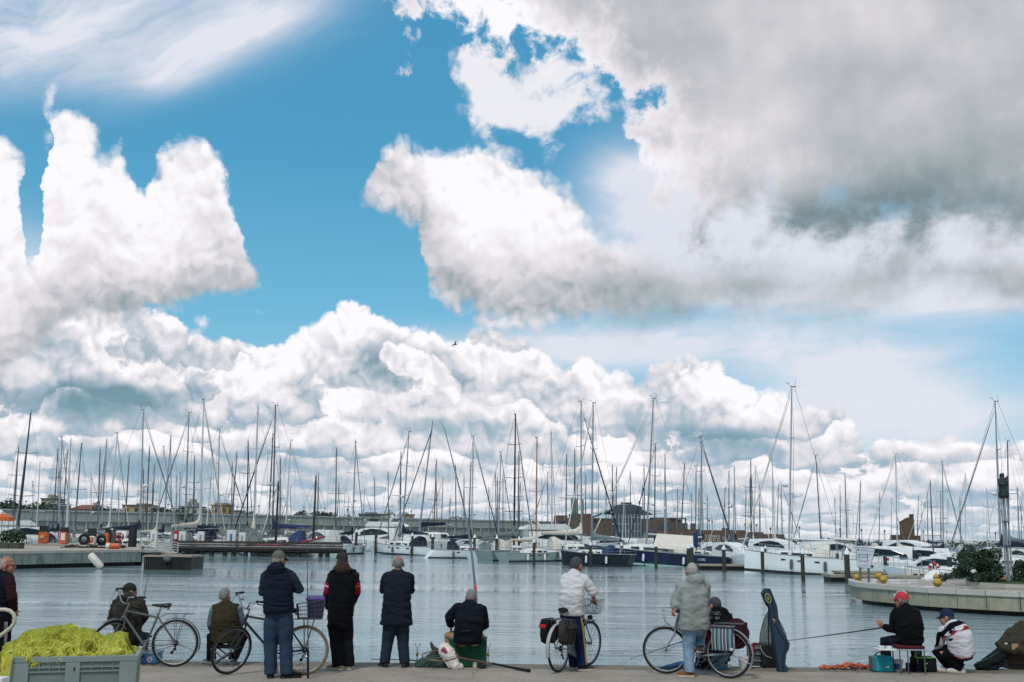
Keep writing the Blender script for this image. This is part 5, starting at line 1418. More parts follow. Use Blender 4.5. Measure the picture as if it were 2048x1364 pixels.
# ------------------------------------------------------------------ motor yachts and the catamaran
def motor_yacht(label, px0, px1, Y, L, yaw, fly=True, arch=True, topm=deck_white, gap=0, group=None, cover=None):
    xm = (PX(px0, Y, 1.5) + PX(px1, Y, 1.5)) / 2
    t_ = thing('motor_yacht', label, 'motor yacht', (xm, Y, 0), yaw, group)
    B = L * .29; Fb = L * .115
    rings = hull_rings(L, B, Fb, rake=.12, flare=.78, transom=.9, sheer=.5)
    mb = MB(); mb.loft(rings, True, True, None, closed=False); mb.build('hull', white_hull, t_)
    mb = MB()
    for a_, b_ in zip(rings, rings[1:]): mb.quad([a_[0][0], a_[0][1] * .97, a_[0][2] + .012], [b_[0][0], b_[0][1] * .97, b_[0][2] + .012], [b_[-1][0], b_[-1][1] * .97, b_[-1][2] + .012], [a_[-1][0], a_[-1][1] * .97, a_[-1][2] + .012])
    mb.build('deck', deck_white, t_)
    for sg_ in (1, -1):
        for f in (.52, .60, .68):
            i = int(f * 14); x, y, z = rings[i][2]; mb = MB(); mb.bx(x - L * .022, x + L * .022, sg_ * y * 1.0 - .03, sg_ * y * 1.0 + .03, Fb * .62, Fb * .76); mb.build('window', glass_dark, t_)
    z0 = Fb * 1.02; cs_ = []
    for f, w, h_ in ((-.38, .80, .15), (-.33, .80, .150), (-.05, .78, .155), (.12, .66, .13), (.30, .40, .045), (.38, .2, .01)):
        x = f * L; wy = B / 2 * w; hz = L * h_
        cs_.append([(x, wy, z0), (x, wy * .96, z0 + hz * .55), (x, wy * .82, z0 + hz * .95), (x, wy * .5, z0 + hz), (x, -wy * .5, z0 + hz), (x, -wy * .82, z0 + hz * .95), (x, -wy * .96, z0 + hz * .55), (x, -wy, z0)])
    mb = MB(); mb.loft(cs_, True, True); cab = mb.build('cabin', topm, t_)
    for sg_ in (1, -1):
        mb = MB(); up = []; lo = []
        for f, w, k0, k1 in ((-.30, .80, .50, .56), (-.18, .79, .42, .80), (-.05, .78, .40, .86), (.06, .71, .42, .84), (.14, .64, .44, .62)):
            hz = L * (.152 if f < 0 else .152 - (f) * .3); y = B / 2 * w * .975
            up.append((f * L, sg_ * (y * (1 - .12 * k1) + .06), z0 + hz * k1)); lo.append((f * L, sg_ * (y * (1 - .03) + .06), z0 + hz * k0))
        for i in range(4): mb.quad(lo[i], lo[i + 1], up[i + 1], up[i])
        mb.build('window', glass_dark, cab)
    if fly:
        mb = MB(); z1 = z0 + L * .155; ff = []
        for f, w, h_ in ((-.42, .74, .02), (-.30, .74, .05), (-.02, .70, .055), (.04, .6, .02)):
            x = f * L; wy = B / 2 * w; ff.append([(x, wy, z1 - .02), (x, wy * 1.03, z1 + L * h_), (x, wy * .93, z1 + L * h_), (x, wy * .9, z1 + .03), (x, -wy * .9, z1 + .03), (x, -wy * .93, z1 + L * h_), (x, -wy * 1.03, z1 + L * h_), (x, -wy, z1 - .02)])
        mb.loft(ff, True, False); fb_ = mb.build('flybridge', deck_white, t_)
        mb = MB(); mb.bx(-.02 * L, -.012 * L, -B * .28, B * .28, z1 + L * .055, z1 + L * .085); mb.build('windscreen', glass_dark, fb_)
        if arch:
            mb = MB()
            for sg_ in (1, -1): mb.tube([(-.26 * L, sg_ * B * .36, z1), (-.33 * L, sg_ * B * .33, z1 + L * .10)], L * .014, 6)
            mb.tube([(-.33 * L, B * .34, z1 + L * .10), (-.33 * L, -B * .34, z1 + L * .10)], L * .014, 6)
            ar = mb.build('radar_arch', deck_white, t_)
            mb = MB(); mb.sph((-.33 * L, 0, z1 + L * .135), (.33, .33, .38), 12, 8); mb.lathe([(.2, 0), (.3, .08), (.2, .22)], 12, T(-.30 * L, B * .2, z1 + L * .115)); mb.tube([(-.34 * L, -B * .2, z1 + L * .1), (-.36 * L, -B * .2, z1 + L * .24)], .02, 5); mb.build('radar_dome', cap_white, ar)
    if cover:
        mb = MB(); mb.sph((-.30 * L, 0, z0 + L * .05), (L * .13, B * .42, L * .10), 14, 8); mb.build('canopy', cover, t_)
    mb = MB(); prev = None
    for sg_ in (1, -1):
        prev = None
        for i in range(6, 15, 2):
            x, y, z = rings[i][0]; y *= .95 * sg_
            mb.tube([(x, y, z), (x, y, z + .65)], .02, 4)
            if prev: mb.tube([prev, (x, y, z + .65)], .018, 4)
            prev = (x, y, z + .65)
    mb.build('guard_rail', steel, t_)
    return t_
YG = 'motor yachts in the marina'
motor_yacht('white flybridge motor yacht with three dark hull windows right of the jetty', 697, 792, 176, 14.0, math.pi - .5, group=YG)
motor_yacht('rounded white motor yacht behind the right end of the timber jetty', 590, 690, 150, 11.5, math.pi - .9, fly=False, group=YG)
motor_yacht('white motor yacht with radar domes at the far left behind the planter', 25, 100, 148, 12, .4, group=YG)
motor_yacht('white motor cruiser with navy canopy behind the slim fuel pumps', 190, 260, 150, 10, 2.6, fly=False, group=YG, cover=cv_navy)
motor_yacht('white motor cruiser with dark blue canopy left of the jetty fence', 300, 352, 155, 9.5, 2.9, fly=False, group=YG, cover=cv_navy)
motor_yacht('small white motor cruiser with blue canopy in the rear row left of centre', 655, 715, 205, 9.5, .3, fly=False, group=YG, cover=cv_blue)
motor_yacht('white motor yacht with large dark side windows behind the wooden-masted boat', 1085, 1170, 134, 12.5, .3, group=YG)
motor_yacht('white motor yacht with blue canopy behind the black hull', 1195, 1260, 140, 10, .5, fly=False, group=YG, cover=cv_blue)
motor_yacht('white motor cruiser with navy canopy behind the notice sign', 1715, 1775, 88, 8, 2.7, fly=False, group=YG, cover=cv_navy)
motor_yacht('white motor cruiser with green canopy right of the service post', 1800, 1850, 95, 7.5, 2.9, fly=False, group=YG, cover=mat('canvas_green', (40, 128, 116), .85))
motor_yacht('white motor cruiser tucked behind the white sloop stern', 1640, 1700, 108, 9, .4, fly=False, group=YG, cover=cv_white)
motor_yacht('tall cream motor yacht with dark side window left of the dark bush', 1912, 1960, 74, 5.8, .25, fly=True, arch=False, group=YG, topm=cv_white)
motor_yacht('small pale grey motor boat before the capped pile with the life ring', 1838, 1895, 72, 6.2, 2.4, fly=False, group=YG)
motor_yacht('white motor boat with rounded stern right behind the yellow buoys', 1868, 1915, 54, 5.2, -2.6, fly=False, group=YG)
# small motor boats filling the rear rows
mproto = motor_yacht('white motor boat half hidden in the far rows behind the masts', 120, 150, 175, 8.5, .4, fly=False, group='motor boats in the far rows')
rr = random.Random(31)
for i, px in enumerate([300, 430, 470, 560, 640, 930, 985, 1110, 1240, 1330, 1385, 1440, 1470, 1560, 1640, 1690, 1745, 1830, 1980, 2030]):
    c_ = dup(mproto); Yb_ = rr.uniform(145, 190) if px < 1350 else rr.uniform(105, 150)
    c_.location = (PX(px, Yb_, 1), Yb_, 0); c_.rotation_euler = (0, 0, rr.choice((.3, 2.7, -1.2, 1.8)) + rr.uniform(-.3, .3)); s_ = rr.uniform(.75, 1.15); c_.scale = (s_, s_, s_)
# catamaran: two hulls, bows towards the viewer
CY = 152; cx_ = PX(838, CY, 1)
ct_ = thing('catamaran', 'white catamaran with two upright bows and navy boom cover left of centre', 'catamaran', (cx_, CY + 1, 0), R(-128))
for sg_ in (1, -1):
    rings = hull_rings(11, 1.7, 1.75, rake=.0, transom=.7, sheer=.15, flare=.9)
    mb = MB(); mb.loft(rings, True, True, T(0, sg_ * 2.5, 0), closed=False); hl_ = mb.build('hull', white_hull, ct_)
    mb = MB()
    for f in (.45, .8):
        x, y, z = rings[int(f * 14)][1]
        for s2 in (1, -1): mb.bx(x - .1, x + .1, sg_ * 2.5 + s2 * y - .03, sg_ * 2.5 + s2 * y + .03, 1.05, 1.4)
    mb.build('porthole', glass_dark, hl_)
mb = MB(); mb.bx(-4.6, 2.6, -2.6, 2.6, .9, 1.75); mb.build('bridge_deck', deck_white, ct_)
cr = []
for x, w, h_ in ((-3.6, 2.3, 1.15), (-1, 2.4, 1.25), (.8, 2.1, 1.1), (1.9, 1.7, .1)):
    cr.append([(x, w, 1.755), (x, w * .94, 1.755 + h_ * .8), (x, w * .8, 1.755 + h_), (x, -w * .8, 1.755 + h_), (x, -w * .94, 1.755 + h_ * .8), (x, -w, 1.755)])
mb = MB(); mb.loft(cr, True, True); dh = mb.build('deckhouse', deck_white, ct_)
for sg_ in (1, -1):
    mb = MB(); mb.add([(-3, sg_ * 2.36, 2.1), (.4, sg_ * 2.26, 2.1), (.3, sg_ * 2.16, 2.7), (-3, sg_ * 2.26, 2.75)], [(0, 1, 2, 3)], False); mb.build('window', glass_dark, dh)
ctop = P(865.5, 841, CY) - Vector((cx_, CY + 1, 0)); ctop.rotate(Matrix.Rotation(R(128), 3, 'Z'))
mb = MB(); mb.tube([(.2, 0, 2.6), ctop], [.13, .08], 8); mb.build('mast', alu, ct_)
mb = MB(); mb.tube([(0, 0, 4.0), (-5.2, 0, 4.2)], [.34, .18], 10, flat=.6, up=(0, 1, 0)); mb.build('sail_cover', cv_navy, ct_)
mb = MB()
for sg_ in (1, -1): mb.tube([(-1, sg_ * 3, 1.8), ctop * .95], .013, 4)
mb.tube([(5.2, 0, 1.7), ctop * .93], .07, 6); mb.build('rigging', wire, ct_)
# white service pedestals and a red extinguisher box on the jetty
for px, py0, py1, lb in [(402, 1063, 1083, 'white service pedestal on the jetty left of the big white cabinet'), (463, 1060, 1082, 'tall white service cabinet with blue stripe on the jetty'), (485, 1065, 1084, 'white service pedestal on the jetty right of the big white cabinet'), (308, 1061, 1080, 'white service pedestal just right of the gangway head'), (365, 1063, 1082, 'white service pedestal on the jetty right of the red box')]:
    Yp = JY + 2; x = PX(px, Yp, 2); z0 = jz(1097) + .004; h_ = P(px, py0, Yp).z - z0
    t_ = thing('service_pedestal', lb, 'service pedestal', (x, Yp, z0), 0, 'white service pedestals on the jetty')
    w_ = .38 if px != 463 else .5
    mb = MB(); mb.bx(-w_, w_, -.25, .25, 0, h_, bev=.04); mb.build('cabinet', paper, t_)
    mb = MB(); mb.bx(-w_ * .3, w_ * .3, -.262, -.253, h_ * .3, h_ * .8); mb.build('front_panel', mat('service_blue', (70, 130, 180), .5) if px == 463 else alu, t_)
Yp = JY + 2; t_ = thing('fire_box', 'red fire extinguisher cabinet standing on the jetty by the fence', 'fire cabinet', (PX(353, Yp, 2), Yp, jz(1097) + .004))
h_ = P(353, 1061, Yp).z - jz(1097)
mb = MB(); mb.lathe([(.34, 0), (.36, .05), (.36, h_ - .15), (.2, h_)], 14); mb.build('cabinet', red_paint, t_)
mb = MB(); mb.bx(-.16, .16, -.375, -.34, h_ * .5, h_ * .8); mb.build('notice', paper, t_)
# upright blue dinghy cover hanging beside the blue ketch
q_ = P(1391, 1065, 103)
o = MB(); o.loft([[(w * math.cos(a), .18 * math.sin(a), z) for a in [2 * math.pi * k / 12 for k in range(12)]] for w, z in ((.12, 0), (.22, .3), (.24, .7), (.22, 1.2), (.14, 1.45))]); o = o.build('rolled_cover', cv_blue); o.location = (q_.x, 103, P(1391, 1096, 103).z); tag(o, 'upright bright blue rolled cover standing on deck beside the pair of piles', 'cover')
# gulls in the sky
def gull(px, py, Y, span, label):
    p = P(px, py, Y); t_ = thing('gull', label, 'bird', p, R(30))
    mb = MB(); mb.sph((0, 0, 0), (.22, .07, .07), 10, 6)
    for sg_ in (1, -1):
        mb.loft([[(.08, sg_ * .04, .03), (-.08, sg_ * .04, .03), (-.08, sg_ * .04, .02), (.08, sg_ * .04, .02)], [(.06, sg_ * span * .22, .16), (-.09, sg_ * span * .22, .16), (-.09, sg_ * span * .22, .15), (.06, sg_ * span * .22, .15)], [(-.08, sg_ * span * .5, .06), (-.12, sg_ * span * .5, .06), (-.12, sg_ * span * .5, .05), (-.08, sg_ * span * .5, .05)]], True, False)
    mb.build('body', mat('gull_grey', (70, 74, 80), .8), t_)
    t_.rotation_euler = (R(-25), 0, R(30))
gull(910, 689, 110, 1.1, 'grey gull gliding in front of the low cumulus left of centre')
gull(1463, 1014, 120, 1.0, 'small gull flying low among the masts right of the restaurant')
# ------------------------------------------------------------------ people
skin = mat('skin', (168, 120, 98), 0.55, var=0.1, scale=12, bump=.15, bscale=60)
skin_red = mat('skin_ruddy', (164, 106, 86), 0.5, var=0.1, scale=12, bump=.15, bscale=60)
eye_m = mat('eye_dark', (44, 36, 32), 0.2, var=0)
hair_grey = mat('hair_grey', (128, 126, 124), .8, var=.35, scale=40, bump=.8, bscale=90)
hair_white = mat('hair_silver', (168, 164, 158), .8, var=.3, scale=40, bump=.8, bscale=90)
hair_dark = mat('hair_dark_grey', (66, 68, 72), .8, var=.35, scale=40, bump=.8, bscale=90)
def cloth(name, rgb, var=.16, bump=.5, scale=9):
    return mat(name, rgb, .9, var=var, scale=scale, bump=bump, bscale=26, spec=.15)
def person(label, Y, J, face=0.0, garments=(), hairm=None, hair='short', bald=False, cap=None, head=(0, 0, 0), curl=.5, skinm=skin, beard=None, seed=1, glasses=False, thick=1.0, grip=None):
    """J: joint -> (photo px, photo py, metres away from the plane y = Y). face: heading, 0 = away from the viewer, + = turned right"""
    W = {}
    for k, (px, py, dy) in J.items(): W[k] = P(px, py, Y + dy)
    root_p = Vector((W['pelvis'].x, W['pelvis'].y, QZ))
    root = thing('person', label, 'person', root_p)
    W = {k: v - root_p for k, v in W.items()}
    for s in 'lr':
        if W['an_' + s].z < .24:                                                # this foot stands on the ground
            W['an_' + s].z = .088; W['toe_' + s].z = .03
    fwd = Vector((math.sin(face), math.cos(face), 0)); rgt = Vector((math.cos(face), -math.sin(face), 0)); up = Vector((0, 0, 1))
    pel, nk, hd = W['pelvis'], W['neck'], W['head']
    # ---- head frame
    hy, hp_, hr_ = face + head[0], head[1], head[2]
    HM = T(*hd) @ Matrix.Rotation(-hy, 4, 'Z') @ Matrix.Rotation(hp_, 4, 'X') @ Matrix.Rotation(hr_, 4, 'Y')
    b = MB()
    b.sph((0, -.012, .025), (.076, .096, .098), 20, 14, HM)                     # skull
    b.sph((0, .035, -.045), (.060, .066, .080), 16, 12, HM)                     # face
    b.sph((0, .062, -.098), (.034, .032, .026), 12, 8, HM)                      # chin
    b.sph((0, .078, .018), (.052, .020, .018), 12, 8, HM)                       # brow
    b.tube([(0, .090, .010), (0, .108, -.025), (0, .098, -.036)], [.011, .016, .013], 8, M=HM)   # nose
    b.sph((0, .092, -.066), (.024, .012, .008), 10, 6, HM); b.sph((0, .089, -.078), (.021, .011, .007), 10, 6, HM)  # lips
    for s in (-1, 1):
        b.sph((s * .086, -.012, -.012), (.014, .027, .036), 10, 8, HM)          # ears
        b.sph((s * .040, .072, -.035), (.022, .020, .022), 10, 8, HM)           # cheeks
    hb = HM @ Vector((0, -.02, -.055))
    b.tube([nk - (hd - nk) * .25, nk.lerp(hb, .5), hb], [.066 * thick, .056 * thick, .056], 12)
    # ---- trunk inside the clothes, limbs
    mid = W.get('mid', pel.lerp(nk, .5) - fwd * .01)
    b.tube([pel - (mid - pel) * .12, pel, mid, mid.lerp(nk, .6), nk], [.10, .125, .12, .13, .06], 14, flat=.72, up=fwd)
    for s in 'lr':
        sh, elb, wr = W['sh_' + s], W['el_' + s], W['wr_' + s]
        b.tube([sh.lerp(nk, .5), sh, sh.lerp(elb, .5), elb, elb.lerp(wr, .35), wr], [.05, .052, .044, .037, .038, .026], 10)
        # hand
        dr = W['ha_' + s] - wr if 'ha_' + s in W else (wr - elb)
        dr = dr.normalized(); sg = -1 if s == 'l' else 1
        side = (-up if abs(dr.z) < .7 else fwd)
        pal = dr.cross(side).normalized()
        if pal.dot(rgt) * sg > 0: pal = -pal                                    # palm faces the body
        side = pal.cross(dr).normalized()
        th = side if side.dot(fwd + up * .5) > 0 else -side
        kn_ = wr + dr * .092
        b.tube([wr - dr * .02, wr + dr * .03, wr + dr * .07, kn_], [.024, .034, .040, .036], 10, flat=.42, up=pal)
        cu = grip if grip is not None else curl
        for i, (o, L) in enumerate(((.030, .070), (.010, .080), (-.010, .074), (-.029, .058))):
            p0 = kn_ - dr * .012 + th * o
            d1 = dr * math.cos(cu * .8) + pal * math.sin(cu * .8); d2 = dr * math.cos(cu * 1.9) + pal * math.sin(cu * 1.9)
            b.tube([p0, p0 + d1 * L * .52, p0 + d1 * L * .52 + d2 * L * .5], [.0095, .0088, .0072], 7)
        p0 = wr + dr * .028 + th * .026
        d1 = (dr * .6 + th * .75 + pal * .25).normalized(); d2 = (dr * .9 + th * .2 + pal * .4).normalized()
        b.tube([p0, p0 + d1 * .040, p0 + d1 * .040 + d2 * .030], [.0125, .0105, .0085], 7)
        hp2, kn, an = W['hip_' + s], W['kn_' + s], W['an_' + s]
        b.tube([pel.lerp(hp2, .6), hp2, hp2.lerp(kn, .5), kn, kn.lerp(an, .35), an], [.085, .088, .072, .052, .054, .038], 12)
        toe = W['toe_' + s]
        b.tube([an + Vector((0, 0, .0)), an.lerp(toe, .35) - up * .03, toe], [.038, .038, .026], 8)
    body = fuse(b, 'body', skinm, root, .0068, 2)
    e = MB()
    for s in (-1, 1):
        e = MB(); e.sph((s * .031, .081, -.006), (.012, .010, .008), 10, 8, HM); e.build('eye', eye_m, root)
    # ---- hair and cap
    if hairm:
        h = MB(); bm = bmesh.new(); bmesh.ops.create_icosphere(bm, subdivisions=4, radius=1)
        rr = random.Random(seed)
        for v in bm.verts:
            d = v.co.normalized()
            k = 1.0
            front = d.y; hgt = d.z
            line = .18 if hair == 'short' else .25
            if front > .25 and hgt < .55 + .1 * math.sin(d.x * 9): k = 0
            if front > -.25 and hgt < -.22: k = 0
            if hgt < -.62 + .1 * mnoise.noise(d * 9): k = 0
            if abs(d.x) > .75 and front > .05 and hgt < .25: k = 0
            if bald and (hgt > .50 + .18 * front and front > -.75): k = 0
            th_ = 1.06 + .045 * mnoise.noise(d * 4 + Vector((seed, 0, 0))) + .045 * mnoise.noise(Vector((d.x * 14, d.y * 14, d.z * 5)) + Vector((seed, 0, 0))) + .03 * mnoise.noise(d * 24)
            if hair == 'full': th_ += .07
            if bald: th_ -= .01
            if cap and hgt > -.05: k = 0
            f = th_ if k else .86
            v.co = Vector((d.x * .079 * f, -.014 + d.y * .099 * f, .020 + d.z * .106 * f))
        h.addbm(bm, True, HM); h.build('hair', hairm, root)
        if beard:
            h = MB(); h.sph((0, .050, -.088), (.052, .05, .040), 14, 10, HM); h.build('beard', hairm, root)
    if cap:
        c = MB(); rg = []
        for k in range(7):
            a = math.pi / 2 * k / 6
            rg.append([((.088 * math.cos(a)) * math.cos(t_), -.012 + (.110 * math.cos(a)) * math.sin(t_), .012 + .122 * math.sin(a) ** .9) for t_ in [2 * math.pi * q_ / 20 for q_ in range(20)]])
        c.loft(rg, True, True, HM); co_ = c.build('cap', cap[0], root)
        if len(cap) > 1 and cap[1]:
            v_ = MB(); top = []; bot = []
            for q_ in range(11):
                t_ = math.pi * q_ / 10; x = .080 * math.cos(t_)
                top.append((x, .080 + .0 + .085 * math.sin(t_), .030 - .028 * math.sin(t_) - .02 * abs(math.cos(t_)) ** 2))
            inner = [(p_[0], .045 + .045 * math.sin(math.pi * q_ / 10), .034) for q_, p_ in enumerate(top)]
            n = 11; vs = top + inner + [(x, y, z - .006) for x, y, z in top] + [(x, y, z - .006) for x, y, z in inner]
            fs = []
            for q_ in range(10):
                fs += [(q_, q_ + 1, n + q_ + 1, n + q_), (2 * n + q_ + 1, 2 * n + q_, 3 * n + q_, 3 * n + q_ + 1), (q_ + 1, q_, 2 * n + q_, 2 * n + q_ + 1)]
            v_.add(vs, fs, True, HM); v_.build('visor', cap[1], co_)
        if len(cap) > 2 and cap[2]:
            v_ = MB(); v_.tube([(0, -.10, .10), (0, -.05, .133), (0, .05, .128), (0, .094, .075)], .006, 6, M=HM); v_.build('cap_stripe', cap[2], co_)
            v_ = MB(); v_.lathe([(.001, -.004), (.03, -.004), (.03, .004), (.001, .004)], 14, HM @ T(.0, .093, .07) @ Matrix.Rotation(R(70), 4, 'X')); v_.build('cap_badge', cap[2], co_)
    if glasses:
        g = MB()
        for s in (-1, 1):
            g.torus(.022, .0025, 14, 5, HM @ T(s * .032, .098, -.006) @ Matrix.Rotation(R(90), 4, 'X')); g.tube([(s * .054, .096, -.002), (s * .082, .0, .004)], .0025, 5, M=HM)
        g.tube([(-.01, .102, -.004), (.01, .102, -.004)], .0025, 5, M=HM); g.build('glasses', black_rubber, root)
    # ---- clothes
    def spine(t_):
        a, m_, c = pel, mid, nk
        if t_ < 0: return a + (m_ - a) * 2 * t_
        return a * (1 - t_) ** 2 + (m_ * 2 - (a + c) * .5) * (2 * t_ * (1 - t_)) + c * t_ ** 2
    hipv = (W['hip_r'] - W['hip_l']).normalized(); shv = (W['sh_r'] - W['sh_l']).normalized()
    def ring(t_, rx, ry, oy=0.0, n=24, sq=.82):
        c = spine(t_); tg = (spine(t_ + .02) - spine(t_ - .02)).normalized()
        lat = hipv.lerp(shv, max(0, min(1, t_))).normalized(); lat = (lat - tg * lat.dot(tg)).normalized(); dp = tg.cross(lat).normalized()
        if dp.dot(fwd) < 0: dp = -dp
        o = []
        for k in range(n):
            a = 2 * math.pi * k / n; ca, sa = math.cos(a), math.sin(a)
            o.append(c + lat * (rx * math.copysign(abs(ca) ** sq, ca)) + dp * (ry * math.copysign(abs(sa) ** sq, sa) + oy))
        return o
    made = {}
    for gi, g in enumerate(garments):
        kind, nm, m_ = g['k'], g['n'], g['m']
        mb = MB()
        if kind == 'top':
            prof = g['prof']
            mb.loft([ring(*p_) for p_ in prof])
            if not g.get('nosho'):
                r0 = g.get('sr', .078)
                for s in 'lr':
                    sh = W['sh_' + s]; mb.tube([nk.lerp(sh, .25) - up * .02, sh + (sh - nk) * .02], [r0 * .78, r0 * .95], 12)
            if g.get('sleeve', True):
                r0, r1, r2 = g.get('sl', (.078, .066, .050)); cut = g.get('cut', 1.0)
                for s in 'lr':
                    sh, elb, wr = W['sh_' + s], W['el_' + s], W['wr_' + s]
                    end = elb.lerp(wr, cut) if cut > 0 else sh.lerp(elb, 1 + cut)
                    pts = [sh.lerp(nk, .25), sh, sh.lerp(elb, .5), elb] + ([elb.lerp(end, .5), end] if cut > 0 else [])
                    if cut <= 0: pts[-1] = end
                    rs_ = [r0 * .9, r0, (r0 + r1) / 2, r1] + ([(r1 + r2) / 2, r2] if cut > 0 else [])
                    mb.tube(pts, rs_, 12)
            if g.get('collar'):
                cz = nk + (hd - nk) * .10; mb.tube([nk - (hd - nk) * .22, cz, nk + (hd - nk) * .30], [.082, .078, .074], 14)
            if g.get('hood'):
                hc = nk - fwd * .085 + up * .0
                mb.sph(hc, (.13, .075, .085), 14, 8); mb.sph(nk - fwd * .05 + up * .045, (.105, .075, .05), 14, 8)
        elif kind == 'sleeves':
            r0, r1, r2 = g.get('sl', (.070, .058, .046)); cut = g.get('cut', 1.0)
            for s in 'lr':
                sh, elb, wr = W['sh_' + s], W['el_' + s], W['wr_' + s]; end = elb.lerp(wr, cut)
                q_ = MB(); q_.tube([sh.lerp(nk, .2), sh, sh.lerp(elb, .5), elb, elb.lerp(end, .5), end], [r0 * .85, r0, (r0 + r1) / 2, r1, (r1 + r2) / 2, r2], 12)
                fuse(q_, 'sleeve', m_, root, .011, 3, .006, seed=seed + gi)
            if g.get('collar'):
                cz = nk + (hd - nk) * .10; q_ = MB(); q_.tube([nk - (hd - nk) * .15, cz, nk + (hd - nk) * .32], [.084, .080, .076], 14); q_.build('collar', m_, root)
            continue
        elif kind == 'legs':
            r0, r1, r2 = g.get('lg', (.108, .080, .070)); hem = g.get('hem', 1.10)
            t0 = g.get('top', .10)
            w_ = g.get('w', .17)
            mb.loft([ring(t0, w_ * .93, .115), ring(0, w_, .125), ring(-.16, w_ * .9, .10)])
            for s in 'lr':
                hp2, kn, an = W['hip_' + s], W['kn_' + s], W['an_' + s]; end = kn.lerp(an, hem)
                mb.tube([hp2 + (hp2 - kn) * .05, hp2.lerp(kn, .25), hp2.lerp(kn, .65), kn, kn.lerp(end, .5), end], [r0 * .92, r0, (r0 + r1) / 2, r1, (r1 + r2) / 2 * .98, r2], 14)
        o = fuse(mb, nm, m_, root, g.get('vox', .0125), g.get('smooth', 4), g.get('wr', .009), g.get('ws', (5, 5, 11)), seed + gi, g.get('label'))
        made[nm] = o
    # ---- shoes
    return root, W, made, HM, spine, ring
def shoes(root, W, m_, sole, size=.27, label=None):
    for s in 'lr':
        an, toe = W['an_' + s], W['toe_' + s]
        d = (toe - an); d.z = 0; d = d.normalized() if d.length > .02 else Vector((0, 1, 0))
        zb = min(an.z - .085, toe.z - .02)
        if abs(zb) < .09: zb = 0.004
        sd_ = Vector((d.y, -d.x, 0))
        c = Vector((an.x, an.y, zb))
        def rg(f, w, h_, z0=.022): 
            q_ = c + d * (size * f)
            return [q_ + sd_ * (w * math.cos(a)) + Vector((0, 0, z0 + (h_ - z0) * max(0, math.sin(a)) if math.sin(a) > 0 else z0)) for a in [2 * math.pi * k / 14 for k in range(14)]]
        mb = MB(); mb.loft([rg(-.27, .020, .05), rg(-.24, .034, .085), rg(-.08, .042, .115), rg(.12, .042, .10), rg(.35, .047, .075), rg(.55, .050, .062), rg(.66, .040, .055), rg(.72, .02, .04)])
        so = mb.build('shoe', m_, root, label)
        mb = MB(); out = []
        for f, w in ((-.29, .018), (-.26, .036), (-.1, .044), (.12, .043), (.35, .050), (.55, .054), (.67, .042), (.74, .02)): out.append((f, w))
        o1 = [c + d * (size * f) + sd_ * w for f, w in out] + [c + d * (size * f) - sd_ * w for f, w in reversed(out)]
        mb.add([p_ + Vector((0, 0, .001)) for p_ in o1] + [p_ + Vector((0, 0, .026)) for p_ in o1], [tuple(range(len(o1) - 1, -1, -1)), tuple(range(len(o1), 2 * len(o1)))] + [(i, (i + 1) % len(o1), (i + 1) % len(o1) + len(o1), i + len(o1)) for i in range(len(o1))], False)
        mb.build('sole', sole, so)
def decal(root, name, m_, body, pts, th=.004, label=None):
    """a strip laid on a garment: closest points of the garment surface below the given guide points"""
    vs = []
    rows = []
    for row in pts:
        rr_ = []
        for p_ in row:
            ok, co, no, _ = body.closest_point_on_mesh(Vector(p_))
            rr_.append((co + no * th) if ok else Vector(p_))
        rows.append(rr_)
    mb = MB(); n = len(rows[0])
    v = [q_ for r_ in rows for q_ in r_]
    mb.add(v, [(i * n + j, i * n + j + 1, (i + 1) * n + j + 1, (i + 1) * n + j) for i in range(len(rows) - 1) for j in range(n - 1)], True)
    o = mb.build(name, m_, root, label)
    s = o.modifiers.new('solid', 'SOLIDIFY'); s.thickness = .003; s.offset = 1
    return o
def band(root, name, m_, body, a, b, rad, f0, f1, n=16):
    """a band round a limb from a to b between fractions f0 and f1"""
    a, b = Vector(a), Vector(b); d = (b - a).normalized(); x = d.orthogonal().normalized(); y = d.cross(x)
    rows = []
    for f in (f0, (f0 * 2 + f1) / 3, (f0 + f1 * 2) / 3, f1):
        c = a.lerp(b, f); rows.append([c + x * rad * math.cos(2 * math.pi * k / n) + y * rad * math.sin(2 * math.pi * k / n) for k in range(n + 1)])
    return decal(root, name, m_, body, rows, .005)
navy_c = cloth('cloth_navy_vest', (22, 30, 46)); teal_sleeve = cloth('cloth_slate_sleeve', (38, 52, 60)); jean_d = cloth('denim_mid', (44, 62, 82)); jean_l = cloth('denim_light', (126, 152, 172)); jean_k = cloth('denim_dark', (36, 48, 60))
black_c = cloth('cloth_black', (13, 14, 18)); brown_c = cloth('cloth_dark_brown', (40, 30, 30)); red_c = cloth('cloth_red', (150, 26, 38)); dnavy_c = cloth('cloth_deep_navy', (16, 21, 32)); white_c = cloth('cloth_white', (206, 206, 206), var=.06)
grey_j = cloth('cloth_grey_beige', (140, 146, 142)); olive_c = cloth('cloth_olive', (54, 48, 34)); camo_c = mat('cloth_camouflage', (52, 50, 44), .9, var=.55, scale=16, bump=.5, bscale=26, spec=.2, dirt=((.05, .035, .028), .8)); maroon_c = cloth('cloth_maroon', (46, 24, 30)); khaki_c = cloth('cloth_khaki', (170, 132, 98)); blueshirt = cloth('cloth_pale_blue', (104, 118, 132)); track_navy = cloth('cloth_track_navy', (24, 34, 68))
yellow_s = mat('stripe_yellow', (196, 166, 60), .8, var=.05); white_s = mat('stripe_white', (216, 216, 220), .8, var=.05)
sole_d = mat('sole_dark', (34, 32, 30), .8); sole_l = mat('sole_pale', (190, 180, 160), .8)

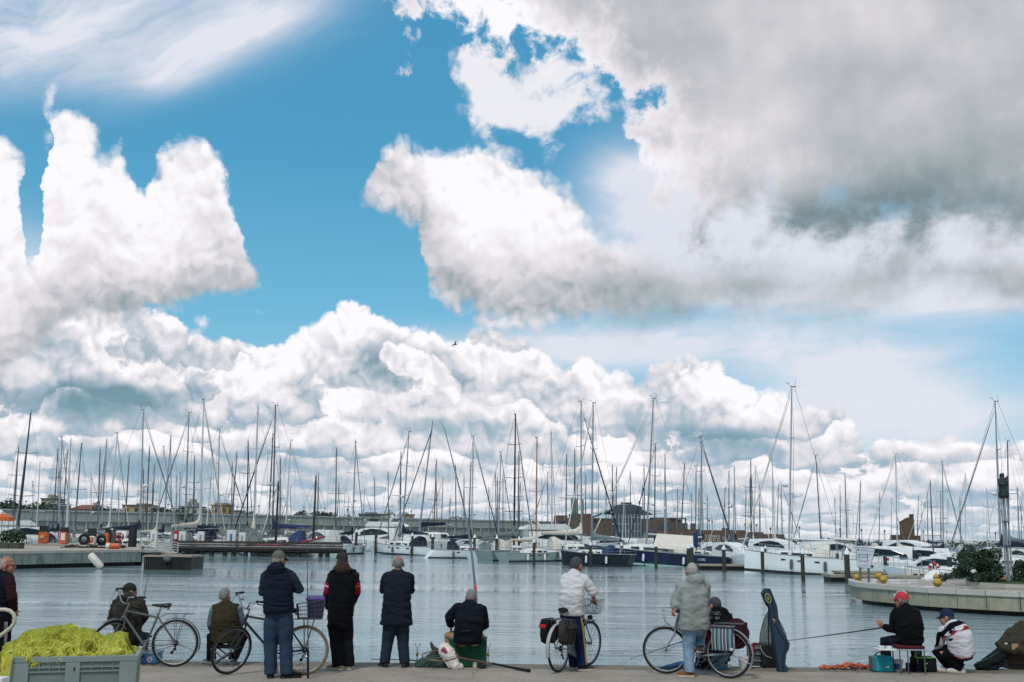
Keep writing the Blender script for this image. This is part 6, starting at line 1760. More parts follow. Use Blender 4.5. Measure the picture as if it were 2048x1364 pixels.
# 1 bald man in glasses at the left edge, looking right
r_, W, g, HM, sp, rg = person('bald man with glasses in dark vest and maroon sleeves at the left edge', 15.4,
    dict(head=(14, 1131, 0), neck=(6, 1147, -.02), pelvis=(1, 1228, 0), sh_l=(-14, 1157, .14), sh_r=(18, 1158, -.12), el_l=(-12, 1195, .18), el_r=(25, 1197, -.16), wr_l=(4, 1222, .26), wr_r=(28, 1220, -.04), ha_r=(31, 1231, .02),
         hip_l=(-8, 1236, .09), hip_r=(8, 1236, -.06), kn_l=(-10, 1300, .10), kn_r=(6, 1296, -.05), an_l=(-24, 1352, .1), an_r=(-5, 1350, -.05), toe_l=(-10, 1358, .15), toe_r=(14, 1357, 0)),
    face=R(62), head=(R(16), 0, 0), hairm=hair_white, bald=True, glasses=True, skinm=skin_red, seed=3, garments=[
        dict(k='sleeves', n='sleeve', m=maroon_c, sl=(.074, .064, .050)),
        dict(k='top', n='vest', m=dnavy_c, prof=[(-.12, .185, .145), (.1, .19, .15, .01), (.4, .20, .16, .015), (.75, .195, .14), (.95, .13, .10), (1.04, .075, .075)], sleeve=False, collar=True),
        dict(k='legs', wr=.007, ws=(4, 4, 6), n='trousers', m=black_c, lg=(.105, .085, .075))])
shoes(r_, W, black_c, sole_d)
for k in range(3):
    a, b2 = W['hip_r'], W['kn_r']; o_ = Vector((.105, -.09, 0)); c_ = Vector((.012, .012, 0)) * (k * 2 - 2)
    rows = []
    for f in (.1, .35, .6, .85, 1.1, 1.4, 1.7):
        q_ = (a.lerp(b2, f) if f <= 1 else b2.lerp(W['an_r'], f - 1)); d_ = Vector((.115 - .022 * k, -.10 - .012 * k, 0)); rows.append([q_ + d_ + Vector((.0, -.003, 0)), q_ + d_ + Vector((.0018, .0014, 0))])
    decal(r_, 'stripe', white_s, g['trousers'], rows)

# 2 camouflage man sitting behind the first bicycle
r_, W, g, HM, sp, rg = person('man in camouflage jacket and dark cap sitting behind the leftmost bicycle', 17.35,
    dict(head=(260, 1183, .06), neck=(256, 1196, 0), pelvis=(256, 1275, 0), mid=(255, 1237, -.06), sh_l=(235, 1208, .0), sh_r=(279, 1207, .0), el_l=(225, 1236, .06), el_r=(288, 1232, .05), wr_l=(233, 1250, .28), wr_r=(279, 1246, .28),
         hip_l=(247, 1279, .03), hip_r=(266, 1279, .03), kn_l=(230, 1274, .40), kn_r=(289, 1271, .38), an_l=(232, 1317, .32), an_r=(283, 1317, .30), toe_l=(230, 1322, .45), toe_r=(286, 1322, .44)),
    face=R(5), head=(R(48), R(-6), 0), hairm=hair_dark, cap=(cloth('cap_dark_green', (40, 46, 40)),), seed=5, garments=[
        dict(k='top', n='jacket', m=camo_c, prof=[(-.08, .20, .16), (.15, .20, .16), (.5, .205, .155, -.02), (.8, .20, .13, -.01), (.97, .12, .10), (1.05, .08, .08)], hood=True, sl=(.088, .076, .058), wr=.014),
        dict(k='legs', wr=.007, ws=(4, 4, 6), n='trousers', m=jean_k, lg=(.105, .082, .07))])
shoes(r_, W, black_c, sole_d)

# 3 man in olive vest on a folding stool
r_, W, g, HM, sp, rg = person('grey-haired man in olive vest sitting on a folding stool', 17.35,
    dict(head=(450, 1192.5, .03), neck=(451, 1207, 0), pelvis=(451, 1272, 0), mid=(451, 1240, -.04), sh_l=(428, 1219, 0), sh_r=(476, 1217, 0), el_l=(421, 1249, .06), el_r=(484, 1243, .06), wr_l=(427, 1264, .28), wr_r=(470, 1262, .32),
         hip_l=(441, 1277, .03), hip_r=(462, 1277, .03), kn_l=(424, 1270, .36), kn_r=(488, 1269, .36), an_l=(423, 1314, .22), an_r=(467, 1313, .26), toe_l=(414, 1322, .30), toe_r=(466, 1321, .42)),
    face=R(3), head=(R(12), R(-4), 0), hairm=hair_grey, skinm=skin_red, seed=7, garments=[
        dict(k='sleeves', n='sleeve', m=blueshirt, sl=(.068, .058, .05)),
        dict(k='top', n='vest', m=olive_c, prof=[(-.14, .215, .165), (.1, .205, .16), (.5, .20, .15, -.01), (.8, .19, .125), (.97, .12, .10), (1.04, .082, .08)], sleeve=False, collar=True, sr=.072, wr=.011),
        dict(k='legs', wr=.007, ws=(4, 4, 6), n='trousers', m=black_c, lg=(.105, .082, .07))])
shoes(r_, W, cloth('shoe_grey', (120, 122, 124)), sole_l)

# 4 big man in navy padded vest
r_, W, g, HM, sp, rg = person('tall man in cap, navy padded vest and jeans standing before the second bicycle', 15.95,
    dict(head=(558, 1119, .0), neck=(556, 1137, -.01), pelvis=(557, 1224, 0), sh_l=(532, 1152, .0), sh_r=(580, 1150, .0), el_l=(526, 1184, .10), el_r=(599, 1179, .08), wr_l=(545, 1186, .28), wr_r=(577, 1174, .30),
         hip_l=(545, 1232, .0), hip_r=(570, 1232, 0), kn_l=(541, 1287, .04), kn_r=(572, 1286, .04), an_l=(541, 1343, 0), an_r=(573, 1341, .0), toe_l=(541, 1350, .13), toe_r=(590, 1348, .05)),
    face=R(6), head=(R(28), R(-6), 0), hairm=hair_white, cap=(cloth('cap_grey_green', (98, 100, 88)), cloth('cap_visor_dark', (44, 46, 46))), skinm=skin_red, seed=9, thick=1.15, garments=[
        dict(k='sleeves', n='sleeve', m=teal_sleeve, sl=(.078, .07, .055)),
        dict(k='top', n='padded_vest', m=navy_c, prof=[(-.02, .205, .175), (.04, .208, .18, .01), (.35, .205, .18, .015), (.7, .205, .155), (.9, .16, .12), (1.02, .085, .085)], sleeve=False, hood=True, sr=.082, wr=.012, ws=(2, 2, 22)),
        dict(k='legs', wr=.007, ws=(4, 4, 6), n='jeans', m=jean_d, lg=(.115, .094, .083), w=.19)])
shoes(r_, W, black_c, sole_d, .29)

# 5 man in black with red bands
r_, W, g, HM, sp, rg = person('man in black jacket with red arm bands and khaki shoes', 16.93,
    dict(head=(683.5, 1120.5, 0), neck=(686, 1137, -.02), pelvis=(680.5, 1236, 0), sh_l=(664, 1151, .0), sh_r=(709, 1149, .0), el_l=(655, 1190, .03), el_r=(712, 1187, .10), wr_l=(657, 1216, .14), wr_r=(703, 1210, .24),
         hip_l=(670, 1243, .0), hip_r=(692, 1243, 0), kn_l=(672, 1285, .05), kn_r=(694, 1282, .06), an_l=(676, 1326, 0), an_r=(698, 1323, .06), toe_l=(660, 1333, .06), toe_r=(698, 1332, .20)),
    face=R(-4), head=(R(-22), R(-4), 0), hairm=hair_dark, cap=(cloth('cap_charcoal', (50, 50, 50)),), skinm=skin, seed=11, garments=[
        dict(k='sleeves', n='sleeve', m=brown_c, sl=(.072, .064, .05)),
        dict(k='top', n='jacket', m=black_c, prof=[(-.2, .185, .14), (.1, .19, .15), (.5, .195, .15), (.78, .20, .135), (.94, .14, .105), (1.03, .08, .08)], sleeve=False, sr=.078, wr=.009),
        dict(k='legs', wr=.007, ws=(4, 4, 6), n='trousers', m=cloth('cloth_ink', (24, 25, 32)), lg=(.108, .09, .082))])
hd_ = MB(); nk = W['neck']; hd_.sph(nk + Vector((0, -.075, -.005)), (.14, .075, .075), 14, 8); hd_.sph(nk + Vector((0, -.04, .05)), (.10, .075, .05), 14, 8); fuse(hd_, 'hood', cloth('cloth_hood_brown', (62, 44, 40)), r_, .013, 4, .008, seed=2)
shoes(r_, W, cloth('shoe_khaki', (138, 122, 92)), sole_l)
sl_ = [c for c in r_.children if c.name.startswith('sleeve')]
for s, o in zip('lr', sl_):
    band(r_, 'arm_band', red_c, o, W['sh_' + s], W['el_' + s], .10, .38, .98)
    band(r_, 'arm_stripe', black_c, o, W['sh_' + s], W['el_' + s], .11, .74, .80)
    band(r_, 'arm_stripe', white_s, o, W['sh_' + s], W['el_' + s], .11, .52, .58)

# 6 man with folded arms
r_, W, g, HM, sp, rg = person('balding man in long dark jacket with folded arms and feet apart', 17.38,
    dict(head=(797, 1128, 0), neck=(796.5, 1143, -.02), pelvis=(793, 1234, 0), sh_l=(773, 1155, .0), sh_r=(818, 1155, .0), el_l=(768, 1179, .08), el_r=(821, 1179, .08), wr_l=(790, 1180, .26), wr_r=(800, 1176, .30),
         hip_l=(782, 1240, .0), hip_r=(804, 1240, 0), kn_l=(775, 1283, .04), kn_r=(806, 1283, .04), an_l=(770, 1323, 0), an_r=(809, 1323, 0), toe_l=(764, 1329, .10), toe_r=(812, 1329, .12)),
    face=0, head=(0, 0, 0), hairm=hair_grey, bald=True, skinm=skin_red, seed=13, thick=1.1, garments=[
        dict(k='top', n='jacket', m=cloth('cloth_dark_slate', (26, 34, 46)), prof=[(-.16, .25, .17), (-.02, .235, .17), (.3, .215, .165), (.6, .205, .155), (.8, .20, .13), (.95, .13, .10), (1.03, .08, .08)], collar=True, sl=(.082, .074, .06), wr=.011),
        dict(k='legs', wr=.007, ws=(4, 4, 6), n='jeans', m=jean_k, lg=(.108, .088, .08))])
shoes(r_, W, cloth('shoe_brown', (52, 44, 38)), sole_d)

# 7 angler on the green seat box
r_, W, g, HM, sp, rg = person('grey-haired angler in dark jacket and khaki trousers leaning over his green seat', 17.40,
    dict(head=(943, 1196, .10), neck=(940, 1209, .06), pelvis=(936, 1276, 0), mid=(938, 1243, -.05), sh_l=(917, 1217, .05), sh_r=(962, 1218, .05), el_l=(899, 1234, .08), el_r=(969, 1250, .10), wr_l=(902, 1251, .30), wr_r=(956, 1256, .36), ha_l=(902, 1262, .34),
         hip_l=(926, 1280, .02), hip_r=(948, 1280, .02), kn_l=(899, 1270, .38), kn_r=(958, 1272, .40), an_l=(902, 1318, .30), an_r=(955, 1318, .36), toe_l=(898, 1323, .42), toe_r=(957, 1323, .42)),
    face=R(4), head=(R(6), R(-12), 0), hairm=hair_grey, skinm=skin_red, seed=15, thick=1.1, garments=[
        dict(k='top', n='jacket', m=dnavy_c, prof=[(-.12, .215, .165), (.1, .215, .17), (.5, .215, .16, -.02), (.8, .205, .135), (.96, .13, .105), (1.05, .084, .082)], collar=True, sl=(.086, .076, .055), cut=.92, wr=.012),
        dict(k='legs', wr=.007, ws=(4, 4, 6), n='trousers', m=khaki_c, lg=(.105, .084, .072))])
shoes(r_, W, black_c, sole_d)
o = text_obj('NAVIGARE', .024, mat('print_grey', (70, 74, 80), .8), g['jacket'], Vector((0, 0, 0)), (R(90), 0, 0), 'back_print')
ok, co, no, _i = g['jacket'].closest_point_on_mesh(sp(.06) + Vector((0, -.4, 0))); o.location = co + Vector((0, -.006, 0))

# 8 man in white shirt on his bicycle
r_, W, g, HM, sp, rg = person('man in white shirt and navy track trousers with yellow stripes astride a bicycle', 17.2,
    dict(head=(1153.5, 1132, .06), neck=(1149, 1147, 0), pelvis=(1143, 1224, 0), mid=(1143, 1188, -.05), sh_l=(1131, 1157, .04), sh_r=(1169, 1160, .0), el_l=(1131, 1184, .26), el_r=(1186, 1184, .04), wr_l=(1136, 1195, .46), wr_r=(1187, 1198, .17), ha_l=(1134, 1200, .56), ha_r=(1193, 1206, .24),
         hip_l=(1133, 1232, .02), hip_r=(1152, 1232, -.02), kn_l=(1148, 1268, .30), kn_r=(1160, 1282, .02), an_l=(1147, 1306, .16), an_r=(1165, 1328, -.04), toe_l=(1154, 1312, .30), toe_r=(1181, 1333, .02)),
    face=R(22), head=(R(20), R(-8), 0), hairm=hair_dark, hair='full', skinm=skin_red, seed=17, grip=1.1, garments=[
        dict(k='top', n='shirt', m=white_c, prof=[(-.05, .19, .145), (.12, .185, .145), (.5, .185, .145, -.01), (.78, .195, .125), (.95, .12, .10), (1.03, .078, .078)], collar=True, sl=(.078, .074, .07), cut=.10, wr=.010),
        dict(k='legs', wr=.007, ws=(4, 4, 6), n='track_trousers', m=track_navy, lg=(.108, .085, .072), w=.175)])
shoes(r_, W, cloth('shoe_dark_blue', (50, 54, 64)), sole_l)
for k in range(3):
    rows = []
    for f in (.0, .3, .6, .9, 1.2, 1.5, 1.8, 1.98):
        a, b2, c_ = W['hip_r'], W['kn_r'], W['an_r']
        q_ = a.lerp(b2, f) if f <= 1 else b2.lerp(c_, f - 1); d_ = Vector((.10, -.075 - .028 * k, 0)); rows.append([q_ + d_, q_ + d_ + Vector((.008, .009, 0))])
    decal(r_, 'stripe', yellow_s, g['track_trousers'], rows)

# 9 man in grey hooded jacket
r_, W, g, HM, sp, rg = person('silver-haired man in grey hooded jacket and pale jeans with one foot on a pedal', 16.57,
    dict(head=(1384, 1143.5, 0), neck=(1385.5, 1159, -.02), pelvis=(1388, 1248, 0), mid=(1388, 1204, -.04), sh_l=(1364, 1173, .02), sh_r=(1410, 1172, .0), el_l=(1351, 1205, .04), el_r=(1408, 1208, .14), wr_l=(1352, 1217, -.06), wr_r=(1374, 1210, .42), ha_l=(1347, 1224, -.08),
         hip_l=(1379, 1256, .0), hip_r=(1397, 1256, .02), kn_l=(1377, 1300, .03), kn_r=(1399, 1280, .30), an_l=(1379, 1343, -.02), an_r=(1401, 1292, .06), toe_l=(1360, 1349, .02), toe_r=(1406, 1301, .14)),
    face=R(-20), head=(R(22), 0, 0), hairm=hair_white, skinm=skin_red, seed=19, grip=1.0, garments=[
        dict(k='top', n='jacket', m=grey_j, prof=[(-.10, .225, .17), (.05, .225, .17), (.4, .205, .165), (.7, .20, .15), (.88, .17, .12), (1.02, .085, .085)], hood=True, sl=(.086, .080, .062), wr=.013, ws=(4, 4, 8)),
        dict(k='legs', wr=.007, ws=(4, 4, 6), n='jeans', m=jean_l, lg=(.105, .080, .074), w=.165)])
shoes(r_, W, cloth('shoe_tan', (124, 82, 48)), sole_l)

# 10 man in black sitting behind the striped bag
r_, W, g, HM, sp, rg = person('man in black hooded jacket and grey cap sitting behind the rightmost bicycle', 17.4,
    dict(head=(1429, 1211, .06), neck=(1434, 1224, 0), pelvis=(1436, 1275, 0), mid=(1438, 1248, -.07), sh_l=(1417, 1234, .0), sh_r=(1454, 1234, .0), el_l=(1410, 1256, .10), el_r=(1460, 1256, .06), wr_l=(1404, 1264, .30), wr_r=(1446, 1270, .30),
         hip_l=(1426, 1279, .03), hip_r=(1446, 1279, .03), kn_l=(1404, 1270, .34), kn_r=(1424, 1268, .40), an_l=(1400, 1318, .22), an_r=(1418, 1318, .26), toe_l=(1391, 1323, .30), toe_r=(1411, 1323, .38)),
    face=R(-22), head=(R(-16), R(-6), 0), hairm=hair_dark, cap=(cloth('cap_grey', (72, 72, 76)), cloth('cap_grey', (72, 72, 76))), seed=21, garments=[
        dict(k='top', n='jacket', m=black_c, prof=[(-.1, .22, .17), (.15, .215, .17), (.5, .205, .16, -.02), (.8, .195, .13), (.97, .12, .10), (1.05, .085, .085)], hood=True, sl=(.086, .074, .058), wr=.012),
        dict(k='legs', wr=.007, ws=(4, 4, 6), n='trousers', m=black_c, lg=(.105, .084, .072))])
shoes(r_, W, black_c, sole_d)

# 11 angler in the red cap on a small bench
r_, W, g, HM, sp, rg = person('angler in red cap and black sweater sitting on a bench, left hand raised', 17.35,
    dict(head=(1803, 1200, .05), neck=(1808, 1214, 0), pelvis=(1820, 1281, 0), mid=(1817, 1246, -.05), sh_l=(1792, 1226, .04), sh_r=(1829, 1224, .0), el_l=(1785, 1259, .10), el_r=(1840, 1256, .08), wr_l=(1768, 1253, .26), wr_r=(1826, 1268, .26), ha_l=(1759, 1245, .28),
         hip_l=(1812, 1286, .04), hip_r=(1829, 1287, 0), kn_l=(1770, 1281, .26), kn_r=(1832, 1294, .30), an_l=(1773, 1318, .26), an_r=(1834, 1325, .16), toe_l=(1762, 1325, .30), toe_r=(1832, 1331, .28)),
    face=R(-38), head=(R(-8), R(-4), 0), hairm=hair_grey, cap=(cloth('cap_red', (188, 62, 70), var=.1), cloth('cap_red', (188, 62, 70)), white_s), skinm=skin_red, seed=23, curl=.6, garments=[
        dict(k='top', n='sweater', m=black_c, prof=[(-.03, .20, .155), (.15, .20, .155), (.5, .205, .155, -.01), (.8, .195, .13), (.96, .12, .10), (1.03, .082, .08)], collar=True, sl=(.080, .066, .05), cut=.93, wr=.010),
        dict(k='legs', wr=.007, ws=(4, 4, 6), n='trousers', m=cloth('cloth_ink', (24, 25, 32)), lg=(.106, .085, .074))])
shoes(r_, W, black_c, sole_d)

# 12 squatting man in the white and red track jacket
r_, W, g, HM, sp, rg = person('squatting man in navy cap and white, black and red track jacket', 17.42,
    dict(head=(1893, 1234.5, .06), neck=(1901, 1249, .02), pelvis=(1923, 1305, 0), mid=(1917, 1275, -.07), sh_l=(1886, 1262, .10), sh_r=(1914, 1257, -.02), el_l=(1880, 1287, .18), el_r=(1915, 1287, .10), wr_l=(1874, 1296, .28), wr_r=(1893, 1298, .22),
         hip_l=(1914, 1309, .07), hip_r=(1926, 1311, -.02), kn_l=(1874, 1303, .26), kn_r=(1884, 1308, .10), an_l=(1899, 1324, .14), an_r=(1920, 1325, .02), toe_l=(1883, 1330, .20), toe_r=(1905, 1332, .06)),
    face=R(-58), head=(R(-2), R(-8), 0), hairm=hair_dark, cap=(cloth('cap_navy', (36, 46, 66)), cloth('cap_navy', (36, 46, 66))), seed=25, garments=[
        dict(k='top', n='track_jacket', m=cloth('cloth_bright_white', (208, 206, 212), var=.05), prof=[(-.06, .19, .15), (.1, .19, .155), (.5, .195, .15, -.03), (.8, .19, .125, -.01), (.96, .12, .10), (1.03, .08, .08)], collar=True, sl=(.078, .066, .05), wr=.008),
        dict(k='legs', wr=.007, ws=(4, 4, 6), n='trousers', m=black_c, lg=(.108, .086, .072), w=.175)])
shoes(r_, W, cloth('shoe_white', (200, 200, 204)), sole_l)
jk = g['track_jacket']
def ringstrip(t0, t1, rx, k0, k1, m_, nm, n=24):
    rows = []
    for t_ in [t0 + (t1 - t0) * q_ / 3 for q_ in range(4)]:
        rr_ = rg(t_, rx, rx * .95, 0, n); rows.append([rr_[k % n] for k in range(k0, k1 + 1)])
    return decal(r_, nm, m_, jk, rows, .005)
ringstrip(.78, .97, .22, 0, 24, black_c, 'black_yoke'); ringstrip(.655, .70, .24, 0, 24, red_c, 'red_stripe'); ringstrip(-.07, .02, .24, 0, 24, red_c, 'red_hem')
for s in 'lr':
    for f0, f1 in ((.05, 1.0),):
        a, b2 = W['sh_' + s], W['el_' + s]; rows = []
        for f in (.0, .25, .5, .75, 1.0, 1.3, 1.7):
            q_ = a.lerp(b2, f) if f <= 1 else b2.lerp(W['wr_' + s], f - 1)
            o_ = Vector((-.06, -.10, 0)); o2 = Vector((-.12, 0, 0)); rows.append([q_ + o_, q_ + (o_ + o2) * .55, q_ + o2])
        decal(r_, 'black_sleeve_panel', black_c, jk, rows, .005)
ringstrip(.05, .52, .23, 14, 16, black_c, 'black_side_panel'); ringstrip(.05, .40, .235, 16, 17, red_c, 'red_side_panel')
# ------------------------------------------------------------------ bicycles
tyre_m = mat('tyre_rubber', (26, 26, 28), .85); chrome = mat('chrome', (150, 153, 156), .45, .55, var=.1, spec=.3); spoke_m = mat('spoke_steel', (96, 100, 104), .6, .2, var=0, spec=.2)
saddle_m = mat('saddle_black', (24, 24, 26), .45, bump=.2)
def bicycle(label, rear, front, col, tyre_front=None, steer=0.0, lean=0.0, tyre=tyre_m, rimm=chrome, basket=None, rack=True, drop=False, guard=None, caliper=True, mud=chrome, bar='city', stand=False, guardm=None, grip_col=None, rackb=False):
    rear, front = Vector(rear), Vector(front); wb = (front - rear).length; yaw = math.atan2((front - rear).y, (front - rear).x)
    rw = .345
    root = thing('bicycle', label, 'bicycle', ((rear.x + front.x) / 2, (rear.y + front.y) / 2, QZ + .001))
    root.rotation_euler = (Matrix.Rotation(yaw, 3, 'Z') @ Matrix.Rotation(lean, 3, 'X')).to_euler()
    hr, hf = Vector((-wb / 2, 0, rw)), Vector((wb / 2, 0, rw))
    fm = col
    bb = Vector((-wb / 2 + .44, 0, .29)); sc = Vector((bb.x - .155, 0, .75)); st = Vector((bb.x - .20, 0, .885))
    ax = Vector((-.31, 0, .95)).normalized(); hb = hf + Vector((-.045, 0, 0)) + ax * .385; ht = hb + ax * .13; bt = ht + ax * .08
    tt0 = (sc if not drop else bb.lerp(sc, .55)) - Vector((0, 0, .03))
    S = T(*hb) @ Matrix.Rotation(steer, 4, ax) @ T(*(-hb))
    def wheel(c, M):
        w = MB(); w.torus(rw - .038, .011, 40, 8, M @ T(*c) @ Matrix.Rotation(R(90), 4, 'X')); o = w.build('wheel', rimm, root)
        w = MB(); w.torus(rw - .018, .0185, 44, 10, M @ T(*c) @ Matrix.Rotation(R(90), 4, 'X')); w.build('tyre', tyre if c.x < 0 or not tyre_front else tyre_front, o)
        w = MB()
        for k in range(28):
            a = 2 * math.pi * k / 28; a2 = a + (.35 if k % 4 < 2 else -.35); y = .028 if k % 2 else -.028
            w.tube([(c.x + .02 * math.cos(a2), c.y + y, c.z + .02 * math.sin(a2)), (c.x + (rw - .045) * math.cos(a), c.y, c.z + (rw - .045) * math.sin(a))], .0016, 4, False, M)
        w.build('spokes', spoke_m, o)
        w = MB(); w.tube([(c.x, -.06, c.z), (c.x, -.03, c.z), (c.x, .03, c.z), (c.x, .06, c.z)], [.008, .02, .02, .008], 10, M=M); w.build('hub', chrome, o)
        if mud:
            w = MB(); rings = []
            a0, a1 = (R(-20), R(150)) if c.x < 0 else (R(20), R(140))
            a0, a1 = (R(64), R(196)) if c.x < 0 else (R(62), R(168))
            for k in range(17):
                a = a0 + (a1 - a0) * k / 16; e = Vector((math.cos(a), 0, math.sin(a)))
                rings.append([c + e * (rw + .030 - .012 * abs(y / .028) ** 2) + Vector((0, y, 0)) for y in (-.028, -.014, 0, .014, .028)] + [c + e * (rw + .026 - .012 * abs(y / .028) ** 2) + Vector((0, y, 0)) for y in (.028, .014, 0, -.014, -.028)])
            w.loft(rings, True, True, M)
            for y in (-.03, .03):
                for a in ((R(200),) if c.x < 0 else (R(160),)):
                    e = Vector((math.cos(a), 0, math.sin(a))); w.tube([c + Vector((0, y, 0)), c + e * (rw + .02) + Vector((0, y, 0))], .003, 5, M=M)
            w.build('mudguard', mud, root)
        return o
    wheel(hr, Matrix()); wheel(hf, S)
    f = MB()
    f.tube([bb, sc, sc + (sc - bb).normalized() * .03], .0165, 12); f.tube([tt0, hb.lerp(ht, .80)], .0155, 12); f.tube([bb, hb.lerp(ht, .22)], .0185, 12); f.tube([hb - ax * .005, ht + ax * .005], .021, 12)
    for y in (-.055, .055):
        f.tube([bb + Vector((0, y * .5, 0)), hr + Vector((0, y, 0))], .010, 8); f.tube([sc + Vector((0, y * .4, -.02)), hr + Vector((0, y, 0))], .009, 8)
    f.tube([bb + Vector((0, -.04, 0)), bb + Vector((0, .04, 0))], .024, 12); f.build('frame', fm, root)
    f = MB(); f.tube([sc, st], .0135, 10); f.build('seat_post', chrome, root)
    f = MB()
    for y in (-.055, .055):
        f.tube([hb + Vector((0, y * .7, 0)), hb + Vector((.01, y, -.12)), hf + Vector((-.012, y, .05)), hf + Vector((0, y, 0))], [.014, .013, .010, .009], 8, M=S)
    f.tube([hb + Vector((0, -.045, 0)), hb + Vector((0, .045, 0))], .016, 8, M=S); f.tube([hb, ht], .012, 8, M=S); f.build('fork', fm, root)
    # handlebar, grips, levers, cables
    f = MB(); f.tube([ht, bt], .013, 10, M=S); f.tube([bt, bt + Vector((.06, 0, .015))], .013, 8, M=S)
    c0 = bt + Vector((.06, 0, .015))
    if bar == 'city': pr = [(0, 0, 0), (.015, .07, .01), (.02, .14, .07), (-.04, .24, .085), (-.15, .28, .075)]
    elif bar == 'high': pr = [(0, 0, 0), (.03, .06, .02), (.05, .13, .13), (-.02, .25, .16), (-.13, .28, .15)]
    else: pr = [(0, 0, 0), (0, .1, .01), (-.02, .22, .03), (-.07, .31, .03)]
    pts = [c0 + Vector((x, -y, z)) for x, y, z in reversed(pr[1:])] + [c0 + Vector(p_) for p_ in pr]
    f.tube(pts, .0115, 8, M=S); hbo = f.build('handlebar', chrome, root)
    for s in (-1, 1):
        e0 = c0 + Vector((pr[-1][0], s * pr[-1][1], pr[-1][2])); e1 = c0 + Vector((pr[-2][0], s * pr[-2][1], pr[-2][2])); d = (e0 - e1).normalized()
        g = MB(); g.tube([e0 + d * .01, e0 - d * .11], .0165, 10, M=S); g.build('grip', grip_col or black_rubber, hbo)
        g = MB(); g.tube([e0 - d * .14, e0 - d * .12 + Vector((.03, 0, -.03)), e0 - d * .02 + Vector((.04, 0, -.045))], .007, 6, M=S); g.tube([e0 - d * .16, e0 - d * .13], .02, 8, M=S); g.build('brake_lever', black_rubber, hbo)
        g = MB(); g.tube([e0 - d * .14 + Vector((.03, 0, -.02)), c0 + Vector((.20, s * .12, .02)), c0 + Vector((.16, s * .03, -.16)), hb + Vector((.05, s * .02, -.04))], .0032, 5, M=S); g.build('brake_cable', black_rubber, hbo)
    g = MB(); g.sph((0, 0, 0), (.03, .03, .026), 12, 8, S @ T(*(c0 + Vector((-.03, -.16, .10))))); g.build('bell', chrome, hbo)
    # saddle
    sd2 = MB(); rings = []
    for x, w, zt, zb in ((.145, .016, .028, .004), (.10, .026, .034, -.004), (.03, .038, .034, -.012), (-.05, .070, .042, -.026), (-.10, .086, .050, -.032), (-.135, .066, .048, -.012)):
        rings.append([st + Vector((x, w * math.cos(a), (zt + zb) / 2 + (zt - zb) / 2 * math.sin(a))) for a in [2 * math.pi * k / 14 for k in range(14)]])
    sd2.loft(rings); so = sd2.build('saddle', saddle_m, root)
    g = MB()
    for y in (-.025, .025): g.tube([st + Vector((.10, y * .5, .0)), st + Vector((.0, y, -.045)), st + Vector((-.10, y * 1.6, -.015))], .004, 5)
    for y in (-.05, .05): g.tube([st + Vector((-.10, y, -.055)), st + Vector((-.10, y, .0))], .014, 8)
    g.build('saddle_spring', chrome, so)
    # crankset
    cr = MB(); cr.torus(.092, .005, 32, 6, T(bb.x, -.045, bb.z) @ Matrix.Rotation(R(90), 4, 'X'))
    for k in range(5):
        a = 2 * math.pi * k / 5; cr.tube([(bb.x, -.045, bb.z), (bb.x + .09 * math.cos(a), -.045, bb.z + .09 * math.sin(a))], .007, 6)
    for s, a in ((-1, R(-65)), (1, R(115))):
        cr.tube([(bb.x, s * .06, bb.z), (bb.x + .17 * math.cos(a), s * .075, bb.z + .17 * math.sin(a))], [.013, .010], 8)
    co2 = cr.build('crankset', chrome, root)
    for s, a in ((-1, R(-65)), (1, R(115))):
        q_ = MB(); px, pz = bb.x + .17 * math.cos(a), bb.z + .17 * math.sin(a)
        q_.bx(px - .045, px + .045, s * .085 if s > 0 else -.165, .165 if s > 0 else -.085, pz - .012, pz + .012, bev=.004); q_.build('pedal', black_rubber, co2)
    ch = MB()
    for dz in (.088, -.088):
        ch.tube([(bb.x, -.045, bb.z + dz), (hr.x, -.045, hr.z + dz * .40)], .0045, 5)
    ch.build('chain', spoke_m, root)
    q_ = MB(); q_.lathe([(.012, -.02), (.045, -.018), (.038, -.004), (.03, .008), (.012, .01)], 16, T(hr.x, -.045, hr.z) @ Matrix.Rotation(R(90), 4, 'X')); q_.tube([(hr.x, -.05, hr.z - .02), (hr.x + .01, -.055, hr.z - .09), (hr.x + .05, -.05, hr.z - .14)], .012, 6); q_.lathe([(.004, -.004), (.026, -.004), (.026, .004), (.004, .004)], 12, T(hr.x + .01, -.05, hr.z - .09) @ Matrix.Rotation(R(90), 4, 'X')); q_.lathe([(.004, -.004), (.024, -.004), (.024, .004), (.004, .004)], 12, T(hr.x + .05, -.05, hr.z - .14) @ Matrix.Rotation(R(90), 4, 'X')); q_.build('derailleur', black_rubber, root)
    if guard:
        q_ = MB(); o1 = [(bb.x + .115 * math.cos(a), bb.z + .115 * math.sin(a)) for a in [R(-80 + 160 * k / 8) for k in range(9)]] + [(bb.x - .25, bb.z + .10), (bb.x - .25, bb.z - .02)]
        q_.prism([(x, z) for x, z in o1], .058, .068, Matrix.Rotation(R(90), 4, 'X')); q_.build('chain_guard', guard, root)
    if rack:
        k_ = MB(); z = rw * 2 + .085; x0, x1 = hr.x - .23, hr.x + .17
        for y in (-.06, .06): k_.tube([(x1, y * .6, z), (x0, y, z)], .0055, 6)
        k_.tube([(x0, -.06, z), (x0, .06, z)], .0055, 6)
        for i in range(4): k_.tube([(x0 + .08 * (i + 1), -.06, z), (x0 + .08 * (i + 1), .06, z)], .004, 5)
        for y in (-.065, .065):
            k_.tube([hr + Vector((0, y, .0)), (hr.x + .03, y, z)], .0045, 5); k_.tube([hr + Vector((0, y, 0)), (hr.x - .12, y, z)], .0045, 5)
        k_.tube([(x1, 0, z), sc + Vector((-.02, 0, -.04))], .005, 5)
        k_.build('rear_rack', spoke_m, root)
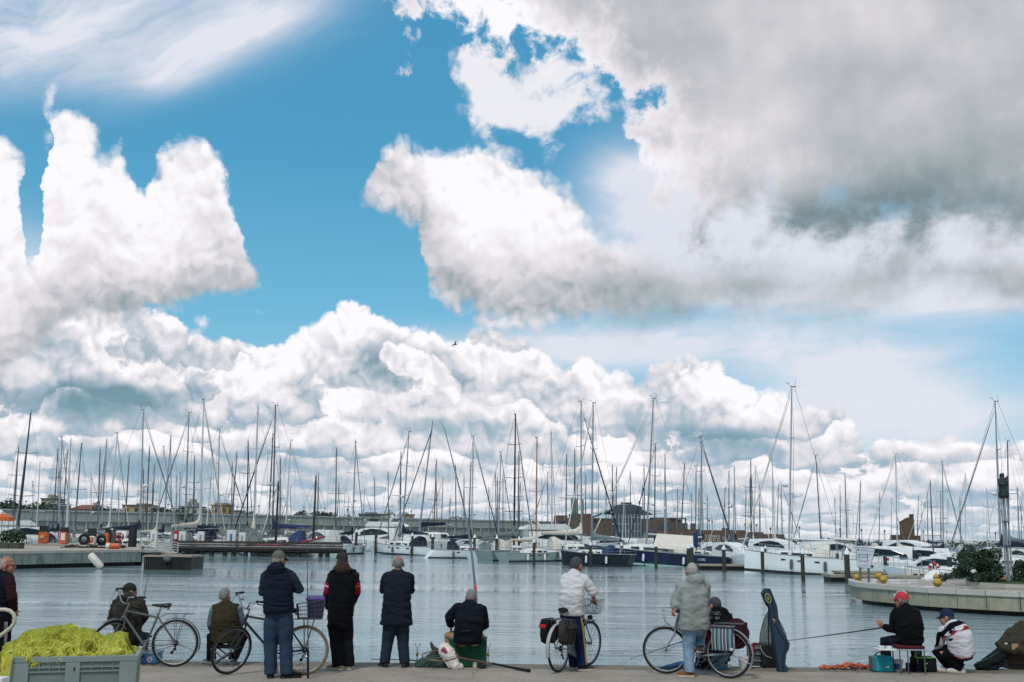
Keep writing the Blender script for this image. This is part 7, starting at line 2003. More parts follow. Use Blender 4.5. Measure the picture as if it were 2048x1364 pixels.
    if stand:
        k_ = MB(); k_.tube([bb + Vector((-.04, .03, -.02)), bb + Vector((-.10, .14, -.285))], .008, 7); k_.build('kick_stand', chrome, root)
    if basket == 'front':
        w, h0_, h1_ = .14, .0, .21; cx = hb.x + .21; zb = 0.80
        k_ = MB(); low = [(-.09, -.11), (.09, -.11), (.09, .11), (-.09, .11)]; up = [(-.13, -.16), (.13, -.16), (.13, .16), (-.13, .16)]
        def lv(t_): return [Vector((cx + a[0] + (b[0] - a[0]) * t_, a[1] + (b[1] - a[1]) * t_, zb + .22 * t_)) for a, b in zip(low, up)]
        for t_ in (0, .17, .34, .5, .67, .84, 1): L_ = lv(t_); k_.tube(L_ + [L_[0]], .006 if t_ in (0, 1) else .0035, 5, M=S)
        for e in range(4):
            for i in range(6):
                a = lv(0)[e].lerp(lv(0)[(e + 1) % 4], i / 6); b = lv(1)[e].lerp(lv(1)[(e + 1) % 4], i / 6); k_.tube([a, b], .0034, 4, M=S)
        for i in range(1, 6): k_.tube([lv(0)[0].lerp(lv(0)[3], i / 6), lv(0)[1].lerp(lv(0)[2], i / 6)], .0022, 4, M=S)
        k_.tube([hb + Vector((.03, 0, .08)), (cx - .09, 0, zb + .02)], .007, 6, M=S)
        k_.build('basket', chrome, root)
        k_ = MB(); k_.lathe([(.01, -.04), (.035, -.02), (.04, .02), (.01, .035)], 14, S @ T(cx - .04, 0, zb - .06) @ Matrix.Rotation(R(90), 4, 'Y')); k_.build('headlight', black_rubber, root)
    if basket == 'rear':
        k_ = MB(); cx = hr.x - .06; zb = rw * 2 + .10; low = [(-.17, -.13), (.17, -.13), (.17, .13), (-.17, .13)]
        hts = (.26, .20, .20, .26)
        def lv(t_): return [Vector((cx + a[0] * (1 + .15 * t_), a[1] * (1 + .15 * t_), zb + hts[i] * t_)) for i, a in enumerate(low)]
        for t_ in (0, .25, .5, .75, 1): L_ = lv(t_); k_.tube(L_ + [L_[0]], .006 if t_ in (0, 1) else .003, 5)
        for e in range(4):
            for i in range(7): k_.tube([lv(0)[e].lerp(lv(0)[(e + 1) % 4], i / 7), lv(1)[e].lerp(lv(1)[(e + 1) % 4], i / 7)], .003, 4)
        k_.build('basket', wire, root)
    return root, S, dict(bb=bb, sc=sc, st=st, hr=hr, hf=hf, hb=hb, c0=c0, rw=rw)
silver_f = mat('frame_silver_grey', (98, 104, 104), .4, .3); dark_f = mat('frame_dark_green', (28, 36, 38), .35); pale_f = mat('frame_pale_silver', (150, 156, 158), .4, .3); gold_t = mat('tyre_tan', (120, 104, 66), .8)
B1 = bicycle('silver grey bicycle without bags parked in front of the camouflage man', G(347, 1334, QZ), G(216, 1334, QZ), silver_f, steer=R(50), lean=R(3), bar='high', mud=silver_f, rackb=True)
B2 = bicycle('dark bicycle with wire basket on its rear rack behind the navy vest man', G(607, 1350, QZ), G(459, 1350, QZ), dark_f, steer=R(48), lean=R(2), tyre=gold_t, tyre_front=tyre_m, basket='rear', bar='high', stand=True, grip_col=black_rubber, mud=None)
B3 = bicycle('city bicycle with front basket and pale chain guard ridden by the white-shirted man', G(1117, 1345, QZ), G(1177, 1332, QZ), pale_f, steer=R(-8), lean=0, drop=True, basket='front', guard=mat('chain_guard_grey', (128, 136, 136), .5), bar='city', mud=mat('mudguard_pale', (160, 162, 162), .5))
B4 = bicycle('silver bicycle held by the man in the grey jacket', G(1458, 1357, QZ), G(1333, 1348, QZ), pale_f, steer=R(14), lean=R(-2), bar='flat', drop=False)
def onbike(B, local):
    bpy.context.view_layer.update()
    return B[0].matrix_world @ Vector(local)
def bike_thing(B, name, label, cat, local):
    t_ = thing(name, label, cat); bpy.context.view_layer.update()
    m = B[0].matrix_world @ T(*local)
    t_.matrix_world = m; return t_
# purple crate box in the rear basket of bicycle 2
hr = B2[2]['hr']; purple = mat('plastic_purple', (66, 52, 120), .5); purple_d = mat('plastic_dark_purple', (44, 38, 74), .5)
t_ = bike_thing(B2, 'storage_box', 'purple plastic box with raised rim standing in the rear bicycle basket', 'box', (hr.x - .13, 0, .345 * 2 + .108))
mb = MB(); mb.loft([[(-.10, -.11, 0), (.10, -.11, 0), (.10, .11, 0), (-.10, .11, 0)], [(-.12, -.125, .24), (.12, -.125, .24), (.12, .125, .24), (-.12, .125, .24)]], True, False); mb.build('body', purple_d, t_)
mb = MB(); mb.bx(-.135, .135, -.14, .14, .241, .27, bev=.008); mb.loft([[(-.13, -.135, .271), (.13, -.135, .271), (.13, .135, .271), (-.13, .135, .271)], [(-.11, -.12, .31), (.11, -.12, .31), (.11, .12, .31), (-.11, .12, .31)]], True, False); mb.build('lid', purple, t_)
# panniers on bicycle 3
pann = cloth('pannier_black', (30, 30, 32)); pann_p = mat('pannier_pattern', (40, 38, 38), .8, var=.6, scale=30, bump=.3)
hr = B3[2]['hr']; refl = mat('reflector_red', (190, 30, 36), .25)
for s, m_, lb in ((1, pann, 'black pannier bag with red reflector on the left of the rear wheel'), (-1, pann_p, 'dark patterned pannier bag on the right of the rear wheel')):
    t_ = bike_thing(B3, 'pannier_bag', lb, 'pannier', (hr.x - .02, s * .15, .43))
    mb = MB()
    for x in (-.10, 0, .10): mb.sph((x, 0, .16), (.12, .075, .19), 14, 10)
    mb.bx(-.15, .15, -.06, .06, .02, .29); fuse(mb, 'bag', m_, t_, .012, 6, .010, (6, 6, 6), 3)
    mb = MB(); mb.loft([[(-.15, s * -.05, .30), (.15, s * -.05, .30), (.15, s * -.045, .33), (-.15, s * -.045, .33)], [(-.15, s * .05, .325), (.15, s * .05, .325), (.15, s * .05, .345), (-.15, s * .05, .345)], [(-.15, s * .09, .22), (.15, s * .09, .22), (.15, s * .10, .22), (-.15, s * .10, .22)]], True, True); mb.build('flap', m_, t_)
    mb = MB()
    for x in (-.09, .09): mb.tube([(x, s * .07, .33), (x, s * .095, .2), (x, s * .08, .04)], .008, 5)
    mb.build('strap', black_rubber, t_)
    if s == 1:
        mb = MB(); mb.bx(-.215, -.195, -.05, .06, .22, .27, bev=.006); mb.build('reflector', refl, t_)
# striped shopping bag and dark red bag on bicycle 4
hr = B4[2]['hr']
sm = bpy.data.materials.new('striped_canvas'); sm.use_nodes = True; st2 = NT(sm.node_tree); b_ = st2.n['Principled BSDF']
tcx = st2.n.new('ShaderNodeTexCoord'); xs = st2.sep(tcx.outputs['Object'])[0]
fx = st2.m('FRACT', st2.mul(xs, 6.2))
cc = st2.ramp(fx, [(0, lin3(176, 178, 182)), (.10, lin3(60, 66, 76)), (.24, lin3(92, 120, 138)), (.34, lin3(168, 170, 174)), (.42, lin3(62, 120, 128)), (.58, lin3(48, 58, 72)), (.70, lin3(186, 186, 188)), (.78, lin3(84, 96, 112)), (.92, lin3(40, 46, 60))], 'CONSTANT')
st2.l.new(cc, b_.inputs['Base Color']); b_.inputs['Roughness'].default_value = .9
t_ = bike_thing(B4, 'shopping_bag', 'blue and white striped cloth pannier hanging beside the rear wheel', 'bag', (hr.x + .01, .14, .40))
t_['label'] = 'blue and white striped cloth pannier hanging beside the rear wheel'
mb = MB(); mb.loft([[(-.15, -.04, .0), (.18, -.04, .0), (.18, .03, .0), (-.15, .03, .0)], [(-.15, -.045, .16), (.18, -.045, .16), (.18, .055, .16), (-.15, .055, .16)], [(-.14, -.04, .33), (.17, -.04, .33), (.17, .03, .33), (-.14, .03, .33)]], True, True)
o = mb.build('bag', sm, t_); bv = o.modifiers.new('b', 'BEVEL'); bv.width = .02; bv.segments = 2
mb = MB(); mb.bx(-.16, .19, -.06, .05, .331, .355, bev=.01); mb.build('top_flap', cloth('flap_grey', (96, 98, 104)), t_)
mb = MB(); mb.bx(-.14, -.09, .036, .042, .02, .05); mb.build('tag', white_s, t_)
t_ = bike_thing(B4, 'saddle_bag', 'dark purple-red bag on the far side of the rear rack', 'bag', (hr.x - .10, -.12, .42))
mb = MB(); mb.sph((0, 0, .2), (.19, .08, .22), 14, 10); mb.bx(-.15, .15, -.06, .06, .05, .36); fuse(mb, 'bag', cloth('bag_maroon', (52, 26, 38)), t_, .014, 6, .01, (5, 5, 5), 8)
# ------------------------------------------------------------------ fish crate full of net
CYd = 11.5
cg = concrete = None
crate_m = mat('crate_grey_plastic', (128, 142, 140), .55, var=.1, scale=2.5, dirt=((.12, .14, .13), .5), bump=.1)
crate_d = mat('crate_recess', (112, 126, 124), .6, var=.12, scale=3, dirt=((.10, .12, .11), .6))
xa, xb = PX(28, CYd, QZ + .8), PX(277, CYd, QZ + .8); cw = (xb - xa) * .94; chh = P(150, 1312, CYd).z - QZ; cdp = .8
cr = thing('fish_crate', 'big grey plastic pallet crate with ribbed vents holding the yellow-green net', 'crate', ((xa + xb) / 2, CYd, QZ + .003), .27)
w2 = cw / 2
mb = MB()
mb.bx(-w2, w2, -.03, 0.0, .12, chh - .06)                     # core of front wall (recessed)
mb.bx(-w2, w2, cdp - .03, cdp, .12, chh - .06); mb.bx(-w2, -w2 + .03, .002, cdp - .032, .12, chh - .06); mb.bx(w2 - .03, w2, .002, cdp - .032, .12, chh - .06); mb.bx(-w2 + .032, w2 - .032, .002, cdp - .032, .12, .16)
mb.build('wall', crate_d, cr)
mb = MB()
for (x0, x1, y0, y1) in ((-w2 - .012, w2 + .012, -.05, .012), (-w2 - .012, w2 + .012, cdp - .03, cdp + .02), (-w2 - .012, -w2 + .03, .014, cdp - .032), (w2 - .03, w2 + .012, .014, cdp - .032)):
    mb.bx(x0, x1, y0, y1, chh - .058, chh, bev=.006)
mb.build('rim', crate_m, cr)
bands = [(-w2 - .004, -w2 + .165), (-.085, .055), (w2 - .165, w2 + .004)]
for x0, x1 in bands:
    mb = MB(); mb.bx(x0, x1, -.052, -.032, .1, chh - .061, bev=.006); mb.build('pillar', crate_m, cr)
mb = MB()
for x0, x1 in ((bands[0][1], bands[1][0]), (bands[1][1], bands[2][0])):
    for z in (chh - .105, chh - .148): mb.bx(x0 + .001, x1 - .001, -.048, -.033, z - .006, z + .006)
    n = 3
    for i in range(1, n + 1): x = x0 + (x1 - x0) * i / (n + .6); mb.bx(x - .004, x + .004, -.047, -.033, chh - .141, chh - .062)
mb.build('vent_rib', crate_m, cr)
mb = MB(); mb.bx(-.008, .006, -.0565, -.0528, chh - .14, chh - .105); mb.build('slot', black_rubber, cr)
for x in (-w2 * .8, 0, w2 * .8):
    mb = MB(); mb.bx(x - .08, x + .08, .0, cdp, 0, .119); mb.build('skid', crate_m, cr)
# the net: heaped folds and loose strands
nm = bpy.data.materials.new('net_lime'); nm.use_nodes = True; t = NT(nm.node_tree); b = t.n['Principled BSDF']
tcx = t.n.new('ShaderNodeTexCoord'); v = tcx.outputs['Object']
vw = t.v('ADD', v, t.v('SCALE', t.noise(v, 4, 4, .6, color=True), sc=.25))
n1 = t.noise(t.v('MULTIPLY', vw, (3, 3, 9)), 8, 5, .6); vr = t.n.new('ShaderNodeTexVoronoi'); vr.feature = 'DISTANCE_TO_EDGE'; vr.inputs['Scale'].default_value = 75; t.l.new(vw, vr.inputs['Vector'])
ed = t.sstep(vr.outputs['Distance'], .10, .02)
base = t.ramp(n1, [(.3, lin3(150, 158, 26)), (.5, lin3(202, 202, 42)), (.68, lin3(232, 226, 90))])
base = t.mix(t.mul(ed, .55), t.mix(.40, base, lin3(84, 110, 20)), base)
t.l.new(base, b.inputs['Base Color']); b.inputs['Roughness'].default_value = .6; b.inputs['Subsurface Weight'].default_value = .0
bn = t.n.new('ShaderNodeBump'); bn.inputs['Strength'].default_value = 1; bn.inputs['Distance'].default_value = .012; t.l.new(t.mad(ed, .5, n1), bn.inputs['Height']); t.l.new(bn.outputs[0], b.inputs['Normal'])
strand_m = mat('net_strand', (224, 222, 96), .6, var=.2)
nt = thing('fishing_net', 'heap of lime yellow fishing net overflowing the grey crate', 'fishing net', ((xa + xb) / 2, CYd, QZ + .003), .27)
k_ = cw / 249
def NP(px, py, y): return Vector((P(px, py, CYd + y).x - nt.location.x, y, P(px, py, CYd + y).z - nt.location.z))
heap = MB()
lump = [(58, 1309, 16, 9, .3), (80, 1296, 22, 20, .35), (100, 1290, 34, 28, .4), (130, 1285, 34, 30, .35), (160, 1283, 30, 30, .45), (185, 1288, 28, 26, .35), (210, 1296, 26, 20, .35), (240, 1298, 26, 24, .3), (255, 1292, 17, 20, .4), (232, 1303, 30, 14, .25), (150, 1300, 60, 22, .25), (90, 1305, 50, 14, .2)]
rr = random.Random(6)
for px, py, rx, rz, y in lump: heap.sph(NP(px, py, y), (rx * k_, .24, rz * k_), 16, 10)
heap.bx(-w2 + .05, w2 - .05, .04, cdp - .06, chh - .3, chh - .02)
# folded ridges running across the heap
for i in range(26):
    px = rr.uniform(45, 250); top = 1272 + 22 * abs((px - 145) / 105) ** 2
    pts = [NP(px + (rr.uniform(-30, 30)) * f, top + 40 * f ** 1.4 + rr.uniform(-3, 3), .32 - .30 * f) for f in (0, .25, .5, .75, 1)]
    heap.tube(pts, [.03, .05, .055, .05, .03], 8)
no = fuse(heap, 'net_heap', nm, nt, .016, 4, 0)
me = no.data; me.update()
nn = [v_.normal.copy() for v_ in me.vertices]
for v_, q_ in zip(me.vertices, nn):
    p_ = v_.co; a = mnoise.noise(Vector((p_.x * 7 + p_.z * 4, p_.y * 5, p_.z * 12))); a2 = mnoise.noise(Vector((p_.x * 22, p_.y * 16, p_.z * 30)))
    a3 = mnoise.noise(Vector((p_.x * 60, p_.y * 40, p_.z * 60)))
    v_.co = p_ + q_ * (.052 * (1 - 2.6 * abs(a)) + .018 * a2 + .008 * a3)
st = MB()
for i in range(420):
    px = rr.uniform(40, 262); p0 = NP(px, 1255 + 55 * rr.random(), -.3 + .5 * rr.random()); a = rr.uniform(-1.2, 1.2); pts = []
    d_ = Vector((math.sin(a), -.25, -math.cos(a))) * .035
    for k in range(7):
        ok, co, no_, _i = no.closest_point_on_mesh(p0)
        if not ok: break
        pts.append(co + no_ * .005); p0 = co + d_ + Vector((rr.uniform(-.008, .008), 0, 0)) + no_ * .02
    if len(pts) > 2: st.tube(pts, .0015, 4, False)
# loose loop of sheer net standing up at the top, and wisps hanging over the left side
for i in range(60):
    a0 = rr.uniform(R(-10), R(200)); c = NP(166, 1277, .35); rx, rz = rr.uniform(.6, 1) * 22 * k_, rr.uniform(.6, 1) * 30 * k_
    pts = [c + Vector((rx * math.cos(a0 + q_ * .45), rr.uniform(-.04, .04), max(-.02, rz * math.sin(a0 + q_ * .45)))) for q_ in range(5)]
    st.tube(pts, .0013, 4, False)
for i in range(70):
    px = rr.uniform(18, 34); p0 = NP(px + 6, rr.uniform(1295, 1312), .0); L = rr.uniform(.08, .42)
    pts = [p0 + Vector((-.02 * f - rr.uniform(0, .03), -.07 - .02 * f, -L * f)) for f in (0, .4, .7, 1)]
    st.tube(pts, .0014, 4, False)
st = stuff(st.build('loose_strands', strand_m, nt))
# beige cart handle at the left edge
HYd = 12.6
hp = [P(x, y, HYd) for x, y in ((-60, 1219), (10, 1219), (20, 1221.5), (27, 1228), (30, 1238), (28, 1247), (22, 1255), (8, 1266), (-14, 1281), (-50, 1306))]
hp += [Vector((hp[-1].x - .1, HYd, QZ + .35)), Vector((hp[-1].x - .12, HYd, QZ + .03))]
tube_m = mat('tube_beige', (190, 184, 162), .45, var=.1, dirt=((.2, .16, .1), .3))
ca = thing('hand_cart', 'beige tubular handle of a hand cart at the left edge of the quay', 'hand cart', (hp[-1].x, HYd, QZ + .003))
ca_l = Vector(ca.location)
mb = MB(); mb.tube([p_ - ca_l for p_ in hp], .021, 10); mb.build('handle', tube_m, ca)
mb = MB(); mb.tube([p_ - ca_l + Vector((0, .5, 0)) for p_ in hp], .021, 10) if False else mb.bx(-.5, .05, -.02, .5, .12, .16); mb.build('platform', tube_m, ca)
for y in (0.05, .45):
    mb = MB(); mb.torus(.08, .025, 18, 8, T(-.1, y, .105) @ Matrix.Rotation(R(90), 4, 'X')); mb.build('wheel', black_rubber, ca)
# corner of a white printed box at the bottom left
bx_ = thing('cardboard_box', 'white box with violet print, only its corner showing at the bottom left', 'box', (P(-12, 1364, 10.3).x, 10.3, QZ + .003))
hbx = P(2, 1357, 10.3).z - QZ; wbx = P(4, 1364, 10.3).x - bx_.location.x
mb = MB(); mb.bx(-.3, wbx, 0, .16, 0, hbx, bev=.01); mb.build('carton', paper, bx_)
mb = MB(); mb.bx(-.25, wbx - .03, -.004, -.001, hbx - .13, hbx - .05); mb.build('print', mat('print_violet', (104, 96, 170), .6), bx_)

# ------------------------------------------------------------------ anglers' gear
def gp(px, py): return G(px, py, QZ)
def block(name, label, cat, px0, px1, ptop, pbot, depth, m, bev=.02, rz=0):
    g0 = gp((px0 + px1) / 2, pbot); Y = g0.y; w = PX(px1, Y, QZ) - PX(px0, Y, QZ); h = P((px0 + px1) / 2, ptop, Y).z - QZ
    t_ = thing(name, label, cat, (g0.x, Y, QZ + .003), rz)
    mb = MB(); mb.bx(-w / 2, w / 2, 0, depth, 0, h, bev=bev); mb.build('body', m, t_)
    return t_, w, h
tackle_b = mat('box_blue', (64, 116, 156), .5, var=.1); 
t_, w, h = block('cool_box', 'blue cool box with white wave emblem behind the wheel of the leftmost bicycle', 'cool box', 270, 313, 1310, 1329, .3, tackle_b)
mb = MB(); mb.bx(-w / 2 - .008, w / 2 + .008, -.01, .31, h + .002, h + .045, bev=.01); mb.build('lid', mat('box_lid_blue', (96, 138, 168), .5), t_)
mb = MB(); mb.torus(.035, .006, 18, 6, T(w * .18, -.004, h * .5) @ Matrix.Rotation(R(90), 4, 'X')); mb.tube([(w * .08, -.006, h * .5), (w * .18, -.006, h * .58), (w * .3, -.006, h * .48)], .006, 5); mb.build('emblem', white_s, t_)
def stool(label, pxc, Yc, zs, w=.40, d=.32, m=black_c):
    t_ = thing('folding_stool', label, 'stool', (PX(pxc, Yc, QZ + zs), Yc, QZ + .003))
    mb = MB(); mb.bx(-w / 2, w / 2, -d / 2, d / 2, zs - .035, zs, bev=.012); mb.build('seat', m, t_)
    for y in (-d / 2, d / 2):
        for s in (1, -1):
            mb = MB(); mb.tube([(s * w * .46, y, 0.01), (-s * w * .46, y + .012 * s, zs - .038)], .011, 8); mb.build('leg', steel if m is not black_c else alu_dark, t_)
    mb = MB(); mb.tube([(-w * .40, -d / 2, .1), (w * .40, -d / 2, .1)], .009, 6); mb.build('brace', alu_dark, t_)
    return t_
stool('low dark stool under the camouflage man', 257, 17.32, .30)
stool('black folding stool with cross legs under the olive vest man', 451, 17.30, .30)
def rod(name, label, pts, r, m, cat='fishing rod', grip=None, ring=True, reel=None):
    t_ = thing(name, label, cat, pts[0]); o = Vector(pts[0]); q_ = [Vector(p_) - o for p_ in pts]
    rs = [r[0] + (r[1] - r[0]) * i / (len(q_) - 1) for i in range(len(q_))]
    mb = MB(); mb.tube(q_, rs, 8); mb.build('blank', m, t_)
    if grip:
        mb = MB(); d = (q_[1] - q_[0]).normalized(); mb.tube([q_[0] - d * .02, q_[0] + d * grip], r[0] * 1.7, 8); mb.build('grip', black_rubber, t_)
    if ring:
        mb = MB()
        for i in range(1, len(q_)): mb.torus(.012, .0025, 10, 5, T(*q_[i]) @ ((q_[i] - q_[i - 1]).to_track_quat('Z', 'Y').to_matrix().to_4x4()))
        mb.build('line_guide', black_rubber, t_)
    if reel is not None:
        c = q_[0] + (q_[1] - q_[0]).normalized() * reel
        mb = MB(); mb.lathe([(.012, -.03), (.03, -.028), (.022, -.02), (.022, .02), (.03, .028), (.012, .03)], 14, T(c.x - .045, c.y, c.z)); mb.tube([c, c + Vector((-.045, 0, 0))], .008, 6); mb.tube([c + Vector((-.045, 0, 0)), c + Vector((-.06, -.04, -.03))], .005, 5); mb.build('reel', steel, t_)
    return t_
rod_d = mat('rod_carbon', (40, 44, 50), .35); rod_g = mat('rod_grey', (92, 100, 106), .4)
rod('fishing_rod', 'upright black fishing rod with reel standing right of the navy vest man', [gp(616, 1357)] + [P(x, y, gp(616, 1357).y + d) for x, y, d in ((616, 1300, 0), (615.5, 1230, 0), (615, 1160, .02), (614.5, 1110, .05), (614, 1070, .08))], (.010, .003), rod_d, grip=.38, reel=.30)
rod('fishing_rod', 'short thin rod rising beside the camouflage man', [P(279, 1247, 17.6), P(285, 1205, 17.75), P(291, 1178, 17.9), P(297, 1150, 18.1)], (.010, .003), rod_d)
pole = rod('fishing_pole', 'long grey fishing pole with red band arching up from the dark jacketed angler', [P(956, 1252, 17.75), P(953, 1215, 17.85), P(951, 1180, 18.0), P(945, 1120, 18.6), P(937, 1060, 19.4), P(925, 1000, 20.4), P(912, 950, 21.4), P(900, 900, 22.6), P(890, 862, 23.4), P(884, 848, 23.9), P(879, 843.5, 24.2)], (.026, .004), rod_g, ring=False)
a, b2 = P(951.2, 1184, 17.99) - Vector(pole.location), P(950.2, 1172, 18.08) - Vector(pole.location)
mb = MB(); mb.tube([a, b2], .029, 10); mb.build('red_band', mat('band_red', (212, 62, 72), .5), pole)
rod('fishing_rod', 'thin rod angled low over the water left of the rightmost bicycle', [P(1402, 1270, 17.7), P(1360, 1284.5, 18.0), P(1339, 1291.5, 18.2), P(1300, 1305, 18.6), P(1262, 1317, 19.0)], (.011, .003), rod_d)
rod('fishing_rod', 'long dark rod held level by the angler in the red cap', [P(1782, 1253, 17.55), P(1764, 1255.5, 17.62), P(1700, 1264.5, 17.9), P(1640, 1273, 18.2), P(1584, 1280, 18.5), P(1545, 1284, 18.7)], (.014, .003), rod_d, ring=False)
rod('fishing_rod', 'thin black rod lying along the quay edge behind the folded-arms man', [gp(848, 1328) + Vector((0, 0, .05)), gp(800, 1325) + Vector((0, 0, .04)), gp(742, 1322.5) + Vector((0, 0, .03))], (.011, .005), rod_d, ring=False)
# green seat box
green_f = cloth('canvas_green_seat', (34, 82, 60), var=.1); 
t_, w, h = block('seat_box', 'dark green canvas seat box with two black straps under the dark jacketed angler', 'seat box', 897, 972, 1279, 1335, .42, green_f, .02)
ob = t_.children[0]
mb = MB()
for x in (-.08, .08): mb.bx(x - .018, x + .018, -.012, -.002, h - .07, h + .006, bev=.003)
mb.build('strap', black_rubber, t_)
mb = MB(); mb.bx(-w / 2 - .004, w / 2 + .004, -.008, .425, h - .02, h + .012, bev=.008); mb.build('piping', cloth('canvas_green_light', (52, 104, 76)), t_)
# crease flap on the front
mb = MB(); mb.add([(-.02, -.004, h * .1), (w * .42, -.004, h * .12), (w * .40, -.012, h * .78), (w * .1, -.018, h * .62)], [(0, 1, 2, 3)], False); mb.build('fold', green_f, t_)
# white carrier bag
wb_ = thing('carrier_bag', 'white plastic carrier bag with violet-red round print leaning on the green seat', 'carrier bag', gp(905, 1339) + Vector((0, 0, .003)))
o_ = Vector(wb_.location); Yb = o_.y
def LP(px, py, dy=0): return P(px, py, Yb + dy) - o_
mb = MB(); mb.tube([LP(908, 1332, .06), LP(903, 1320, .08), LP(895, 1306, .1), LP(887, 1297, .12), LP(880, 1291, .14)], [.085, .105, .115, .105, .05], 14, flat=.6, up=(0, 1, 0)); mb.sph(LP(914, 1333, .05), (.10, .07, .06), 12, 8)
bo = fuse(mb, 'bag', mat('carrier_white', (214, 206, 198), .45, var=.08, bump=.5, bscale=12), wb_, .012, 3, .008, (9, 9, 9), 4)
rows = []
c_ = LP(881, 1297, -.1)
for i in range(6):
    rows.append([c_ + Vector((.075 * math.cos(math.pi * (j / 8)) * 1.0 * math.sin(math.pi * (i + .5) / 6) ** .5, 0, .075 * math.cos(math.pi * (i + .3) / 5.6))) for j in range(9)])
decal(wb_, 'round_print', mat('print_magenta', (140, 44, 92), .5), bo, rows, .004)
# heap of keep nets with landing net hoop and handle
kn = thing('keep_net', 'crumpled dark green keep net lying left of the white carrier bag', 'keep net', gp(862, 1335) + Vector((0, 0, .003)))
o_ = Vector(kn.location); Yb = o_.y
mb = MB()
for px, py, rx, rz, y in ((850, 1327, 16, 9, .1), (868, 1326, 20, 11, .12), (884, 1330, 14, 7, .06), (866, 1316, 13, 9, .18), (840, 1330, 9, 5, .1)): mb.sph(LP(px, py, y), (rx * Yb / F, .13, rz * Yb / F), 14, 8)
fuse(mb, 'net', mat('net_green', (44, 70, 58), .7, var=.5, scale=30, bump=.8, bscale=80), kn, .014, 3, .022, (10, 10, 14), 7)
mb = MB(); mb.tube([LP(864, 1312, .15), LP(874, 1300, .12), LP(866, 1296, .12), LP(861, 1284, .15)], [.06, .05, .035, .012], 10); fuse(mb, 'net_mouth', mat('net_dark', (52, 58, 60), .8), kn, .012, 2, .008, (9, 9, 9), 2)
ln = thing('landing_net', 'landing net with oval hoop and long black handle lying across the quay', 'landing net', gp(1056, 1341) + Vector((0, 0, .003)))
o_ = Vector(ln.location)
def GP2(px, py, z): return G(px, py, QZ + z) - o_
hoop = []
for k in range(25):
    a = 2 * math.pi * k / 24; hoop.append(P(880 + 36 * math.cos(a), 1311.5 + 10 * math.sin(a), 17.15 - .16 * math.sin(a)) - o_)
mb = MB(); mb.tube(hoop, .009, 7, False); mb.build('hoop', mat('hoop_bronze', (110, 92, 60), .45, .3), ln)
mb = MB(); mb.tube([P(914, 1314, 17.0) - o_, P(950, 1321, 16.98) - o_, P(985, 1327, 16.95) - o_], .012, 8); mb.build('shaft', mat('shaft_maroon', (84, 40, 42), .4), ln)
mb = MB(); mb.tube([P(983, 1326.5, 16.96) - o_, GP2(1030, 1336.5, .03), GP2(1057, 1341, .026)], [.016, .020, .022], 10); mb.tube([GP2(1055, 1340.6, .026), GP2(1059, 1341.4, .026)], .026, 10); mb.build('grip', black_rubber, ln)
mb = MB()
for k in range(0, 24, 2):
    mb.tube([hoop[k], (hoop[k] + hoop[(k + 8) % 24]) * .5 - Vector((0, 0, .07)), hoop[(k + 12) % 24]], .0018, 4)
mb.build('mesh', wire, ln)
for px, lb in ((834, 'thin forked rod rest left of the keep net'), (976, 'thin forked rod rest right of the green seat')):
    g0 = gp(px, 1326); t_ = thing('rod_rest', lb, 'rod rest', (g0.x, g0.y, QZ + .003))
    mb = MB(); mb.tube([(0, 0, 0), (0, 0, .22)], .008, 6); mb.tube([(-.045, 0, .30), (0, 0, .22), (.045, 0, .30)], .007, 6); mb.build('fork', steel, t_)
    mb = MB(); mb.bx(-.02, .02, -.02, .02, .10, .15, bev=.004); mb.lathe([(.05, 0), (.03, .015), (.012, .02)], 10); mb.build('clamp', mat('clamp_yellow', (196, 176, 60), .5), t_)
g0 = gp(950, 1336); o = MB(); o.lathe([(.035, 0), (.036, .05), (.03, .06), (.034, .062), (.034, .078)], 14); o = o.build('bait_jar', mat('jar_pale', (170, 176, 160), .3)); o.location = (g0.x, g0.y, QZ + .003); tag(o, 'little pale bait jar on the ground in front of the green seat', 'jar')
g0 = gp(964, 1337); o = MB(); o.lathe([(.05, 0), (.06, .02), (.06, .06), (.045, .075), (.02, .075)], 16); o = o.build('groundbait_tub', mat('tub_dark', (30, 34, 34), .4)); o.location = (g0.x, g0.y, QZ + .003); tag(o, 'round black bait tub right of the little pale jar', 'tub')
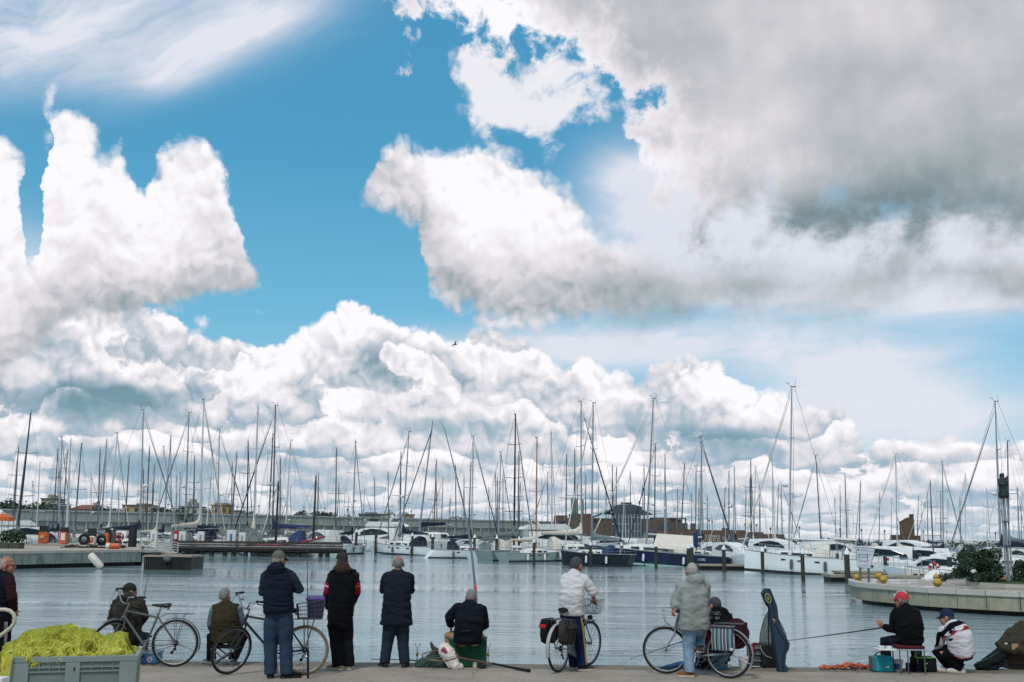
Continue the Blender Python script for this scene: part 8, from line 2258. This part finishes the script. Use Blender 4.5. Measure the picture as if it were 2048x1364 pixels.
# around the rightmost bicycle
t_, w, h = block('bucket_box', 'light blue bait box behind the rear wheel of the rightmost bicycle', 'bait box', 1424, 1456, 1309, 1339, .25, mat('box_sky_blue', (84, 142, 180), .5), .02)
mb = MB(); mb.bx(-w / 2 - .01, w / 2 + .01, -.01, .26, h + .002, h + .035, bev=.01); mb.build('lid', mat('lid_pale_blue', (120, 164, 192), .5), t_)
mb = MB(); mb.tube([(-w * .45, -.01, h * .85), (-w * .2, -.02, h * .5), (w * .2, -.02, h * .5), (w * .45, -.01, h * .85)], .006, 6); mb.build('handle', black_rubber, t_)
def bucket(label, px, pbot, ptop, rpx, m, lab=None):
    g0 = gp(px, pbot); Y = g0.y; r_ = rpx * Y / F; h = P(px, ptop, Y).z - QZ
    t_ = thing('bucket', label, 'bucket', (g0.x, Y + r_, QZ + .003))
    mb = MB(); mb.lathe([(r_ * .80, 0), (r_ * .82, .01), (r_ * .97, h - .03), (r_ * 1.06, h - .028), (r_ * 1.06, h), (r_ * .95, h), (r_ * .78, .03), (.001, .03)], 22); mb.build('body', m, t_)
    mb = MB(); mb.tube([(r_ * math.cos(a), -r_ * .2 - .02 * 0, h - .02 - r_ * .9 * math.sin(a) * .5) for a in [math.pi * k / 10 for k in range(11)]], .004, 5); mb.build('handle', steel, t_)
    if lab:
        mb = MB(); n = 8; ring = []
        for z in (h * .2, h * .7): ring.append([((r_ * (.83 + .13 * z / h) + .003) * math.cos(a), (r_ * (.83 + .13 * z / h) + .003) * math.sin(a), z) for a in [R(-150 + 75 * k / n) for k in range(n + 1)]])
        mb.loft(ring, False, True, closed=False); mb.build('printed_label', lab, t_)
    return t_
bucket('white plastic bucket right of the light blue bait box', 1494, 1340, 1316, 14, mat('bucket_white', (196, 196, 190), .5))
bucket('white bucket with blue label between the teal bag and the black bag', 1799, 1344, 1321, 10.5, mat('bucket_white', (196, 196, 190), .5), mat('label_blue', (50, 78, 140), .5))
o_ = gp(1345, 1335); rb = thing('rod_bag', 'slim blue rod bag lying on the quay behind the front wheel of the rightmost bicycle', 'rod bag', (o_.x, o_.y, QZ + .003)); o_ = Vector(rb.location)
mb = MB(); mb.tube([G(1321, 1336, QZ + .04) - o_, G(1340, 1333, QZ + .05) - o_, G(1362, 1328, QZ + .07) - o_, G(1385, 1326, QZ + .06) - o_], [.025, .05, .06, .03], 12, flat=.7); fuse(mb, 'bag', cloth('bag_blue', (44, 86, 124)), rb, .012, 3, .006, (8, 8, 8), 3)
# red jacket hanging over the stool of the man in black
o_ = P(1418, 1302, 17.05); rj = thing('red_jacket', 'crumpled dark red jacket hanging beside the man in black', 'jacket', o_); o_ = Vector(o_)
mb = MB(); mb.tube([P(1420, 1250, 17.12) - o_, P(1428, 1268, 17.08) - o_, P(1416, 1285, 17.06) - o_, P(1410, 1302, 17.05) - o_], [.05, .09, .06, .03], 10, flat=.5); mb.tube([P(1408, 1256, 17.1) - o_, P(1414, 1275, 17.05) - o_, P(1412, 1296, 17.05) - o_], [.04, .06, .03], 10, flat=.5); fuse(mb, 'cloth', cloth('cloth_crimson', (96, 24, 40)), rj, .012, 3, .014, (9, 9, 9), 5)
stool('black folding stool under the man in black', 1437, 17.38, .30)
# black seat box on trolley with grey pockets, red towel
t_, w, h = block('tackle_trolley', 'black tackle box on a folding trolley with tall twin handle', 'tackle trolley', 1524, 1557, 1290, 1336, .38, mat('box_black', (20, 22, 24), .6), .015)
o_ = Vector(t_.location); Yb = o_.y
mb = MB(); mb.bx(-w / 2 - .17, -w / 2 - .003, .02, .34, .02, h * .96, bev=.03); mb.build('side_pocket', cloth('pocket_grey', (78, 86, 92)), t_)
mb = MB()
for z in (.3, .6, .85): mb.bx(-w / 2 - .18, -w / 2 - .01, .0, .018, h * z - .012, h * z + .012)
mb.build('pocket_strap', cloth('strap_pale', (112, 120, 124)), t_)
mb = MB()
for px in (1537.5, 1544): mb.tube([P(px, 1328, Yb - .03) - o_, P(px - 1, 1222, Yb - .03) - o_], .012, 8)
mb.tube([P(1536.5, 1222, Yb - .03) - o_, P(1543, 1222, Yb - .03) - o_], .014, 8); mb.tube([P(1537, 1262, Yb - .03) - o_, P(1543.5, 1262, Yb - .03) - o_], .008, 6); mb.build('handle', black_rubber, t_)
for x in (-w * .4, w * .4):
    mb = MB(); mb.torus(.05, .018, 16, 8, T(x, -.03, .068) @ Matrix.Rotation(R(90), 4, 'Y')); mb.build('wheel', black_rubber, t_)
mb = MB(); mb.tube([P(x, y, Yb - .05) - o_ for x, y in ((1520, 1291), (1524, 1303), (1532, 1312), (1543, 1316))], .006, 6); mb.build('cord', rail_m, t_)
o_ = P(1507, 1310, Yb + .05); tw_ = thing('towel', 'dark red towel draped over the grey side pocket of the tackle box', 'towel', o_); o_ = Vector(o_)
mb = MB(); mb.tube([P(1513, 1289, Yb + .1) - o_, P(1508, 1290, Yb + .05) - o_, P(1506, 1300, Yb) - o_, P(1503.5, 1311, Yb) - o_], [.03, .045, .05, .045], 10, flat=.4, up=(0, 1, 0)); fuse(mb, 'cloth', cloth('cloth_towel_red', (140, 30, 44)), tw_, .01, 3, .008, (10, 10, 10), 6)
# sheer landing net hung on the trolley
net_al = bpy.data.materials.new('sheer_mesh'); net_al.use_nodes = True; t = NT(net_al.node_tree); b = t.n['Principled BSDF']; b.inputs['Base Color'].default_value = (*lin3(70, 88, 90), 1); b.inputs['Roughness'].default_value = .8
tcx = t.n.new('ShaderNodeTexCoord'); vr = t.n.new('ShaderNodeTexVoronoi'); vr.feature = 'DISTANCE_TO_EDGE'; vr.inputs['Scale'].default_value = 140; t.l.new(tcx.outputs['Object'], vr.inputs['Vector']); t.l.new(t.lin(vr.outputs['Distance'], .05, .16, .85, .22), b.inputs['Alpha'])
o_ = P(1538, 1292, Yb); hn = thing('hanging_net', 'sheer grey mesh net hung from the trolley handle', 'net', o_); o_ = Vector(o_)
mb = MB(); L_ = [(1536, 1223), (1529, 1236), (1524, 1252), (1520, 1270), (1519, 1288)]; R_ = [(1544, 1223), (1556, 1236), (1566, 1255), (1572, 1270), (1574, 1282)]
rings = []
for (a, b2), (c, d2) in zip(L_, R_):
    row = []
    for k in range(9):
        f = k / 8; row.append(P(a + (c - a) * f, b2 + (d2 - b2) * f, Yb + .10 + .06 * math.sin(f * 9 + b2)) - o_)
    rings.append(row)
mb.loft(rings, False, True, closed=False); o = mb.build('mesh', net_al, hn); sdm = o.modifiers.new('s', 'SOLIDIFY'); sdm.thickness = .003
mb = MB(); mb.tube([P(a, b2, Yb + .09) - o_ for a, b2 in L_], .006, 6); mb.tube([P(a, b2, Yb + .09) - o_ for a, b2 in R_], .006, 6); mb.build('hem_cord', black_rubber, hn)
# blue rod holdall standing upright
out = [(1525, 1187), (1531, 1177.5), (1541, 1177.5), (1547, 1192), (1555, 1213), (1558, 1240), (1566, 1262), (1574, 1276), (1580.5, 1287), (1578, 1300), (1573, 1308), (1571, 1328), (1576, 1336), (1576, 1343), (1557, 1344), (1555, 1325), (1551, 1300), (1547, 1275), (1545, 1262), (1541, 1240), (1540, 1217), (1535.5, 1212), (1531, 1202)]
Yh = gp(1566, 1344).y; o_ = P(1566, 1344, Yh); o_.z = QZ + .003; hb_ = thing('rod_holdall', 'dark blue rod holdall with round badge standing upright on the quay', 'rod bag', o_); o_ = Vector(o_)
def hp3(px, py, dy): q_ = P(px, py, Yh + dy) - o_; return q_
n = len(out); cxh = sum(p_[0] for p_ in out) / n
mb = MB(); lay = []
for dy, k in ((-.02, .86), (-.005, .97), (.03, 1.0), (.11, 1.0), (.145, .97), (.16, .86)):
    row = []
    for i, (x, y) in enumerate(out):
        # shrink towards the bag's long axis
        ax_ = 1536 + (y - 1178) * (1567 - 1536) / (1344 - 1178)
        row.append(hp3(ax_ + (x - ax_) * k, y, dy) if False else (P(ax_ + (x - ax_) * k, y, Yh) - o_ + Vector((0, dy, 0))))
    lay.append(row)
mb.loft(lay, True, True); hold_m = cloth('holdall_blue', (48, 66, 84), var=.14); hbo = mb.build('bag', hold_m, hb_)
mb = MB(); seam = [(1537, 1178), (1541, 1196), (1546, 1215), (1549, 1240), (1555, 1260), (1566, 1276), (1572, 1290), (1569, 1300), (1565, 1318), (1566, 1343)]
mb.tube([P(x, y, Yh) - o_ + Vector((0, -.022, 0)) for x, y in seam], .007, 6); mb.build('zip_piping', black_rubber, hb_)
mb = MB(); c_ = P(1535.5, 1196, Yh) - o_ + Vector((0, -.024, 0))
Mb = T(*c_) @ Matrix.Rotation(R(90), 4, 'X') @ Matrix.Rotation(R(18), 4, 'Z') @ Matrix.Diagonal((.6, 1, 1, 1))
mb.lathe([(.001, 0), (.078, 0), (.078, .004), (.001, .004)], 24, Mb); bd_ = mb.build('badge', mat('badge_lime', (150, 156, 84), .6), hb_)
mb = MB(); mb.lathe([(.001, .0045), (.058, .0045), (.058, .007), (.001, .007)], 24, Mb); mb.build('badge_centre', mat('badge_dark', (46, 54, 40), .6), bd_)
mb = MB(); mb.prism([(-.03, -.02), (-.01, .03), (0, .0), (.015, .035), (.03, -.02), (.01, .005), (-.005, -.03)], .0075, .009, Mb); mb.build('badge_emblem', mat('badge_lime', (150, 156, 84), .6), bd_)
mb = MB(); mb.tube([P(1546, 1238, Yh - .03) - o_, P(1549, 1241, Yh - .05) - o_, P(1549, 1246, Yh - .03) - o_], .012, 8); mb.build('cork_grip', mat('cork', (190, 130, 90), .8), hb_)
# orange rope
g0 = gp(1700, 1337); rr = random.Random(15)
mb = MB(); cen = []
for k in range(9):
    pts = []
    for i in range(16):
        f = i / 15; px = 1640 + 108 * f + rr.uniform(-4, 4); pts.append(G(px, 1336 + rr.uniform(-4, 3), QZ + .015) - g0 + Vector((0, 0, .02 * rr.random() + .035 * math.exp(-((px - 1705) / 25) ** 2) * rr.random() * 2)))
    mb.tube(pts, .011, 6)
a_ = [P(1704 + 14 * math.cos(t_), 1331 + 4 * math.sin(t_), g0.y) - g0 + Vector((0, .05 * math.sin(t_), 0)) for t_ in [6.28 * k / 16 for k in range(17)]]
mb.tube(a_, .010, 6)
rp_ = mb.build('rope', mat('rope_orange', (196, 104, 74), .85, var=.25, scale=30)); rp_.location = g0; tag(rp_, 'orange rope heaped along the quay edge left of the teal bag', 'rope')
g0 = gp(1775, 1341); o = MB(); o.bx(-.30, .28, 0, .14, 0, .022, bev=.006); o = o.build('wooden_board', mat('board_ochre', (150, 116, 70), .8, var=.25, stretch=(.4, 4, 1))); o.location = (g0.x, g0.y, QZ + .003); tag(o, 'ochre wooden board lying flat in front of the teal bag', 'board')
# bench of the red cap angler with its side tray
Yn = 17.30; zb_ = P(1817, 1290, Yn).z - QZ
bn_ = thing('bench_seat', 'metal legged angling seat with maroon cushion and white side tray', 'seat', (PX(1817, Yn, QZ + .3), Yn, QZ + .003))
w = PX(1843, Yn, QZ + .3) - PX(1790, Yn, QZ + .3)
mb = MB(); mb.bx(-w / 2, w / 2, -.16, .16, zb_ - .045, zb_, bev=.015); mb.build('cushion', cloth('cushion_maroon', (84, 28, 40)), bn_)
mb = MB(); mb.bx(-w / 2 - .02, w / 2 + .01, -.17, .17, zb_ - .07, zb_ - .048); mb.build('frame', alu, bn_)
for x in (-w * .46, -w * .16, w * .46):
    for y in (-.15, .15):
        if x == -w * .16 and y > 0: continue
        mb = MB(); mb.tube([(x, y, 0), (x, y, zb_ - .071)], .010, 8); mb.build('leg', alu_dark, bn_)
mb = MB(); x0 = -w / 2 - .30; mb.bx(x0, -w / 2 - .022, -.16, .12, zb_ - .075, zb_ - .055, bev=.006); mb.build('tray', paper, bn_)
mb = MB()
for x, r_ in ((x0 + .08, .06), (x0 + .2, .05)): mb.lathe([(r_ * .7, zb_ - .054), (r_, zb_ - .02), (r_ * .95, zb_ - .02), (r_ * .6, zb_ - .05)], 14, T(x, -.03, 0))
mb.build('bait_bowl', cap_white, bn_)
t_, w, h = block('cooler_bag', 'teal cooler bag with white leaf emblem and grey side beside the white bucket', 'cooler bag', 1752, 1788, 1313, 1345, .20, cloth('bag_teal', (44, 150, 160), var=.08), .03)
mb = MB(); mb.bx(-w / 2 - .035, -w / 2 + .004, .01, .23, .01, h * .96, bev=.015); mb.build('side', cloth('bag_side_grey', (92, 110, 118)), t_)
mb = MB(); mb.prism([(-.02, 0), (.0, .03), (.02, 0), (.0, -.012)], 0, .003, T(w * .2, -.004, h * .3) @ Matrix.Rotation(R(90), 4, 'X')); mb.prism([(-.05, .01), (-.02, .02), (-.025, -.01)], 0, .003, T(w * .2, -.004, h * .3) @ Matrix.Rotation(R(90), 4, 'X')); mb.build('emblem', white_s, t_)
mb = MB(); mb.tube([(-w * .4, .12, h), (-w * .2, .12, h + .05), (w * .2, .12, h + .05), (w * .4, .12, h)], .01, 6); mb.build('handle', cloth('bag_strap_dark', (30, 40, 46)), t_)
t_, w, h = block('tackle_bag', 'black tackle bag with green piping and green pull right of the bench', 'bag', 1830, 1876, 1315, 1345, .24, cloth('bag_black', (24, 25, 27)), .035)
gm = mat('trim_green', (104, 168, 64), .6)
mb = MB(); mb.tube([(-w * .44, -.004, h * .97), (w * .44, -.004, h * .97)], .008, 6); mb.tube([(-.02, -.006, .02), (-.01, -.008, h * .3), (-.03, -.006, h * .5), (.02, -.006, h * .6)], .012, 6); mb.build('piping', gm, t_)
mb = MB(); mb.tube([(-w * .45, .02, h), (-w * .40, .0, h + .09), (-w * .25, .0, h + .05)], [.03, .03, .015], 8, flat=.3); mb.build('pull_tab', gm, t_)
mb = MB(); mb.bx(-w / 2 - .07, -w / 2 - .002, .02, .22, .0, h * .55, bev=.02); mb.build('end_pocket', cloth('bag_black', (24, 25, 27)), t_)
# right edge: rod bag, draped coat, wooden crate
Yr = gp(1975, 1342).y; o_ = gp(1975, 1341); rg_ = thing('rod_bag', 'dark green-trimmed rod bag propped against the draped coat at the right edge', 'rod bag', (o_.x, o_.y, QZ + .003)); o_ = Vector(rg_.location)
mb = MB(); mb.tube([P(1950, 1334, Yr + .1) - o_, P(1962, 1331, Yr + .1) - o_, P(1985, 1320, Yr + .14) - o_, P(2005, 1306, Yr + .2) - o_, P(2022, 1298, Yr + .25) - o_], [.05, .085, .12, .13, .10], 14, flat=.75)
mb.tube([P(1965, 1336, Yr + .08) - o_, P(1990, 1336, Yr + .1) - o_, P(2005, 1322, Yr + .14) - o_], [.05, .06, .05], 12)
fuse(mb, 'bag', cloth('bag_dark_navy', (24, 30, 34)), rg_, .013, 3, .010, (7, 7, 7), 9)
mb = MB(); mb.tube([P(1950, 1327, Yr + .02) - o_, P(1975, 1318, Yr + .03) - o_, P(2000, 1302, Yr + .08) - o_], .008, 6); mb.build('piping', mat('piping_green', (30, 74, 54), .7), rg_)
t_, w, h = block('wooden_crate', 'brown wooden crate under the draped coat at the right edge', 'crate', 2017, 2070, 1304, 1339, .4, mat('crate_brown', (72, 56, 46), .9, var=.3, stretch=(.5, 1, 6)), .008)
mb = MB()
for z in (.25, .55, .85): mb.bx(-w / 2, w / 2, -.012, -.002, h * z - .006, h * z + .006)
mb.build('board_gap', black_rubber, t_)
o_ = P(2032, 1306, Yr + .1); ct2 = thing('draped_coat', 'olive brown coat draped over the crate at the right edge', 'coat', o_); o_ = Vector(o_)
mb = MB()
rows = [[(2040, 1252, .35), (2062, 1250, .35), (2090, 1252, .35)], [(2022, 1266, .22), (2048, 1262, .18), (2085, 1264, .2)], [(2010, 1283, .14), (2040, 1282, .08), (2085, 1284, .1)], [(1998, 1293, .12), (2032, 1300, .03), (2080, 1304, .05)]]
for r_ in rows:
    for a, b2 in zip(r_, r_[1:]): mb.tube([P(a[0], a[1], Yr + a[2]) - o_, P(b2[0], b2[1], Yr + b2[2]) - o_], .075, 10)
for c in range(3):
    for a, b2 in zip(rows, rows[1:]): mb.tube([P(a[c][0], a[c][1], Yr + a[c][2]) - o_, P(b2[c][0], b2[c][1], Yr + b2[c][2]) - o_], .07, 10)
for r_, r2 in zip(rows, rows[1:]):
    for c in range(2):
        q_ = [(r_[c][i] + r_[c + 1][i] + r2[c][i] + r2[c + 1][i]) / 4 for i in range(3)]; mb.sph(P(q_[0], q_[1], Yr + q_[2]) - o_, (.14, .07, .10), 12, 8)
cc_ = fuse(mb, 'cloth', cloth('cloth_olive_brown', (58, 54, 46)), ct2, .014, 3, .018, (6, 6, 6), 12)
mb = MB(); mb.bx(-.02, .02, -.004, .0, -.012, .012); o = mb.build('white_tag', white_s, ct2); o.location = P(2012, 1287, Yr + .02) - o_
mb = MB(); mb.bx(-.05, .05, -.004, .0, -.045, .045); o = mb.build('patch', khaki_c, ct2)
ok, co, no_, _i = cc_.closest_point_on_mesh(P(2033, 1289, Yr - .1) - o_); o.location = co + no_ * .004
# crumbs, dry leaves and butts on the quay: nobody could count them
rr = random.Random(44); mb = MB()
for i in range(170):
    px, py = rr.uniform(280, 2040), rr.uniform(1334, 1364); q_ = G(px, py, QZ)
    s = rr.uniform(.006, .028); a = rr.uniform(0, 6.28); M = T(q_.x, q_.y, QZ + .006) @ Rz(a)
    mb.add([(-s, 0, 0), (0, -s * .5, .003), (s, 0, .004), (0, s * .5, .002)], [(0, 1, 2, 3)], False, M)
o = stuff(mb.build('litter', mat('litter_brown', (84, 70, 56), .9, var=.5, scale=30)))
